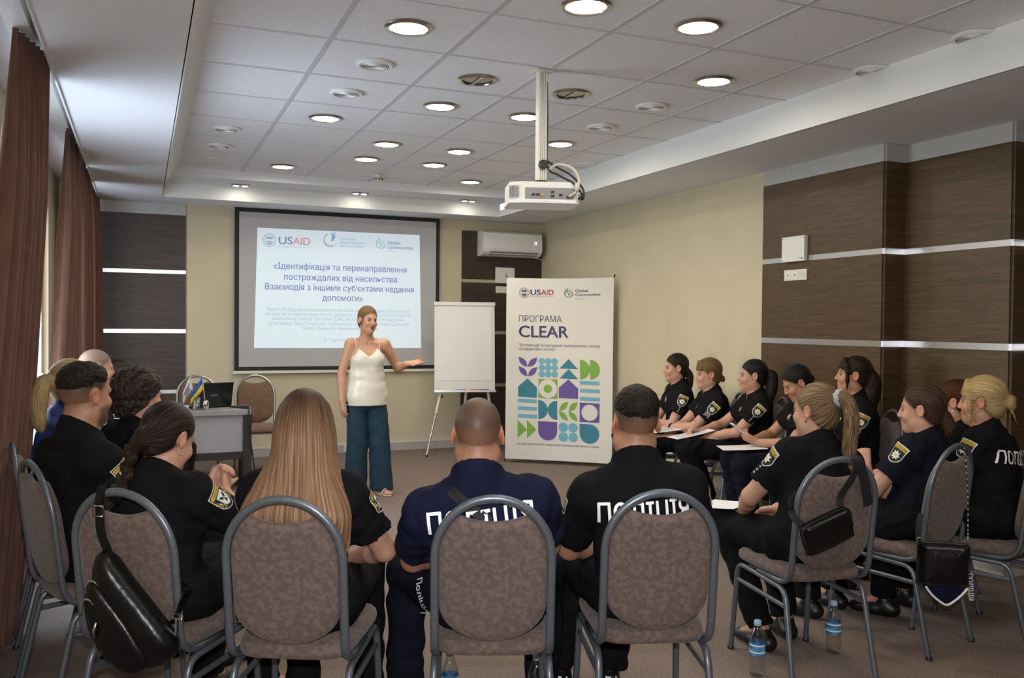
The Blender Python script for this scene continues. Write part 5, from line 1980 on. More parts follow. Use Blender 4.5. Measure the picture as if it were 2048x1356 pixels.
def hair_field(kind, hc, HR, s, opt):
    """returns a hair field plus the data that lays strands over it"""
    def W(x, y, z):
        return hc + HR @ (V(x, y, z) * s)
    tail = opt.get('tail')
    tail = [np.asarray(p, float) for p in tail] if tail else []
    pts = [hc - .17, hc + .17] + tail
    if opt.get('locks'):
        pts += [p for l in opt['locks'] for p in l[0]]
    lo, hi = np.min(pts, 0) - .05, np.max(pts, 0) + .05
    vx = opt.get('vx', .005)
    F = Field(*[np.arange(lo[i], hi[i] + vx, vx) for i in range(3)])

    def E(c, r, k=.01, op='u', Rl=None):
        F.ell(W(*c), np.array(r) * s, HR if Rl is None else HR @ Rl, k, op)
    t = opt.get('t', .008)
    if opt.get('crop'):
        # cropped top grows out of the scalp and fades to nothing at the sides
        E((0, -.024, .056), (.0718 + t * .15, .0890 + t * .15, .062 + t), 0)
        for c, r in opt.get('volume', []):
            E(c, r, .03)
        F.ripple(.004, .022, opt.get('seed', 3))
    else:
        E((0, -.022, .033), (.0730 + t, .0925 + t, .086 + t), 0)
        E((0, -.050, -.035), (.058 + t, .050 + t, .056 + t * .6), .03)
        for c, r in opt.get('volume', []):
            E(c, r, .03)
        if opt.get('ripple'):
            F.ripple(opt['ripple'], .05, opt.get('seed', 3))
        m = opt.get('m', 1.05)
        y0 = opt.get('y0', .014)
        n = HR @ unit(V(0, m, -1))
        F.cut(n, W(0, y0, 0), k=.006)
    if opt.get('ear', True) and not opt.get('crop'):
        for sx in (-1, 1):
            E((sx * .080, -.008, -.012), (.030, .022, .036), .008, 's')
    if opt.get('fringe') is not None:
        # strands combed forward over the brow and down beside the cheeks
        for q in np.linspace(-1, 1, 9):
            F.cap(W(q * .040, .055, .098), W(q * .058, .087 - .018 * q * q, .038 + opt['fringe'] - .008 * q * q), .013 * s, .006 * s, k=.012)
        for sx in (-1, 1):
            if opt.get('sides', True):
                F.cap(W(sx * .062, .046, .060), W(sx * .073, .040, -.035), .015 * s, .011 * s, k=.02)
                F.cap(W(sx * .073, .040, -.035), W(sx * .068, .040, -.100), .011 * s, .004 * s, k=.015)
    locks = []
    for path, rad in opt.get('locks', []):
        P = smooth_path([tuple(p) for p in path], 5)
        Q = [np.array(p) for p in P]
        for i in range(len(Q) - 1):
            u0, u1 = i / (len(Q) - 1), (i + 1) / (len(Q) - 1)
            F.cap(Q[i], Q[i + 1], np.interp(u0, np.linspace(0, 1, len(rad)), rad), np.interp(u1, np.linspace(0, 1, len(rad)), rad), k=opt.get('lk', .012), sq=opt.get('lsq'))
        locks.append(np.array(Q))
    if tail:
        P = smooth_path([tuple(p) for p in tail], 6)
        Q = [np.array(p) for p in P]
        rad = opt['rad']
        N = len(Q)
        for i in range(N - 1):
            u0, u1 = i / (N - 1), (i + 1) / (N - 1)
            F.cap(Q[i], Q[i + 1], np.interp(u0, np.linspace(0, 1, len(rad)), rad), np.interp(u1, np.linspace(0, 1, len(rad)), rad), k=.014) if not opt.get('braid') else F.cap(Q[i], Q[i + 1], .55 * np.interp(u0, np.linspace(0, 1, len(rad)), rad), k=.004)
        if opt.get('braid'):
            M_ = 20
            for i in range(M_):
                u = (i + .5) / M_ * (N - 1)
                j = min(int(u), N - 2)
                c = Q[j] + (Q[j + 1] - Q[j]) * (u - j)
                d = unit(Q[j + 1] - Q[j])
                side = unit(np.cross(d, HR[:, 1])) * (1 if i % 2 else -1)
                r_ = np.interp(u / (N - 1), np.linspace(0, 1, len(rad)), rad)
                ax3 = unit(d * .75 - side * .65)
                ax2 = unit(np.cross(ax3, HR[:, 1]))
                F.ell(c + side * r_ * .42, (r_ * .66, r_ * .66, r_ * 1.05), np.stack([ax2, np.cross(ax3, ax2), ax3], 1), .002)
        locks.append(np.array(Q))
    if opt.get('bun'):
        c, r = opt['bun']
        for i in range(7):
            a = i * 2 * math.pi / 7
            F.ell(W(c[0] + math.cos(a) * r * .38, c[1] - .006 * (i % 2), c[2] + math.sin(a) * r * .42), (r * .62 * s, r * .5 * s, r * .6 * s), HR, .008)
    if opt.get('stray'):
        for a, b in opt['stray']:
            F.cap(W(*a), W(*b), .006 * s, .003 * s, k=.006)
    return F, locks


def strands(P, kind, hc, HR, s, opt, locks):
    q = (P - hc) @ HR / s
    if kind == 'loose':
        u = np.arctan2(q[:, 0], q[:, 1] + .02)
        r = np.hypot(q[:, 0], q[:, 1])
        w = np.where(q[:, 2] > .06, .35, 1.0)
        hv = np.stack([np.cos(u) * 26, np.sin(u) * 26, q[:, 2] * 4 + r * 0], 1)
    elif kind == 'short':
        hv = np.stack([q[:, 0] * 190, q[:, 1] * 70 + q[:, 2] * 60, q[:, 2] * 90], 1)
    elif kind == 'curly':
        u = q * 46
        hv = np.stack([u[:, 0] + 3 * np.sin(q[:, 2] * 60), u[:, 1] * .4 + 3 * np.sin(q[:, 0] * 70), u[:, 2] + 2.5 * np.sin(q[:, 1] * 50)], 1)
    else:
        T = V(*opt.get('tie', (0, -.11, .02)))
        ax = unit(T - V(0, .02, .02))
        a1 = unit(np.cross(ax, V(0, 0, 1)))
        a2 = np.cross(ax, a1)
        d = q - T
        u = np.arctan2(d @ a2, d @ a1)
        rad = np.linalg.norm(d, axis=1)
        hv = np.stack([np.cos(u) * 24, np.sin(u) * 24, rad * 10], 1)
    for Q in locks:
        if kind == 'loose':
            continue
        D = np.linalg.norm(P[:, None, :] - Q[None, :, :], axis=2)
        j = D.argmin(1)
        md = D.min(1)
        far = np.linalg.norm(q - V(*opt.get('tie', (0, -.11, .02))), axis=1) > .02
        sel = (md < opt.get('tr', .05)) & far & (((P - Q[0]) @ unit(Q[-1] - Q[0])) > .0)
        tg = np.gradient(Q, axis=0)
        tg /= np.linalg.norm(tg, axis=1)[:, None] + 1e-9
        t = tg[j]
        ref = HR[:, 0]
        b1 = ref[None, :] - t * (t @ ref)[:, None]
        b1 /= np.linalg.norm(b1, axis=1)[:, None] + 1e-9
        b2 = np.cross(t, b1)
        e_ = P - Q[j]
        u = np.arctan2((e_ * b2).sum(1), (e_ * b1).sum(1))
        hv2 = np.stack([np.cos(u) * 7 + (e_ * b1).sum(1) * 150, np.sin(u) * 7 + (e_ * b2).sum(1) * 150, j * (.35 if not opt.get('braid') else 2.0) + 40], 1)
        hv[sel] = hv2[sel]
    return hv


def make_person(label, pos, yaw, head, hyaw, pitch=0, roll=0, male=False, skin='tan', s=.96, hair=None, hairm='brown', hopt=None,
                wr=None, hd=None, hn=None, curl=.45, poles=None, shirt='black_cloth', trousers='black_cloth', patch='star', back=False, fat=1.0,
                knees=None, ankles=None, hipx=0.0, hipy=-.05, face=False, stubble=None, fine=.0045, sleeve=.62, chest=True, shoes=True, shoulder_drop=0.0, twist=0.0,
                thumb=.5, toe=None, hem=.045, stripes=None, marks=True, beard=False, seed=1, sw=None, lead=None):
    Y = math.radians(yaw)
    Rw = np.array([[math.cos(Y), math.sin(Y), 0], [-math.sin(Y), math.cos(Y), 0], [0, 0, 1]])   # local -> world columns: right, forward, up
    Rw = np.stack([V(math.cos(Y), -math.sin(Y), 0), V(math.sin(Y), math.cos(Y), 0), V(0, 0, 1)], 1)
    P0 = V(pos[0], pos[1], 0)
    hc = Rw.T @ (V(*head) - P0)
    hy = -math.radians(hyaw - yaw)
    HR = rotz(hy) @ rotx(-math.radians(pitch)) @ roty(math.radians(roll))
    hs = s * (1.03 if male else 1.0)
    up = HR[:, 2]
    hip = V(hipx, hipy, .535)
    nb0 = hc - (up * .55 + V(0, 0, .45)) * .150 * hs - HR[:, 1] * .022 * hs
    sp = nb0 - hip
    T = np.linalg.norm(sp)
    tz = sp / T
    tx = rotz(-math.radians(twist)) @ V(1, 0, 0)
    tx = unit(tx - tz * (tx @ tz))
    ty = np.cross(tz, tx)
    TR = np.stack([tx, ty, tz], 1)
    bow = -ty * .018

    def S(f, x=0, y=0):
        return hip + tz * (T * f) + bow * (4 * f * (1 - f)) + tx * x + ty * y
    g = fat
    sw = sw if sw else (.172 if male else .146)
    sh = [S(.81 if male else .835, sx * sw, .0) - V(0, 0, .0 + shoulder_drop) for sx in (-1, 1)]      # left (-x), right (+x)
    l1, l2 = (.285, .250) if male else (.262, .232)
    l1, l2 = l1 * s / .96, l2 * s / .96
    ar = 1.07 * fat ** .5 if male else 1.0 * fat ** .5
    wr = wr or [V(-.075, .27, .625), V(.075, .27, .625)]
    hd = hd or [V(.35, .9, -.25), V(-.35, .9, -.25)]
    hn = hn or [V(0, .25, 1), V(0, .25, 1)]
    poles = poles or [V(-.75, -.5, -.45), V(.75, -.5, -.45)]
    el = []
    wr = [np.asarray(w, float) for w in wr]
    for i in (0, 1):
        e_, w_ = ik(sh[i], wr[i], l1, l2, np.asarray(poles[i], float))
        el.append(e_)
        wr[i] = w_
    hipj = [hip + V(sx * .080, .03, -.005) for sx in (-1, 1)]
    kn = [np.asarray(k_, float) for k_ in (knees or [V(-.115, .40, .525), V(.115, .40, .525)])]
    an = [np.asarray(a_, float) for a_ in (ankles or [V(-.12, .39, .085), V(.12, .39, .085)])]
    toes = [unit(V(*t_)) for t_ in (toe or [(-.15, 1, 0), (.15, 1, 0)])]
    allp = np.array([hc, hip] + sh + el + wr + kn + an)
    lo, hi = allp.min(0) - .17, allp.max(0) + V(.17, .19, .17)
    lo[2] = max(lo[2], -.02)

    # ---- body
    zx = [(hc[0] - .105, hc[0] + .105)]
    zy = [(hc[1] - .125, hc[1] + .13)]
    zz = [(hc[2] - .13, hc[2] + .13)]
    for i in (0, 1):
        c = wr[i] + unit(np.asarray(hd[i], float)) * .08
        zx.append((c[0] - .075, c[0] + .075)); zy.append((c[1] - .085, c[1] + .085)); zz.append((c[2] - .07, c[2] + .07))
    F = Field(axis_pts(lo[0], hi[0], .0105, fine, zx), axis_pts(lo[1], hi[1], .0105, fine, zy), axis_pts(lo[2], hi[2], .0105, fine, zz))

    def torso(F, o, k=.05):
        F.ell(S(.03, 0, -.005), (.158 * g + o, .108 * g + o, .105 + o), TR, 0)
        F.ell(S(.36), ((.142 if male else .120) * g + o, (.104 if male else .092) * g + o, .125 + o), TR, k)
        F.ell(S(.68, 0, .004), ((.158 if male else .136) * g ** .5 + o, (.112 if male else .100) * g ** .5 + o, .135 + o), TR, k)
        F.cap(S(.82 if male else .845, -sw * .86, -.004), S(.82 if male else .845, sw * .86, -.004), .048 * ar ** .5 + o, k=.045)
        F.cap(S(.985, 0, -.010), S(.835 if male else .865, -sw * .80), .044 + o, .040 + o, k=.035)
        F.cap(S(.985, 0, -.010), S(.835 if male else .865, sw * .80), .044 + o, .040 + o, k=.035)
        if not male:
            for sx in (-1, 1):
                F.ell(S(.66, sx * .066, .072), (.062 * g ** .5 + o, .055 * g ** .5 + o, .062 + o), TR, .04)
    torso(F, 0)
    nr = (.060 if male else .048) * hs
    F.cap(S(1.0, 0, -.004), hc - up * .055 * hs - HR[:, 1] * .016 * hs, nr * 1.12, nr, k=.03)
    F.cap(S(.97, 0, .01), hc - up * .080 * hs + HR[:, 1] * .006 * hs, nr * .9, nr * .82, k=.03)
    add_head(F, hc, HR, hs, male=male)
    for i in (0, 1):
        F.cap(sh[i], el[i], .047 * ar, .037 * ar, k=.03)
        F.cap(el[i], el[i] + (wr[i] - el[i]) * .35, .036 * ar, .036 * ar, k=.015)
        F.cap(el[i] + (wr[i] - el[i]) * .35, wr[i], .036 * ar, .0245 * ar, k=.012)
        build_hand(F, wr[i], np.asarray(hd[i], float), np.asarray(hn[i], float), 1 if i else -1, curl[i] if isinstance(curl, list) else curl, s=1.04 if male else .95, thumb=thumb)
        F.cap(hipj[i], kn[i], .075, .052, k=.03)
        F.cap(kn[i], an[i], .050, .034, k=.02)
        F.cap(an[i], an[i] + toes[i] * .12 - V(0, 0, .05), .034, .024, k=.02)
    P, Fq = F.mesh()
    # skin tones
    q = (P - hc) @ HR / hs
    base = np.array(SKINS[skin])
    C = np.tile(base, (len(P), 1))

    def mix(w, c):
        nonlocal C
        C = C * (1 - w[:, None]) + np.array(c) * w[:, None]

    def blob(c, r, soft=.35):
        d = np.sqrt((((q - np.array(c)) / np.array(r)) ** 2).sum(1))
        return np.clip((1 - d) / soft, 0, 1)
    red = base * np.array([1.08, .78, .74])
    for sx in (-1, 1):
        mix(blob((sx * .040, .075, -.030), (.026, .04, .024), .9) * .5, red)
        mix(blob((sx * .082, -.01, -.005), (.018, .03, .040), .4) * .6, red)
    mix(blob((0, .10, -.032), (.016, .025, .016), .8) * .4, red)
    lips = np.maximum(blob((0, .09, -.0595), (.0235, .022, .0072)), blob((0, .09, -.0715), (.0205, .022, .0075)))
    mix(lips * .8, base * np.array([.92, .50, .50]) if not lead else np.array([.42, .02, .03]))
    mix(blob((0, .09, -.0655), (.021, .02, .0022), .5) * .7, base * .35)
    brow = np.array([.05, .032, .022]) if hairm not in ('pale', 'straw', 'fair') else np.array([.16, .09, .05])
    for sx in (-1, 1):
        mix(blob((sx * .034, .082, .0225), (.021, .03, .0052), .5) * .85, brow)
        mix(blob((sx * .031, .086, .0085), (.0175, .024, .0040), .6) * .8, np.array([.03, .02, .017]))
        mix(blob((sx * .031, .086, -.009), (.016, .024, .0030), .7) * .35, base * .55)
    if hair and hair != 'loose' and not (hopt or {}).get('crop'):
        # fine hair growing in along the hairline
        m_, y_ = (hopt or {}).get('m', 1.05), (hopt or {}).get('y0', .014)
        w = np.clip(((q[:, 2] - (q[:, 1] - y_) * m_) / math.sqrt(1 + m_ * m_) + .012) / .012, 0, 1)
        w *= np.clip((q[:, 2] + .10) / .03, 0, 1) * (1 - np.maximum(blob((.08, -.01, -.006), (.022, .03, .044), .2), blob((-.08, -.01, -.006), (.022, .03, .044), .2)))
        hc_ = dict(black=(.012, .009, .008), dark=(.018, .012, .009), brown=(.04, .024, .015), curly=(.04, .03, .022), redb=(.05, .02, .01), blonde=(.09, .058, .034), pale=(.20, .135, .07), straw=(.13, .078, .038), fair=(.1, .06, .03), short=(.02, .014, .01))[hairm]
        mix(w * .75, np.array(hc_))
    if stubble:
        # cropped scalp: dense on top, fading towards the nape and temples
        (sc, z_fade, lvl) = stubble
        above = q[:, 2] - (q[:, 1] - .012) * .95
        w = np.clip((above + .005) / .030, 0, 1) * np.clip((q[:, 2] - z_fade[0]) / (z_fade[1] - z_fade[0]), 0, 1) * lvl
        w *= np.clip((q[:, 2] + .13) / .02, 0, 1)
        earw = np.maximum(blob((.08, -.01, -.006), (.022, .03, .044), .2), blob((-.08, -.01, -.006), (.022, .03, .044), .2))
        mix(w * (1 - earw), np.array(sc))
    if beard:
        w = np.clip((-.030 - q[:, 2]) / .02, 0, 1) * np.clip((q[:, 1] - .0) / .02, 0, 1) * np.clip((q[:, 2] + .13) / .01, 0, 1) * (1 - lips)
        mix(w * .8, np.array([.045, .028, .02]))
    root = np_mesh('person', P, Fq, SKIN, None, C)
    root.location = (pos[0], pos[1], 0)
    root.rotation_euler = (0, 0, -Y)
    tag(root, label, 'person')
    # ---- eyes
    if face:
        for sx in (-1, 1):
            m = MB()
            c = hc + HR @ (V(sx * .031, .0738, .0005) * hs)
            R = Matrix(((HR[0, 0], HR[0, 1], HR[0, 2]), (HR[1, 0], HR[1, 1], HR[1, 2]), (HR[2, 0], HR[2, 1], HR[2, 2])))
            prof_ = [(.0106 * hs * math.sin(math.pi * i / 14), -.0106 * hs * math.cos(math.pi * i / 14)) for i in range(15)]
            M4 = Matrix.Translation(Vector(c)) @ R.to_4x4() @ Matrix.Rotation(math.radians(90), 4, 'X')
            m.lathe(prof_[2:], MT['sclera'], 16, mat4=M4, cap=False)
            m.lathe([(.0006, prof_[0][1] - .0003), (.0064 * hs, prof_[2][1] * 1.0 - .0002)], MT['iris'], 16, mat4=M4, cap=False)
            m.build('eye', root, True)
    # ---- shirt
    Fs = Field(*[np.arange(a, b, .0068) for a, b in zip(np.minimum(lo, S(0) - .22), np.maximum(hi, S(1) + .2))])
    torso(Fs, .015, .055)
    axs = Fs.ax
    for i in (0, 1):
        d = unit(el[i] - sh[i])
        e_ = sh[i] + d * (np.linalg.norm(el[i] - sh[i]) * sleeve)
        Fa = Field(*axs)
        Fa.cap(sh[i] + V(0, 0, -.004), e_ + d * .10, .053 * ar + .006, .057 * ar + .006, k=0)
        Fa.cut(d, e_)
        Fa.cap(e_ - d * .014, e_ + d * .22, .050 * ar, .050 * ar, k=.004, op='s')
        h_ = np.maximum(.045 - np.abs(Fs.D - Fa.D), 0) / .045
        Fs.D = np.minimum(Fs.D, Fa.D) - h_ * h_ * (.045 * .25)
    Fs.ripple(.009, .10, seed)
    # neckline and collar
    nv = unit((hc - up * .06 * hs) - S(.98))
    col_c = S(.985, 0, .0)
    Fs.cap(col_c - nv * .02, col_c + nv * .070, nr * 1.30 + .014, nr * 1.14 + .013, k=.012)
    Fs.cut(nv + ty * .42, col_c + nv * .046, col_c - .12, col_c + .12, k=.004)
    Fs.cap(col_c - nv * .05, col_c + nv * .14, nr * 1.16 + .002, nr * 1.06 + .002, k=.003, op='s')
    Fs.ell(S(.93, 0, .105), (.022, .05, .055), TR, .01, 's')
    Fs.cut(-tz, S(-.02))
    Ps, Fqs = Fs.mesh()
    shirt_o = np_mesh('shirt', Ps, Fqs, MT[shirt], root)
    # ---- trousers
    pts = np.array([S(.1)] + kn + an)
    l_, h_ = pts.min(0) - .2, pts.max(0) + .2
    Ft = Field(*[np.arange(a, b, .0095) for a, b in zip(l_, h_)])
    Ft.ell(S(.04, 0, -.005), (.158 * g + .026, .108 * g + .026, .118), TR, 0)
    lr = 1.08 if male else 1.0
    for i in (0, 1):
        Ft.cap(hipj[i], kn[i], .088 * lr * g ** .4, .068 * lr, k=.04)
        Ft.cap(kn[i], an[i] + (kn[i] - an[i]) * .02, .066 * lr, .057 * lr, k=.03)
    Ft.ripple(.012, .11, seed + 50)
    Ft.cut(tz, S(.20), k=.0)
    for i in (0, 1):
        d = unit(an[i] - kn[i])
        e_ = an[i] - d * (hem - .03)
        Ft.cut(d, e_, e_ - .09 + d * .07, e_ + .09 + d * .07)
        Ft.cap(e_ - d * .02, e_ + d * .1, .046 * lr, .046 * lr, k=.003, op='s')
    Pt, Fqt = Ft.mesh()
    tr_o = np_mesh('trousers', Pt, Fqt, MT[trousers], root)
    # ---- belt
    # ---- shoes
    if shoes:
        for i in (0, 1):
            a, t_ = an[i], toes[i]
            heel = V(a[0], a[1], 0) - t_ * .045 + V(0, 0, a[2] - .045)
            pts = np.array([heel - t_ * .06, heel + t_ * .27])
            Fh = Field(*[np.arange(x, y, .0065) for x, y in zip(pts.min(0) - .07, pts.max(0) + .10)])
            side = V(t_[1], -t_[0], 0)
            Fh.cap(heel + V(0, 0, .0), heel + t_ * .09 + V(0, 0, -.006), .037, .036, k=.02)
            Fh.cap(heel + t_ * .09 - V(0, 0, .004), heel + t_ * .185 - V(0, 0, .014), .043, .034, k=.03, sq=(V(0, 0, 1), .72))
            Fh.cap(heel + t_ * .02, a + V(0, 0, .0), .036, .041, k=.02)
            Fh.cap(a - V(0, 0, .01), a + V(0, 0, .06), .034, k=.003, op='s')
            z0 = a[2] - .083
            Fh.cut(V(0, 0, -1), V(0, 0, z0))
            Ph, Fqh = Fh.mesh()
            np_mesh('shoe', Ph, Fqh, MT['shoe'], root)
    # ---- hair
    if hair:
        o = dict(hopt or {})
        if callable(o.get('tail')):
            o['tail'] = o['tail'](hc, HR, S, hs)
        if callable(o.get('locks')):
            o['locks'] = o['locks'](hc, HR, S, hs)
        Fh, locks = hair_field(hair, hc, HR, hs, o)
        Ph, Fqh = Fh.mesh()
        hv = strands(Ph, hair, hc, HR, hs, o, locks)
        rt = None
        if o.get('roots'):
            zq = ((Ph - hc) @ HR / hs)[:, 2]
            rt = np.clip((o['roots'] - zq) / .14, 0, 1)
        np_mesh('hair', Ph, Fqh, HM[hairm], root, None, hv, rt)
        if o.get('scrunchie'):
            c, r, mt, d = o['scrunchie']
            m = MB()
            F_ = Matrix.Translation(Vector(hc + HR @ (V(*c) * hs))) @ Vector((0, 0, 1)).rotation_difference(Vector(HR @ V(*d))).to_matrix().to_4x4()
            m.tube([F_ @ Vector((r * math.cos(a) * (1 + .10 * (k % 2)), r * math.sin(a) * (1 + .10 * (k % 2)), .004 * (k % 3 - 1))) for k, a in enumerate(np.linspace(0, 2 * math.pi, 20)[:-1])], r * .45, MT[mt], 8, closed=True)
            m.build('hair_tie', root, True)
    # ---- badges, lettering
    def arm_frame(i, f):
        d = unit(el[i] - sh[i])
        o = sh[i] + (el[i] - sh[i]) * f
        out = V(-1 if i == 0 else 1, 0, 0) * .9 + V(0, .25, 0)
        out = unit(out - d * (out @ d))
        uy = -d
        uxx = np.cross(uy, out)
        return frame(o, uxx, uy)
    if marks:
        for i in (0, 1):
            if patch:
                decal(shirt_o, None, patch_layers('star' if patch == 'star' else 'eagle'), arm_frame(i, .22), 'sleeve_patch', root)
            if stripes:
                L = []
                if stripes == 'chevron':
                    for k in range(3):
                        y = -.010 + k * .013
                        L.append((MT['patch_grey'], 0, [(-.022, y), (0, y + .012), (.022, y), (.022, y + .008), (0, y + .020), (-.022, y + .008)], [(0, 1, 4, 5), (1, 2, 3, 4)]))
                else:
                    for k in range(3 if stripes == 'stars' else 4):
                        L.append((MT['patch_grey'], 0) + tri(star(.0075, .004, 5, -.020 + k * .018)))
                decal(shirt_o, None, L, arm_frame(i, .50), 'rank_marks', root)
        if chest:
            F_ = frame(S(.74, -.065, .05), tx, tz)
            F2 = frame(S(.74, -.065, .05), -tx, tz)
            decal(shirt_o, None, [(MT['gold'], 0) + tri(star(.024, .017, 8)), (MT['patch_grey'], 1) + fan(disc(0, 0, .011, 12))], F2, 'chest_badge', root)
    if back:
        F_ = frame(S(back[0], back[3] if len(back) > 3 else 0, -.05), tx, tz)
        decal(shirt_o, None, [text_layer('ПОЛІЦІЯ', back[1], back[2], MT['reflect'], .035)], F_, 'back_lettering', root)
    R = Person()
    R.root, R.S, R.TR, R.el, R.sh, R.wr, R.kn, R.an, R.hc, R.HR, R.hs, R.shirt, R.trousers, R.Rw, R.P0 = root, S, TR, el, sh, wr, kn, an, hc, HR, hs, shirt_o, tr_o, Rw, P0
    R.world = lambda p: Vector(P0 + Rw @ np.asarray(p, float))
    return R


def cpos(key):
    return (CH[key].location.x, CH[key].location.y)


PPL = {}

# ================================================================== the seated people
def H3(*p):
    return (lambda hc, HR, hs: hc + HR @ (V(*p) * hs))


def tailfn(*pts):
    """mix of head points ('h', x, y, z) and torso points ('t', fraction, x, y)"""
    def f(hc, HR, S, hs):
        return [hc + HR @ (V(*p[1:]) * hs) if p[0] == 'h' else S(*p[1:]) for p in pts]
    return f


def long_locks(n, reach, wide, low, seed):
    def f(hc, HR, S, hs):
        r_ = random.Random(seed)
        out = []
        for k in range(n):
            a = math.radians(-118 + 236 * k / (n - 1))
            sx, cy = math.sin(a), math.cos(a)
            e_ = low + r_.uniform(-.05, .06) + .10 * (1 - abs(sx)) * 0
            path = [hc + HR @ (V(sx * .062, -.014 - cy * .080, .060) * hs), hc + HR @ (V(sx * .076, -.020 - cy * .090, -.015) * hs), hc + HR @ (V(sx * .082, -.030 - cy * .085, -.095) * hs),
                    S(.90, sx * .118 * wide, -.058 - max(0, cy) * .040), S(.74, sx * .150 * wide, -.095 - max(0, cy) * .030), S(e_, sx * .165 * wide + r_.uniform(-.012, .012), -.098 - max(0, cy) * .02)]
            out.append((path, [.018, .021, .023, .023, .018, .005]))
        return out
    return f


# --- front row, backs to the camera
PPL['D'] = make_person('person seen from behind with very long straight fair hair, in a black police polo', cpos('D'), 24, (.482, 2.833, 1.113), 13, 4, skin='fair', hair='loose', hairm='fair',
                       hopt=dict(t=.011, m=1.35, y0=.05, ear=False, roots=.10, locks=long_locks(17, 0, 1.0, .50, 4), lk=.014, seed=2, vx=.0045), patch='eagle', stripes='four', chest=False,
                       wr=[V(-.05, .24, .62), V(.10, .22, .62)], poles=[V(-.75, -.5, -.45), V(.95, -.35, -.35)], fine=.006, seed=3)
PPL['E'] = make_person('person seen from behind with a shaved head and big ears, in a navy police shirt', cpos('E'), 20, (.992, 2.610, 1.097), 23, 4, male=True, skin='tan', stubble=((.030, .022, .019), (-.085, .03), .82), shirt='navy_cloth', trousers='dnavy_cloth',
                       patch=None, chest=False, back=(.80, .33, .068), knees=[V(-.30, .34, .535), V(.22, .40, .53)], ankles=[V(-.31, .30, .085), V(.20, .36, .085)],
                       wr=[V(-.10, .26, .62), V(.08, .28, .62)], poles=[V(-.9, -.5, -.3), V(.9, -.5, -.3)], sleeve=.72, fine=.0045, seed=5, fat=1.06, sw=.182)
PPL['F'] = make_person('person seen from behind with short dark faded hair, in a black police polo', cpos('F'), 22, (1.545, 2.562, 1.118), 13, 2, male=True, skin='tan', hair='short', hairm='short', hopt=dict(t=.014, crop=True),
                       stubble=((.018, .012, .009), (-.085, .035), .93), patch='star', chest=False, back=(.72, .30, .068), wr=[V(-.08, .28, .61), V(.08, .28, .61)], poles=[V(-.85, -.45, -.35), V(.85, -.45, -.35)],
                       knees=[V(-.22, .40, .53), V(.02, .41, .53)], ankles=[V(-.24, .44, .085), V(-.05, .44, .085)], toe=[(-.05, 1, 0), (.05, 1, 0)], sleeve=.74, fine=.0045, seed=6, fat=1.0, sw=.170)
# --- left side
PPL['C'] = make_person('person with a long dark plait, head bowed and hands clasped, in a black polo', cpos('C'), 36, (.085, 3.165, 1.052), 48, 24, skin='pink', hair='pony', hairm='dark',
                       hopt=dict(t=.008, tie=(0, -.100, -.045), tail=tailfn(('h', -.01, -.085, -.035), ('h', -.035, -.105, -.075), ('t', 1.02, -.062, -.085), ('t', .90, -.088, -.115), ('t', .74, -.100, -.130), ('t', .66, -.100, -.135)), rad=[.034, .027, .025, .023, .021, .010], braid=True, tr=.045, bun=((-.0, -.105, -.030), .040), seed=2),
                       patch='eagle', chest=False, wr=[V(-.02, .23, .83), V(.045, .24, .82)], hd=[V(.25, .45, .8), V(-.25, .45, .8)], hn=[V(-.9, .3, .1), V(.9, .3, .1)], curl=.9, poles=[V(-.9, -.2, -.6), V(.9, -.2, -.6)], fine=.005, seed=8)
PPL['L3'] = make_person('bearded person with short dark faded hair seen from behind at left, in a black polo', cpos('B'), 62, (-.200, 3.72, 1.160), 52, 2, male=True, skin='tan', hair='short', hairm='short', hopt=dict(t=.013, crop=True, volume=[((0, .020, .080), (.055, .055, .040))]),
                        stubble=((.016, .011, .008), (-.085, .035), .92), beard=True, patch='eagle', chest=False, wr=[V(-.08, .28, .61), V(.08, .28, .61)], sleeve=.72, fat=1.12, fine=.005, seed=9, sw=.19)
PPL['L4'] = make_person('person with wavy greying brown hair in profile at left, in a black polo', cpos('L4'), 60, (-.005, 4.34, 1.100), 62, 6, skin='pink', hair='curly', hairm='curly', hopt=dict(t=.024, m=1.15, y0=.022, ear=False, ripple=.014, volume=[((0, -.05, .03), (.085, .075, .085)), ((0, -.07, -.05), (.06, .05, .05))], seed=5), patch='eagle', fine=.006, seed=10)
PPL['L2'] = make_person('person with a blonde ponytail and dark hair tie at left, in a blue shirt', cpos('L2'), 72, (-.305, 4.70, 1.140), 62, 6, skin='fair', hair='pony', hairm='pale',
                        hopt=dict(t=.008, tie=(0, -.110, .015), tail=tailfn(('h', 0, -.105, .012), ('h', .01, -.150, -.01), ('h', .015, -.165, -.10), ('h', .015, -.155, -.19), ('h', .01, -.13, -.24)), rad=[.020, .034, .036, .028, .010], tr=.06, scrunchie=((0, -.122, .010), .022, 'webbing', (0, -1, .1))), shirt='blue_cloth', patch=None, chest=False, fine=.007, seed=11)
PPL['L1'] = make_person('shaven-headed person in profile by the brown curtain at left', cpos('L1'), 84, (-.255, 5.865, 1.155), 74, 6, male=True, skin='pink', stubble=((.060, .046, .034), (-.085, .03), .75), patch='eagle', fine=.007, seed=12)
PPL['L5'] = make_person('dark-haired person almost hidden behind the shaven head at left', cpos('L5'), 96, (-.130, 6.60, 1.06), 95, 6, skin='tan', hair='pony', hairm='dark', hopt=dict(t=.008, tie=(0, -.10, -.04)), fine=.009, seed=13)
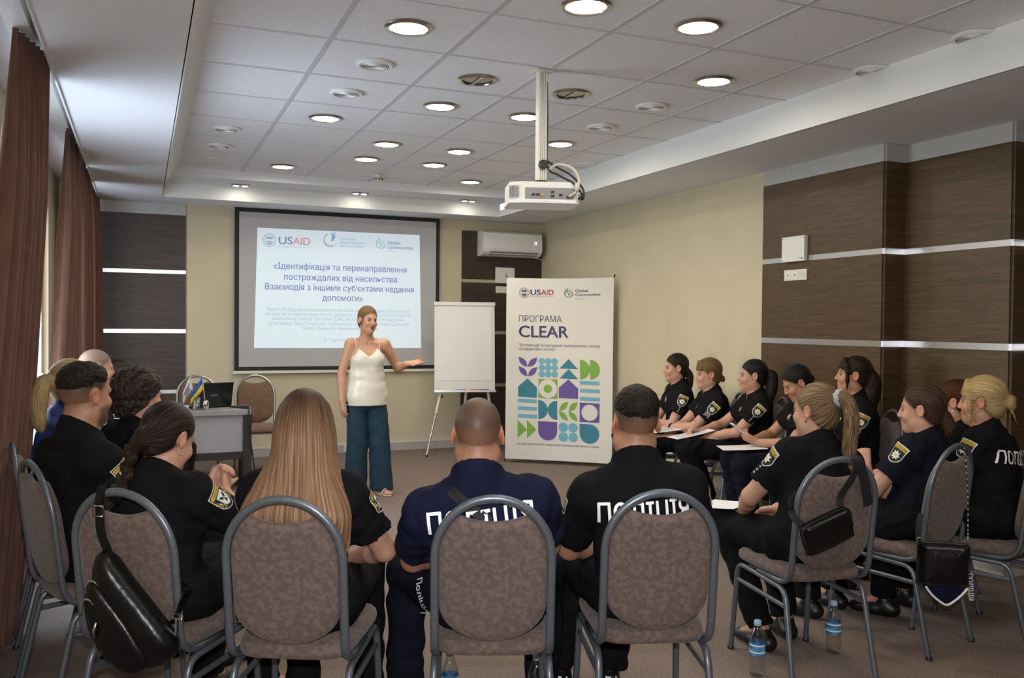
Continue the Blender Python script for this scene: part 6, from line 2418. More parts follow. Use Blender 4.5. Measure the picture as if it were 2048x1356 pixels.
# --- right front
PPL['G'] = make_person('person with a streaked blonde ponytail in a grey scrunchie, in a black polo', cpos('G'), 6, (2.672, 2.945, 1.088), -16, 4, skin='fair', hair='pony', hairm='blonde',
                       hopt=dict(t=.008, tie=(0, -.110, .055), tail=tailfn(('h', 0, -.108, .052), ('h', .004, -.150, .050), ('h', .012, -.170, -.03), ('h', .018, -.150, -.15), ('h', .022, -.135, -.25), ('h', .03, -.12, -.33)), rad=[.020, .025, .028, .027, .023, .010], tr=.05, scrunchie=((0, -.124, .054), .026, 'scrunchie', (0, -1, .05)), vx=.0045),
                       patch='star', stripes='stars', wr=[V(-.09, .30, .60), V(.08, .28, .61)], poles=[V(-.9, -.3, -.4), V(.8, -.4, -.4)], face=True, fat=1.12, fine=.0045, seed=14, ankles=[V(-.05, .20, .085), V(.14, .30, .085)], sleeve=.66)
PPL['H'] = make_person('person with smooth brown hair tied low, holding a pencil, in a navy polo', cpos('H'), -16, (3.385, 3.025, 1.064), -32, 4, skin='fair', hair='pony', hairm='brown',
                       hopt=dict(t=.008, tie=(0, -.100, -.035), bun=((0, -.108, -.040), .030), tail=tailfn(('h', 0, -.105, -.04), ('h', .0, -.12, -.09), ('h', 0, -.11, -.13)), rad=[.026, .024, .010], tr=.04), shirt='dnavy_cloth', patch='star', chest=False,
                       wr=[V(.02, .17, .755), V(.06, .26, .62)], hd=[V(.25, .3, .85), V(-.35, .9, -.1)], hn=[V(-.7, -.2, .3), V(0, .2, 1)], curl=[.75, .5], poles=[V(-.9, -.35, -.6), V(.8, -.4, -.4)], face=True, fine=.005, seed=15)
PPL['RED'] = make_person('person with red-brown tied hair and a pearl earring, half hidden at the right', cpos('RED'), -30, (3.96, 3.33, 1.058), -32, 4, skin='warm', hair='pony', hairm='redb', hopt=dict(t=.008, tie=(0, -.10, -.03), bun=((0, -.105, -.035), .028)), patch=None, face=True, fine=.006, seed=16)
PPL['I'] = make_person('person with pale blonde hair in a messy bun and hoop earrings, at the right edge', cpos('I'), -20, (3.735, 2.985, 1.096), -30, 2, skin='warm', hair='pony', hairm='pale',
                       hopt=dict(t=.008, tie=(0, -.110, .000), bun=((0, -.128, -.005), .040), fringe=.0, sides=True, stray=[((.02, -.13, -.03), (.03, -.15, -.11)), ((-.02, -.13, -.03), (-.01, -.15, -.09)), ((.035, -.12, -.02), (.06, -.13, -.07))], volume=[((0, -.02, .06), (.078, .085, .065))]), patch='star', chest=False, back=(.70, .28, .062, .0), face=True, fat=1.16, fine=.005, seed=17)
# --- row along the right wall
PPL['R1'] = make_person('person with a low dark ponytail, farthest along the right wall by the banner', cpos('M'), -72, (4.055, 6.095, 1.098), -72, 4, skin='pink', hair='pony', hairm='dark',
                        hopt=dict(t=.008, tie=(0, -.100, -.035), tail=tailfn(('h', 0, -.100, -.035), ('h', -.012, -.118, -.08), ('h', -.02, -.110, -.16), ('h', -.02, -.09, -.21)), rad=[.024, .026, .022, .010], tr=.05), patch='star', stripes='stars', face=True, wr=[V(-.04, .22, .66), V(.06, .26, .62)], seed=18)
PPL['R2'] = make_person('person with fair hair and a fringe, forearms crossed, second along the right wall', cpos('L'), -70, (4.063, 5.655, 1.072), -70, 5, skin='pink', hair='pony', hairm='straw',
                        hopt=dict(t=.008, tie=(0, -.100, -.04), bun=((0, -.115, -.05), .028), fringe=.004, sides=False, volume=[((0, -.01, .05), (.082, .09, .075))]), patch='star', stripes='chevron', face=True, fat=1.12,
                        wr=[V(.06, .27, .645), V(-.02, .30, .60)], hd=[V(.9, .35, -.1), V(-.5, .8, -.3)], hn=[V(0, .3, 1), V(0, .3, 1)], poles=[V(-.9, -.3, -.5), V(.9, -.3, -.5)], knees=[V(-.10, .42, .56), V(.10, .42, .55)], seed=19)
PPL['R3'] = make_person('person with a long dark ponytail writing on paper, legs crossed, third along the right wall', cpos('K'), -68, (4.122, 5.195, 1.086), -62, 3, skin='pink', hair='pony', hairm='black',
                        hopt=dict(t=.008, tie=(0, -.112, .005), tail=tailfn(('h', 0, -.105, .004), ('h', -.005, -.148, -.01), ('h', -.020, -.140, -.10), ('h', -.035, -.105, -.19), ('h', -.050, -.06, -.27)), rad=[.024, .036, .038, .032, .012], tr=.06), patch='star', stripes='stars', face=True,
                        wr=[V(-.04, .30, .635), V(.035, .33, .665)], hd=[V(.25, .9, -.35), V(-.25, .75, .1)], hn=[V(0, .35, 1), V(.5, .0, .9)], curl=[.3, .95], poles=[V(-.8, -.4, -.5), V(.8, -.4, -.5)],
                        knees=[V(-.10, .44, .575), V(.08, .43, .535)], ankles=[V(.02, .24, .12), V(.12, .20, .09)], toe=[(.2, 1, 0), (.2, 1, 0)], hem=.10, seed=20)
PPL['R4'] = make_person('person with smooth black hair looking down at a phone, fourth along the right wall', cpos('R4'), -68, (4.080, 4.675, 1.068), -68, 30, skin='warm', hair='pony', hairm='black', hopt=dict(t=.008, tie=(0, -.105, -.02), bun=((0, -.108, -.025), .026)), patch='star', face=True,
                        wr=[V(-.055, .26, .665), V(.05, .27, .665)], hd=[V(.3, .75, .35), V(-.3, .75, .35)], hn=[V(-.65, -.2, -.7), V(.65, -.2, -.7)], curl=.7, poles=[V(-.9, -.4, -.4), V(.9, -.4, -.4)], trousers='dnavy_cloth', hem=.11, ankles=[V(-.12, .30, .085), V(.12, .34, .085)], seed=21)
PPL['R5'] = make_person('person with a dark fringe and half-up long hair, seated before the wood cladding', cpos('J'), -60, (4.092, 4.178, 1.150), -52, -2, skin='warm', hair='pony', hairm='dark',
                        hopt=dict(t=.008, tie=(0, -.115, .0), fringe=.006, sides=True, ear=True, tail=tailfn(('h', 0, -.090, .004), ('h', 0, -.118, -.05), ('h', 0, -.112, -.13), ('h', 0, -.105, -.20), ('h', .0, -.105, -.30)), rad=[.045, .052, .050, .046, .016], tr=.08, scrunchie=((0, -.118, .012), .008, 'chrome', (0, -1, 0))), patch='star', stripes='chevron', face=True, fat=1.06, wr=[V(-.10, .26, .60), V(.08, .28, .60)], seed=22)


# --- the speaker standing in the middle
def standing_woman():
    s = .945
    pos, yaw = (1.755, 7.235), 179
    Y = math.radians(yaw)
    hc = V(.012, .035, 1.470)
    HR = rotz(math.radians(14)) @ rotx(math.radians(-4)) @ roty(math.radians(-3))
    hip, nb = V(0.01, -.01, .835), V(.012, -.022, 1.312)
    S = lambda f, x=0, y=0: hip + (nb - hip) * f + V(x, y, 0)
    sh = [V(-.145, -.01, 1.268), V(.150, -.01, 1.268)]
    wrL = V(-.300, .150, 1.105)
    elL, wrL = ik(sh[0], wrL, .258, .225, V(-.45, -.4, -.8))
    wrR = V(.232, .035, .800)
    elR, wrR = ik(sh[1], wrR, .258, .228, V(.5, -.8, 0))
    el, wr = [elL, elR], [wrL, wrR]
    hd = [V(-.93, .28, .12), V(-.06, .12, -1)]
    hn = [V(.05, -.55, -.85), V(.92, .30, .0)]
    fine = .0045
    zx = [(hc[0] - .105, hc[0] + .105)]; zy = [(hc[1] - .125, hc[1] + .13)]; zz = [(hc[2] - .13, hc[2] + .13)]
    for i in (0, 1):
        c = wr[i] + unit(hd[i]) * .085
        zx.append((c[0] - .09, c[0] + .09)); zy.append((c[1] - .08, c[1] + .08)); zz.append((c[2] - .10, c[2] + .10))
    F = Field(axis_pts(-.56, .40, .0105, fine, zx), axis_pts(-.26, .40, .0105, fine, zy), axis_pts(-.01, 1.62, .0105, fine, zz))

    def torso(F, o, k=.05):
        F.ell(S(.02), (.158 + o, .112 + o, .115 + o), None, 0)
        F.ell(S(.36), (.122 + o, .092 + o, .125 + o), None, k)
        F.ell(S(.68), (.134 + o, .098 + o, .125 + o), None, k)
        for sx in (-1, 1):
            F.ell(S(.645, sx * .064, .070), (.060 + o, .056 + o, .060 + o), None, .035)
    torso(F, 0)
    F.cap(S(.89, -.118), S(.89, .122), .046, k=.04)
    F.cap(S(.97), S(.90, -.10), .036, .036, k=.03); F.cap(S(.97), S(.90, .10), .036, .036, k=.03)
    nr = .046
    F.cap(S(.99), hc + HR @ V(0, -.016, -.055), nr * 1.12, nr, k=.03)
    F.cap(S(.97, 0, .012), hc + HR @ V(0, .006, -.078), nr * .9, nr * .80, k=.03)
    F.cap(S(.925, -.02, .060), S(.90, -.115, .035), .009, .008, k=.02); F.cap(S(.925, .02, .060), S(.90, .115, .035), .009, .008, k=.02)
    add_head(F, hc, HR, s)
    for i in (0, 1):
        F.cap(sh[i], el[i], .047, .036, k=.03)
        F.cap(el[i], el[i] + (wr[i] - el[i]) * .35, .036, .035, k=.015)
        F.cap(el[i] + (wr[i] - el[i]) * .35, wr[i], .035, .0235, k=.012)
    build_hand(F, wr[0], hd[0], hn[0], -1, [.18, .42, .62, .70], s=.98, thumb=.3)
    build_hand(F, wr[1], hd[1], hn[1], 1, [.32, .36, .40, .44], s=.98, thumb=.4)
    fy = [(.105, .06), (-.105, -.02)]
    ft = [V(-.085, .04, .07), V(.085, -.02, .07)]
    td = [unit(V(-.42, 1, 0)), unit(V(.30, 1, 0))]
    for i, sx in ((0, -1), (1, 1)):
        F.cap(S(.0, sx * .08), V(sx * .085, .02, .46), .075, .052, k=.03)
        F.cap(V(sx * .085, .02, .46), ft[i], .050, .034, k=.02)
        a = ft[i]
        F.cap(a - V(0, 0, .035), a + td[i] * .13 - V(0, 0, .045), .030, .022, k=.02)
        sd = V(td[i][1], -td[i][0], 0)
        for q in range(5):
            b = a + td[i] * (.135 - abs(q - 1.2) * .006) + sd * (q - 2) * .0135 - V(0, 0, .046)
            F.cap(b, b + td[i] * .028, .0095, .0085, k=.003)
    P, Fq = F.mesh()
    q = (P - hc) @ HR / s
    base = np.array((.50, .270, .175))
    C = np.tile(base, (len(P), 1))

    def blob(c, r, soft=.35):
        return np.clip((1 - np.sqrt((((q - np.array(c)) / np.array(r)) ** 2).sum(1))) / soft, 0, 1)

    def mix(w, c):
        nonlocal C
        C = C * (1 - w[:, None]) + np.array(c) * w[:, None]
    for sx in (-1, 1):
        mix(blob((sx * .040, .075, -.030), (.026, .04, .024), .9) * .5, base * np.array([1.05, .75, .72]))
        mix(blob((sx * .034, .082, .0225), (.021, .03, .0050), .5) * .7, np.array([.14, .08, .05]))
        mix(blob((sx * .031, .086, .0085), (.0175, .024, .0042), .6) * .85, np.array([.04, .028, .022]))
    mix(np.maximum(blob((0, .09, -.0595), (.0245, .024, .0080)), blob((0, .09, -.0720), (.0215, .024, .0085))), np.array([.20, .006, .011]))
    tips = np.concatenate([P])
    root = np_mesh('person', P, Fq, SKIN, None, C)
    root.location = (pos[0], pos[1], 0); root.rotation_euler = (0, 0, -Y)
    tag(root, 'standing person with red lipstick, ivory camisole and wide teal trousers, gesturing with one hand', 'person')
    for sx in (-1, 1):
        m = MB()
        c = hc + HR @ (V(sx * .031, .0738, .0005) * s)
        R = Matrix([list(r) for r in HR])
        pr_ = [(.0106 * s * math.sin(math.pi * i / 14), -.0106 * s * math.cos(math.pi * i / 14)) for i in range(15)]
        M4 = Matrix.Translation(Vector(c)) @ R.to_4x4() @ Matrix.Rotation(math.radians(90), 4, 'X')
        m.lathe(pr_[2:], MT['sclera'], 16, mat4=M4, cap=False)
        m.lathe([(.0006, pr_[0][1] - .0003), (.0064 * s, pr_[2][1] - .0002)], MT['iris'], 16, mat4=M4, cap=False)
        m.build('eye', root, True)
    # camisole: hangs from the bust, V neck, thin straps
    Fc = Field(np.arange(-.26, .27, .0065), np.arange(-.20, .24, .0065), np.arange(.70, 1.32, .0065))
    torso(Fc, .008, .055)
    Fc.cap(V(0.01, .0, .95), V(0.01, .0, .70), .128, .186, k=.06, sq=(V(0, 1, 0), .72))
    Fc.cap(V(0.012, .015, 1.10), V(0.01, .005, .90), .118, .128, k=.05, sq=(V(0, 1, 0), .80))
    Fc.ripple(.0045, .13, 31, hi=(1, 1, 1.06))
    for sx in (-1, 1):
        Fc.cut(V(-sx * .62, .15, .78), V(0.012, .12, 1.155), (min(0.012, 0.012 + sx * .3), .02, .9), (max(0.012, 0.012 + sx * .3) + .0001, .4, 1.4))
        Fc.cut(V(sx * .80, 0, .60), V(sx * .098 + .01, .0, 1.205), (min(.01, sx * .3), -.3, 1.05), (max(.01, sx * .3), .3, 1.4))
    Fc.cut(V(0, -.2, 1), V(0, -.06, 1.165), (-.3, -.3, 1), (.3, .02, 1.4))
    Fc.cut(V(0, 0, -1), V(0, 0, .752))
    Fc.cap(V(0.01, 0, .60), V(0.01, 0, .76), .165, .150, k=.01, op='s', sq=(V(0, 1, 0), .72))
    Pc, Fqc = Fc.mesh()
    cam_o = np_mesh('camisole', Pc, Fqc, MT['satin'], root)
    me = root.data
    bvh = BVHTree.FromPolygons([v.co.copy() for v in me.vertices], [tuple(p.vertices) for p in me.polygons])
    for sx in (-1, 1):
        m = MB()
        path = []
        for t in np.linspace(0, 1, 22):
            a = math.pi * t
            p = Vector((.012 + sx * (.088 + .018 * math.sin(a)), .30 * math.cos(a), 1.185 + .16 * math.sin(a)))
            c = Vector((.012 + sx * .095, 0, 1.16))
            h = bvh.ray_cast(p, (c - p).normalized(), 1.0)
            if h[0] is not None:
                path.append(h[0] + h[1] * .003)
        if len(path) > 3:
            m.tube(path, .0042, MT['satin'], 6, flat=.6)
            m.build('shoulder_strap', root, True)
    # wide trousers
    Ft = Field(np.arange(-.30, .31, .0085), np.arange(-.24, .30, .0085), np.arange(-.01, .90, .0085))
    Ft.ell(S(-.04), (.166, .116, .13), None, 0)
    for i, sx in ((0, -1), (1, 1)):
        Ft.cap(S(-.06, sx * .080, .0), V(sx * .094, .015 + .02 * (i == 0), .42), .088, .084, k=.02)
        Ft.cap(V(sx * .092, .015 + .02 * (i == 0), .42), V(sx * (.116 if i == 0 else .108), .035 if i == 0 else -.01, .02), .083, .101, k=.008)
    Ft.ripple(.007, .16, 77)
    Ft.cap(V(0, .0, .60), V(0, .0, -.05), .006, .012, k=.01, op='s', sq=(V(0, 1, 0), 1.0))
    Ft.cut(V(0, 0, 1), V(0, 0, .80))
    Ft.cut(V(0, 0, -1), V(0, 0, .035))
    for i in (0, 1):
        Ft.cap(ft[i] + V(0, 0, -.1), ft[i] + V(0, 0, .02), .060, .045, k=.01, op='s')
    Pt, Fqt = Ft.mesh()
    np_mesh('trousers', Pt, Fqt, MT['teal_linen'], root)
    for i in (0, 1):
        m = MB()
        a = ft[i]; sd = V(td[i][1], -td[i][0], 0)
        lp = []
        for k in range(24):
            w = 2 * math.pi * k / 24
            u, v = math.cos(w), math.sin(w)
            lp.append(((.115 * u + .055), (.040 + .006 * u) * v))
        Fm = Matrix(((td[i][0], -sd[0] * -1, 0, a[0]), (td[i][1], sd[1], 0, a[1]), (0, 0, 1, .002), (0, 0, 0, 1)))
        m.prism(lp, .012, MT['sandal'], Matrix(((td[i][0], sd[0], 0, a[0]), (td[i][1], sd[1], 0, a[1]), (0, 0, 1, .002), (0, 0, 0, 1))))
        m.tube([Vector(a + td[i] * .10 + sd * (.042 * math.cos(w)) + V(0, 0, -.055 + .042 * math.sin(w))) for w in np.linspace(0, math.pi, 9)], .006, MT['sandal'], 6)
        m.build('sandal', root, True)
    o = dict(t=.008, tie=(0, -.100, -.02), bun=((0, -.108, -.025), .026), m=1.0, y0=.02, stray=[((.070, .030, .02), (.074, .026, -.07))])
    Fh, locks = hair_field('pony', hc, HR, s, o)
    Ph, Fqh = Fh.mesh()
    np_mesh('hair', Ph, Fqh, HM['straw'], root, None, strands(Ph, 'pony', hc, HR, s, o, locks))
    return root


standing_woman()

# ================================================================== what they carry
def pillow(mb, outline, cen, levels, fn, m):
    """rounded slab: outline in (x, z), levels of (offset, scale)"""
    k = len(outline)
    vs, fs = [], []
    for off, sc in levels:
        for x, z in outline:
            vs.append(fn(cen[0] + (x - cen[0]) * sc, off, cen[1] + (z - cen[1]) * sc))
    for i in range(len(levels) - 1):
        for q in range(k):
            q2 = (q + 1) % k
            fs.append((i * k + q, i * k + q2, (i + 1) * k + q2, (i + 1) * k + q))
    vs += [fn(cen[0], levels[0][0], cen[1]), fn(cen[0], levels[-1][0], cen[1])]
    for q in range(k):
        q2 = (q + 1) % k
        fs += [(len(vs) - 2, q2, q), (len(vs) - 1, (len(levels) - 1) * k + q, (len(levels) - 1) * k + q2)]
    mb.add(vs, fs, m)


def round_loop(pts, n=5):
    P = [Vector((x, z, 0)) for x, z in pts]
    N = len(P)
    out = []
    for i in range(N):
        p0, p1, p2, p3 = P[i - 1], P[i], P[(i + 1) % N], P[(i + 2) % N]
        for k in range(n):
            t = k / n
            q = 0.5 * ((2 * p1) + (p2 - p0) * t + (2 * p0 - 5 * p1 + 4 * p2 - p3) * t * t + (3 * p1 - p0 - 3 * p2 + p3) * t ** 3)
            out.append((q.x, q.y))
    return out


def ribbon(mb, path, w, th, m, side):
    """flat strap along path; side = direction of its width"""
    P = smooth_path([tuple(p) for p in path], 5)
    sd = [Vector(side)] * len(P)
    vs, fs = [], []
    for i, p in enumerate(P):
        t = (P[min(i + 1, len(P) - 1)] - P[max(i - 1, 0)]).normalized()
        s_ = (sd[i] - t * sd[i].dot(t)).normalized()
        n_ = t.cross(s_)
        for a, b in ((-.5, -.5), (.5, -.5), (.5, .5), (-.5, .5)):
            vs.append(p + s_ * (a * w) + n_ * (b * th))
    for i in range(len(P) - 1):
        for k in range(4):
            fs.append((i * 4 + k, i * 4 + (k + 1) % 4, (i + 1) * 4 + (k + 1) % 4, (i + 1) * 4 + k))
    fs += [(3, 2, 1, 0), tuple(len(vs) - 4 + k for k in range(4))]
    mb.add(vs, fs, m)


def byy(z):
    return -.205 - (z - .47) * .158


PUFF = [(.0, .80), (-.012, .95), (-.030, 1.0), (-.055, .97), (-.075, .88), (-.086, .70), (-.09, .35)]
# --- leather backpack hung on chair C
c = CH['C']
t = thing('backpack', 'black leather sling backpack hanging by its strap from a chair arch', 'backpack', c.location[:], c.rotation_euler.z)
fnb = lambda x, o, z: Vector((x, byy(z) - .022 + o, z))
ol = round_loop([(-.045, .735), (-.005, .745), (.050, .675), (.120, .590), (.185, .505), (.200, .455), (.160, .405), (.085, .375), (.015, .400), (-.045, .465), (-.070, .560), (-.062, .660)])
m_ = MB(); pillow(m_, ol, (.05, .53), PUFF, fnb, MT['leather']); bb = m_.build('body', t, True)
ol2 = round_loop([(-.060, .640), (-.030, .655), (.030, .590), (.090, .505), (.125, .430), (.105, .390), (.050, .372), (-.005, .400), (-.055, .470), (-.078, .560)])
m_ = MB(); pillow(m_, ol2, (.02, .51), [(o * .45 - .062, s_) for o, s_ in PUFF], fnb, MT['leather']); fp = m_.build('front_pocket', t, True)
zp = [fnb(x, -.083, z) for x, z in [(-.066, .640), (-.045, .662), (-.015, .650), (.035, .590), (.085, .520), (.118, .455)]]
m_ = MB(); m_.tube(smooth_path(zp), .0038, MT['zip'], 8); m_.build('zip', bb, True)
zp = [fnb(x, -.098, z) for x, z in [(-.080, .560), (-.066, .600), (-.040, .605), (.000, .560), (.050, .500), (.080, .455)]]
m_ = MB(); m_.tube(smooth_path(zp), .0034, MT['zip'], 8); m_.tube([fnb(-.035, -.104, .490), fnb(-.028, -.112, .515), fnb(-.020, -.106, .540)], .0045, MT['zip'], 8); m_.build('zip', fp, True)
m_ = MB()
ribbon(m_, [(-.035, byy(.60) - .050, .735), (-.048, byy(.8) - .035, .80), (-.050, byy(.87) - .026, .868), (-.052, byy(.9) - .020, .905), (-.054, byy(.92) + .002, .938), (-.056, byy(.9) + .026, .905), (-.02, byy(.88) + .030, .885)], .030, .004, MT['leather'], (1, 0, 0))
st_ = m_.build('strap', t)
m_ = MB(); m_.tube([(-.068, byy(.87) - .034, .882), (-.032, byy(.87) - .034, .882), (-.032, byy(.87) - .034, .850), (-.068, byy(.87) - .034, .850)], .003, MT['zip'], 8, closed=True); m_.build('buckle', st_, True)
m_ = MB()
ribbon(m_, [(.188, byy(.47) - .050, .470), (.190, byy(.5) - .040, .505), (.190, byy(.55) - .030, .545)], .010, .006, MT['zip'], (0, 1, 0))
ribbon(m_, [(.186, byy(.55) - .022, .545), (.196, byy(.58) - .012, .585), (.198, byy(.60) + .015, .62), (.150, byy(.62) + .040, .63)], .030, .004, MT['leather'], (0, 1, 0))
m_.tube([(.172, byy(.55) - .026, .552), (.204, byy(.55) - .026, .552), (.204, byy(.55) - .026, .538), (.172, byy(.55) - .026, .538)], .003, MT['zip'], 8, closed=True)
m_.build('lower_strap', t)

# --- small shoulder bag on chair G
c = CH['G']
t = thing('shoulder_bag', 'small black shoulder bag tilted on the back of a chair', 'shoulder bag', c.location[:], c.rotation_euler.z)
ca, sa = math.cos(math.radians(22)), math.sin(math.radians(22))


def tilt(x, z):
    return (-.070 + x * ca - z * sa, .645 + x * sa + z * ca)


def fng(x, o, z):
    X, Z = tilt(x, z)
    return Vector((X, byy(Z) - .022 + o, Z))


ol = round_loop([(-.105, .040), (-.085, .064), (.085, .064), (.108, .040), (.108, -.045), (.085, -.068), (-.085, -.068), (-.105, -.045)], 4)
m_ = MB(); pillow(m_, ol, (0, 0), [(o * .8, s_) for o, s_ in PUFF], fng, MT['leather']); bb = m_.build('body', t, True)
m_ = MB(); m_.tube(smooth_path([fng(-.104, -.045, -.02), fng(-.10, -.045, .055), fng(0, -.047, .066), fng(.10, -.045, .058), fng(.107, -.045, -.02)]), .0035, MT['webbing'], 8); m_.build('zip', bb, True)
m_ = MB()
q = fng(.085, -.03, .07)
ribbon(m_, [q, (q.x + .012, byy(.76) - .030, .775), (.040, byy(.84) - .026, .85), (.058, byy(.9) - .022, .905), (.064, byy(.92) + .000, .934), (.070, byy(.91) + .020, .915), (.072, byy(.90) + .026, .90)], .030, .003, MT['webbing'], (1, 0, 0))
ribbon(m_, [(.052, byy(.93) + .012, .9345), (.060, byy(.92) - .020, .922), (.085, byy(.86) - .030, .86), (.112, byy(.78) - .034, .775), (.122, byy(.74) - .034, .735)], .042, .003, MT['webbing'], (1, 0, .2))
m_.build('strap', t)
m_ = MB()
q = fng(-.103, -.03, .04)
ribbon(m_, [q, (-.165, byy(.68) - .030, .665), (-.196, byy(.72) - .006, .70), (-.192, byy(.76) + .022, .755), (-.12, byy(.80) + .045, .80)], .028, .003, MT['webbing'], (0, .3, 1))
m_.build('side_strap', t)

# --- handbag and cap hung low at chair H
hb = Vector((3.064, 2.614, 0.468))
t = thing('handbag', 'black flap handbag on a chain hanging behind a chair at the right', 'handbag', hb[:], math.radians(-38))
ol = round_loop([(-.095, .075), (-.080, .088), (.080, .088), (.095, .075), (.100, -.070), (.085, -.088), (-.085, -.088), (-.100, -.070)], 4)
fh = lambda x, o, z: Vector((x, o + .045, z))
m_ = MB(); pillow(m_, ol, (0, 0), PUFF, fh, MT['leather']); m_.build('body', t, True)
ol = round_loop([(-.097, .082), (-.05, .091), (.05, .091), (.097, .082), (.096, .010), (.060, -.012), (-.060, -.012), (-.096, .010)], 4)
m_ = MB(); pillow(m_, ol, (0, .04), [(-.046, .9), (-.050, 1.0), (-.054, .98), (-.0555, .8)], fh, MT['leather']); m_.build('flap', t, True)
top = CH['H'].location + Vector((math.sin(math.radians(-14)) * -.275, math.cos(math.radians(-14)) * -.275, .932))
inv = Matrix.Rotation(math.radians(38), 4, 'Z') @ Matrix.Translation(-hb)
tl = inv @ (top + Vector((.03, -.01, .004)))
m_ = MB()
for x_, bend in ((.092, .02),):
    pth = smooth_path([(x_, 0, .085), (x_ * .9 + bend * .4, -.005, .13), (x_ * .55 + tl.x * .5, tl.y * .5 - .01, .28), tuple(tl)], 8)
    for i, p in enumerate(pth[:-1]):
        m_.ellipsoid(p, (.0035, .0035, .0065), MT['zip'], 6, 5)
    m_.tube(pth, .002, MT['webbing'], 6)
m_.build('chain_strap', t, True)
m_ = MB(); ribbon(m_, [(-.090, .0, .080), (-.098, -.004, .12), (-.094, -.002, .17), (-.082, .02, .20)], .022, .003, MT['webbing'], (1, 0, 0)); m_.tube([Vector((-.092 + .012 * math.cos(w), -.004, .092 + .012 * math.sin(w))) for w in np.linspace(0, 2 * math.pi, 12)[:-1]], .0022, MT['zip'], 6, closed=True); m_.build('side_strap', t)
cp = Vector((3.145, 2.664, 0.374))
t = thing('peaked_cap', 'dark cap with bright white piping hanging under the handbag', 'cap', cp[:], math.radians(-38))
m_ = MB()
ol = round_loop([(-.085, .06), (0, .085), (.085, .06), (.098, -.01), (.06, -.075), (0, -.105), (-.06, -.075), (-.098, -.01)], 4)
pillow(m_, ol, (0, 0), [(.0, .7), (-.014, .93), (-.03, 1.0), (-.05, .85), (-.06, .4)], lambda x, o, z: Vector((x, o + .06, z)), MT['navy_cloth']); cb = m_.build('crown', t, True)
m_ = MB()
ol = round_loop([(-.092, .03), (0, .05), (.092, .03), (.080, -.035), (.035, -.080), (0, -.100), (-.035, -.080), (-.080, -.035)], 4)
pillow(m_, ol, (0, -.02), [(-.004, .9), (-.008, 1.0), (-.012, .9)], lambda x, o, z: Vector((x, o + .005 + .15 * x * x, z)), MT['navy_cloth']); m_.build('peak', t, True)
m_ = MB()
m_.tube(smooth_path([Vector((x, -.008 + .15 * x * x, z)) for x, z in [(-.082, -.028), (-.060, -.058), (-.030, -.084), (0, -.099), (.028, -.082), (.058, -.052), (.080, -.022)]]), .0052, MT['reflect'], 8)
m_.build('piping', t, True)
m_ = MB(); F_ = frame((.088, -.006, .005), (.05, .0, -1), (1, .1, .05)); lettering(m_, 'ПОЛІЦІЯ', (-.035, -.006), .026, MT['reflect'], lambda x, y, l: F_ @ Vector((x, y, .0)), .05); m_.build('lettering', t)

# --- plaid bag on the floor by the right wall
t = thing('tote_bag', 'brown plaid bag standing on the carpet under the chairs by the wall', 'bag', (4.02, 5.72, 0), math.radians(62))
m_ = MB()
Fb = Field(np.arange(-.26, .26, .009), np.arange(-.16, .16, .009), np.arange(-.01, .36, .009))
Fb.cap((-.13, 0, .07), (.13, 0, .07), .075, k=0); Fb.cap((-.10, 0, .17), (.12, 0, .15), .062, k=.08); Fb.ripple(.02, .10, 5); Fb.cut((0, 0, -1), (0, 0, .003))
Pb, Fqb = Fb.mesh()
np_mesh('body', Pb, Fqb, MT['plaid'], t)
m_ = MB()
for y_ in (-.03, .03):
    m_.tube(smooth_path([(-.08, y_, .21), (-.06, y_ * 1.3, .27), (0, y_ * 1.5, .285), (.06, y_ * 1.3, .265), (.08, y_, .20)]), .006, MT['leather'], 8)
m_.build('handle', t, True)


# --- papers, pencils, phones: each held or lying on its person's lap
def pmat(key):
    R = PPL[key]
    M4 = R.root.rotation_euler.to_matrix().to_4x4()
    return Matrix.Translation(R.root.location) @ M4


def sheet(key, label, cen, rz, tilt_, n=2, w=.21, h=.297, mt='paper', name='paper_sheet', cat='paper', th=.0022, lines=True):
    Mx = pmat(key) @ Matrix.Translation(cen) @ Matrix.Rotation(math.radians(rz), 4, 'Z') @ Matrix.Rotation(math.radians(tilt_[0]), 4, 'X') @ Matrix.Rotation(math.radians(tilt_[1]), 4, 'Y')
    m = MB()
    for k in range(n):
        q = Matrix.Translation((.004 * k, .005 * k, th * k)) @ Matrix.Rotation(.03 * k, 4, 'Z')
        N = 6
        vs = []
        for i in range(N + 1):
            for zz in (0, th * .7):
                for x in (-w / 2, w / 2):
                    y = -h / 2 + h * i / N
                    vs.append(q @ Vector((x, y, zz + .010 * (i / N - .5) ** 2)))
        fs = []
        for i in range(N):
            a = i * 4
            fs += [(a, a + 4, a + 5, a + 1), (a + 2, a + 3, a + 7, a + 6), (a, a + 2, a + 6, a + 4), (a + 1, a + 5, a + 7, a + 3)]
        fs += [(0, 1, 3, 2), (N * 4, N * 4 + 2, N * 4 + 3, N * 4 + 1)]
        m.add(vs, fs, MT[mt])
    o = m.build(name)
    o.matrix_world = Mx
    tag(o, label, cat)
    if lines:
        m = MB()
        for k in range(12):
            m.box((-w * .40, h * .38 - k * h * .06, th * n + .0022), (w * (.40 if k % 4 else .25), h * .38 - k * h * .06 + .0035, th * n + .0028), MT['patch_grey'])
        m.build('printed_lines', o)
    return o


def stick(key, label, a, b, r, mt, name='pencil', cat='pencil', tipm=None):
    Mx = pmat(key)
    A, B = Mx @ Vector(a), Mx @ Vector(b)
    d = (B - A)
    m = MB(); m.tube([(0, 0, 0), tuple(d * .90)], r, MT[mt], 8)
    o = tag(m.build(name, None, True, A[:], 50), label, cat)
    m = MB(); m.tube([tuple(d * .90), tuple(d)], [r, r * .15], MT[tipm or 'dark_plastic'], 8); m.build('tip', o, True)
    return o


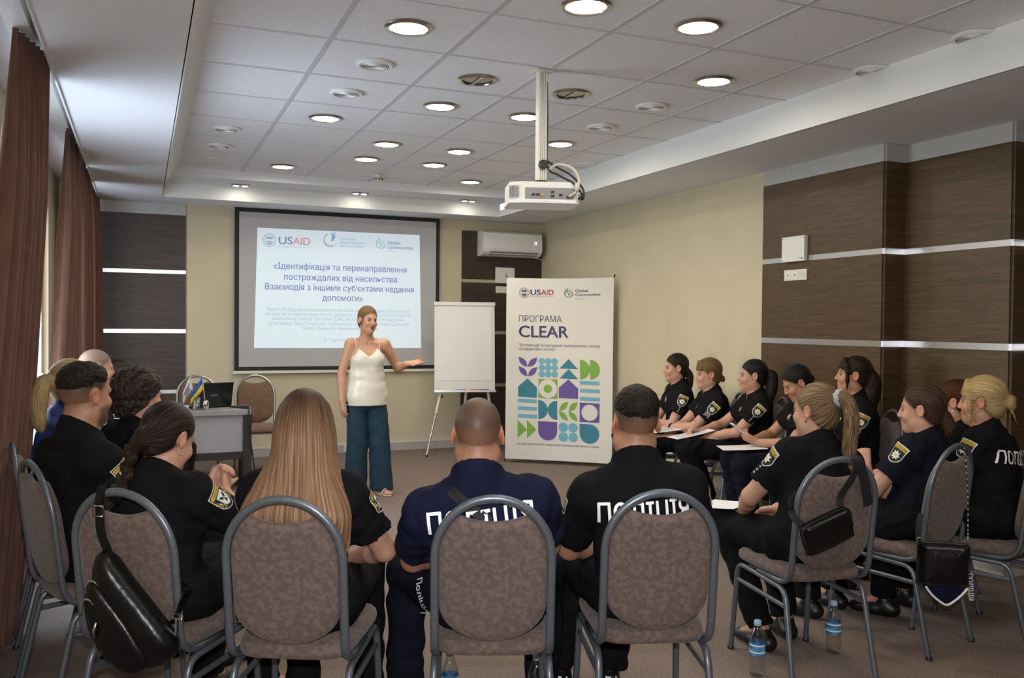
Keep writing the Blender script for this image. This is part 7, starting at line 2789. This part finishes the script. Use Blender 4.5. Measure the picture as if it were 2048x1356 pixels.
def slab(key, label, cen, rz, tl_, w, h, th, mt, name='mobile_phone', cat='phone'):
    Mx = pmat(key) @ Matrix.Translation(cen) @ Matrix.Rotation(math.radians(rz), 4, 'Z') @ Matrix.Rotation(math.radians(tl_[0]), 4, 'X') @ Matrix.Rotation(math.radians(tl_[1]), 4, 'Y')
    m = MB(); m.box((-w / 2, -h / 2, 0), (w / 2, h / 2, th), MT[mt], min(.004, th * .4))
    o = m.build(name)
    o.matrix_world = Mx
    tag(o, label, cat)
    m = MB(); m.box((-w / 2 + .004, -h / 2 + .006, th), (w / 2 - .004, h / 2 - .006, th + .0006), MT['laptop']); m.build('screen', o)
    return o


R = PPL['R3']
sheet('R3', 'printed sheets on the lap of the person writing with crossed legs', (-.01, .40, .650), 8, (-12, 3), 2)
stick('R3', 'pencil in the raised hand of the person with crossed legs', R.wr[1] + V(-.04, .075, -.02), R.wr[1] + V(.0, .035, .085), .0038, 'pencil')
slab('R3', 'black phone lying on the thigh of the person with crossed legs', (.12, .20, .615), 20, (5, 0), .075, .155, .009, 'dark_plastic')
sheet('R2', 'sheet under the crossed forearms of the person with the fair fringe', (-.03, .36, .632), 20, (-4, 0), 1)
stick('R2', 'pencil pointing down from the hand of the person with the fair fringe', R.wr[1] * 0 + PPL['R2'].wr[1] + V(-.05, .06, -.01), PPL['R2'].wr[1] + V(-.10, .16, -.035), .0038, 'pencil')
sheet('R4', 'blank sheets on the lap of the person looking down at a phone', (-.02, .36, .622), -4, (-3, 0), 2, lines=False)
slab('R4', 'white phone held up in both hands by the person looking down', (0, .375, .735), 4, (38, 0), .072, .150, .010, 'phone_white')
sheet('G', 'folded white sheet on the knee of the person with the scrunchie', (-.13, .40, .612), 24, (-6, -5), 1, .15, .21, lines=False)
sheet('H', 'green notebook on the lap of the person holding up a pencil', (-.03, .30, .632), 6, (-4, 0), 3, .15, .21, 'green_book', 'notebook', 'notebook', .004, False)
Rh = PPL['H']
stick('H', 'wooden pencil held upright by the person in the dark navy polo', Rh.wr[0] + V(.02, .07, .03), Rh.wr[0] + V(-.03, .05, .19), .004, 'pencil', tipm='pencil')

# --- small things worn
R = PPL['R2']
d = unit(R.wr[0] - R.el[0])
m_ = MB(); c0 = R.wr[0] - d * .018
m_.tube([Vector(c0 - d * .011), Vector(c0 + d * .011)], .0315, MT['webbing'], 18); m_.build('watch', R.root, True)


def earring(key, side, hoop, mt):
    R = PPL[key]
    m = MB()
    c = R.hc + R.HR @ (V(side * .080, -.004, -.046) * R.hs)
    if hoop:
        m.tube([Vector(c + R.HR @ V(0, hoop * math.sin(w), -hoop + hoop * math.cos(w))) for w in np.linspace(0, 2 * math.pi, 20)[:-1]], .0012, MT[mt], 6, closed=True)
    else:
        m.ellipsoid(Vector(c), (.0045, .0045, .0045), MT[mt], 10, 8)
    m.build('earring', R.root, True)


earring('I', -1, .020, 'chrome'); earring('RED', -1, 0, 'paper'); earring('R3', -1, 0, 'paper'); earring('R2', -1, 0, 'paper'); earring('C', 1, .006, 'gold'); earring('G', -1, 0, 'dark_plastic')
# reflective trims on trousers
R = PPL['E']
decal(R.trousers, None, [text_layer('Поліція', .115, .030, MT['reflect'], .05)], frame(V(-.265, .0, .55), V(.10, -.42, -.90), V(.90, -.35, .2)), 'leg_lettering', R.root)
decal(R.shirt, None, [(MT['webbing'], 0) + fan(rect(-.075, -.017, .075, .017))], frame(R.S(.885, -.03, -.06), V(.80, 0, -.60), V(.60, 0, .80)), 'bag_strap', R.root)
R = PPL['R2']
k0 = R.S(.02, -.09, .03); k1 = R.kn[0]
decal(R.trousers, None, [(MT['reflect'], 0) + fan(rect(-.016, -.055, .016, .055))], frame(k0 + (k1 - k0) * .72 + V(-.06, 0, 0), V(0, .95, .1), V(.25, -.1, .95)), 'reflective_band', R.root)
R = PPL['L3']
k1, a1 = R.kn[1], R.an[1]
for f, w, h in ((.52, .012, .15), (.92, .045, .010)):
    decal(R.trousers, None, [(MT['reflect'], 0) + fan(rect(-w / 2, -h / 2, w / 2, h / 2))], frame(k1 + (a1 - k1) * f + V(.06, -.02, 0), V(.25, .95, 0), V(0, 0, 1)), 'reflective_band', R.root)
R = PPL['F']
shoes_ = [o for o in R.root.children if o.name.startswith('shoe')]
for o in shoes_:
    cx = sum((v.co.x for v in o.data.vertices)) / len(o.data.vertices)
    ymin = min(v.co.y for v in o.data.vertices)
    L = [(MT['reflect'], 0) + fan(rect(-.022, .030, -.017, .072)), (MT['reflect'], 0) + fan(rect(-.022, .068, -.002, .073)), (MT['reflect'], 0) + fan(rect(.014, .030, .019, .072))]
    decal(o, None, L, frame((cx, ymin, 0), (1, 0, 0), (0, 0, 1)), 'reflective_mark', o, reach=.1)
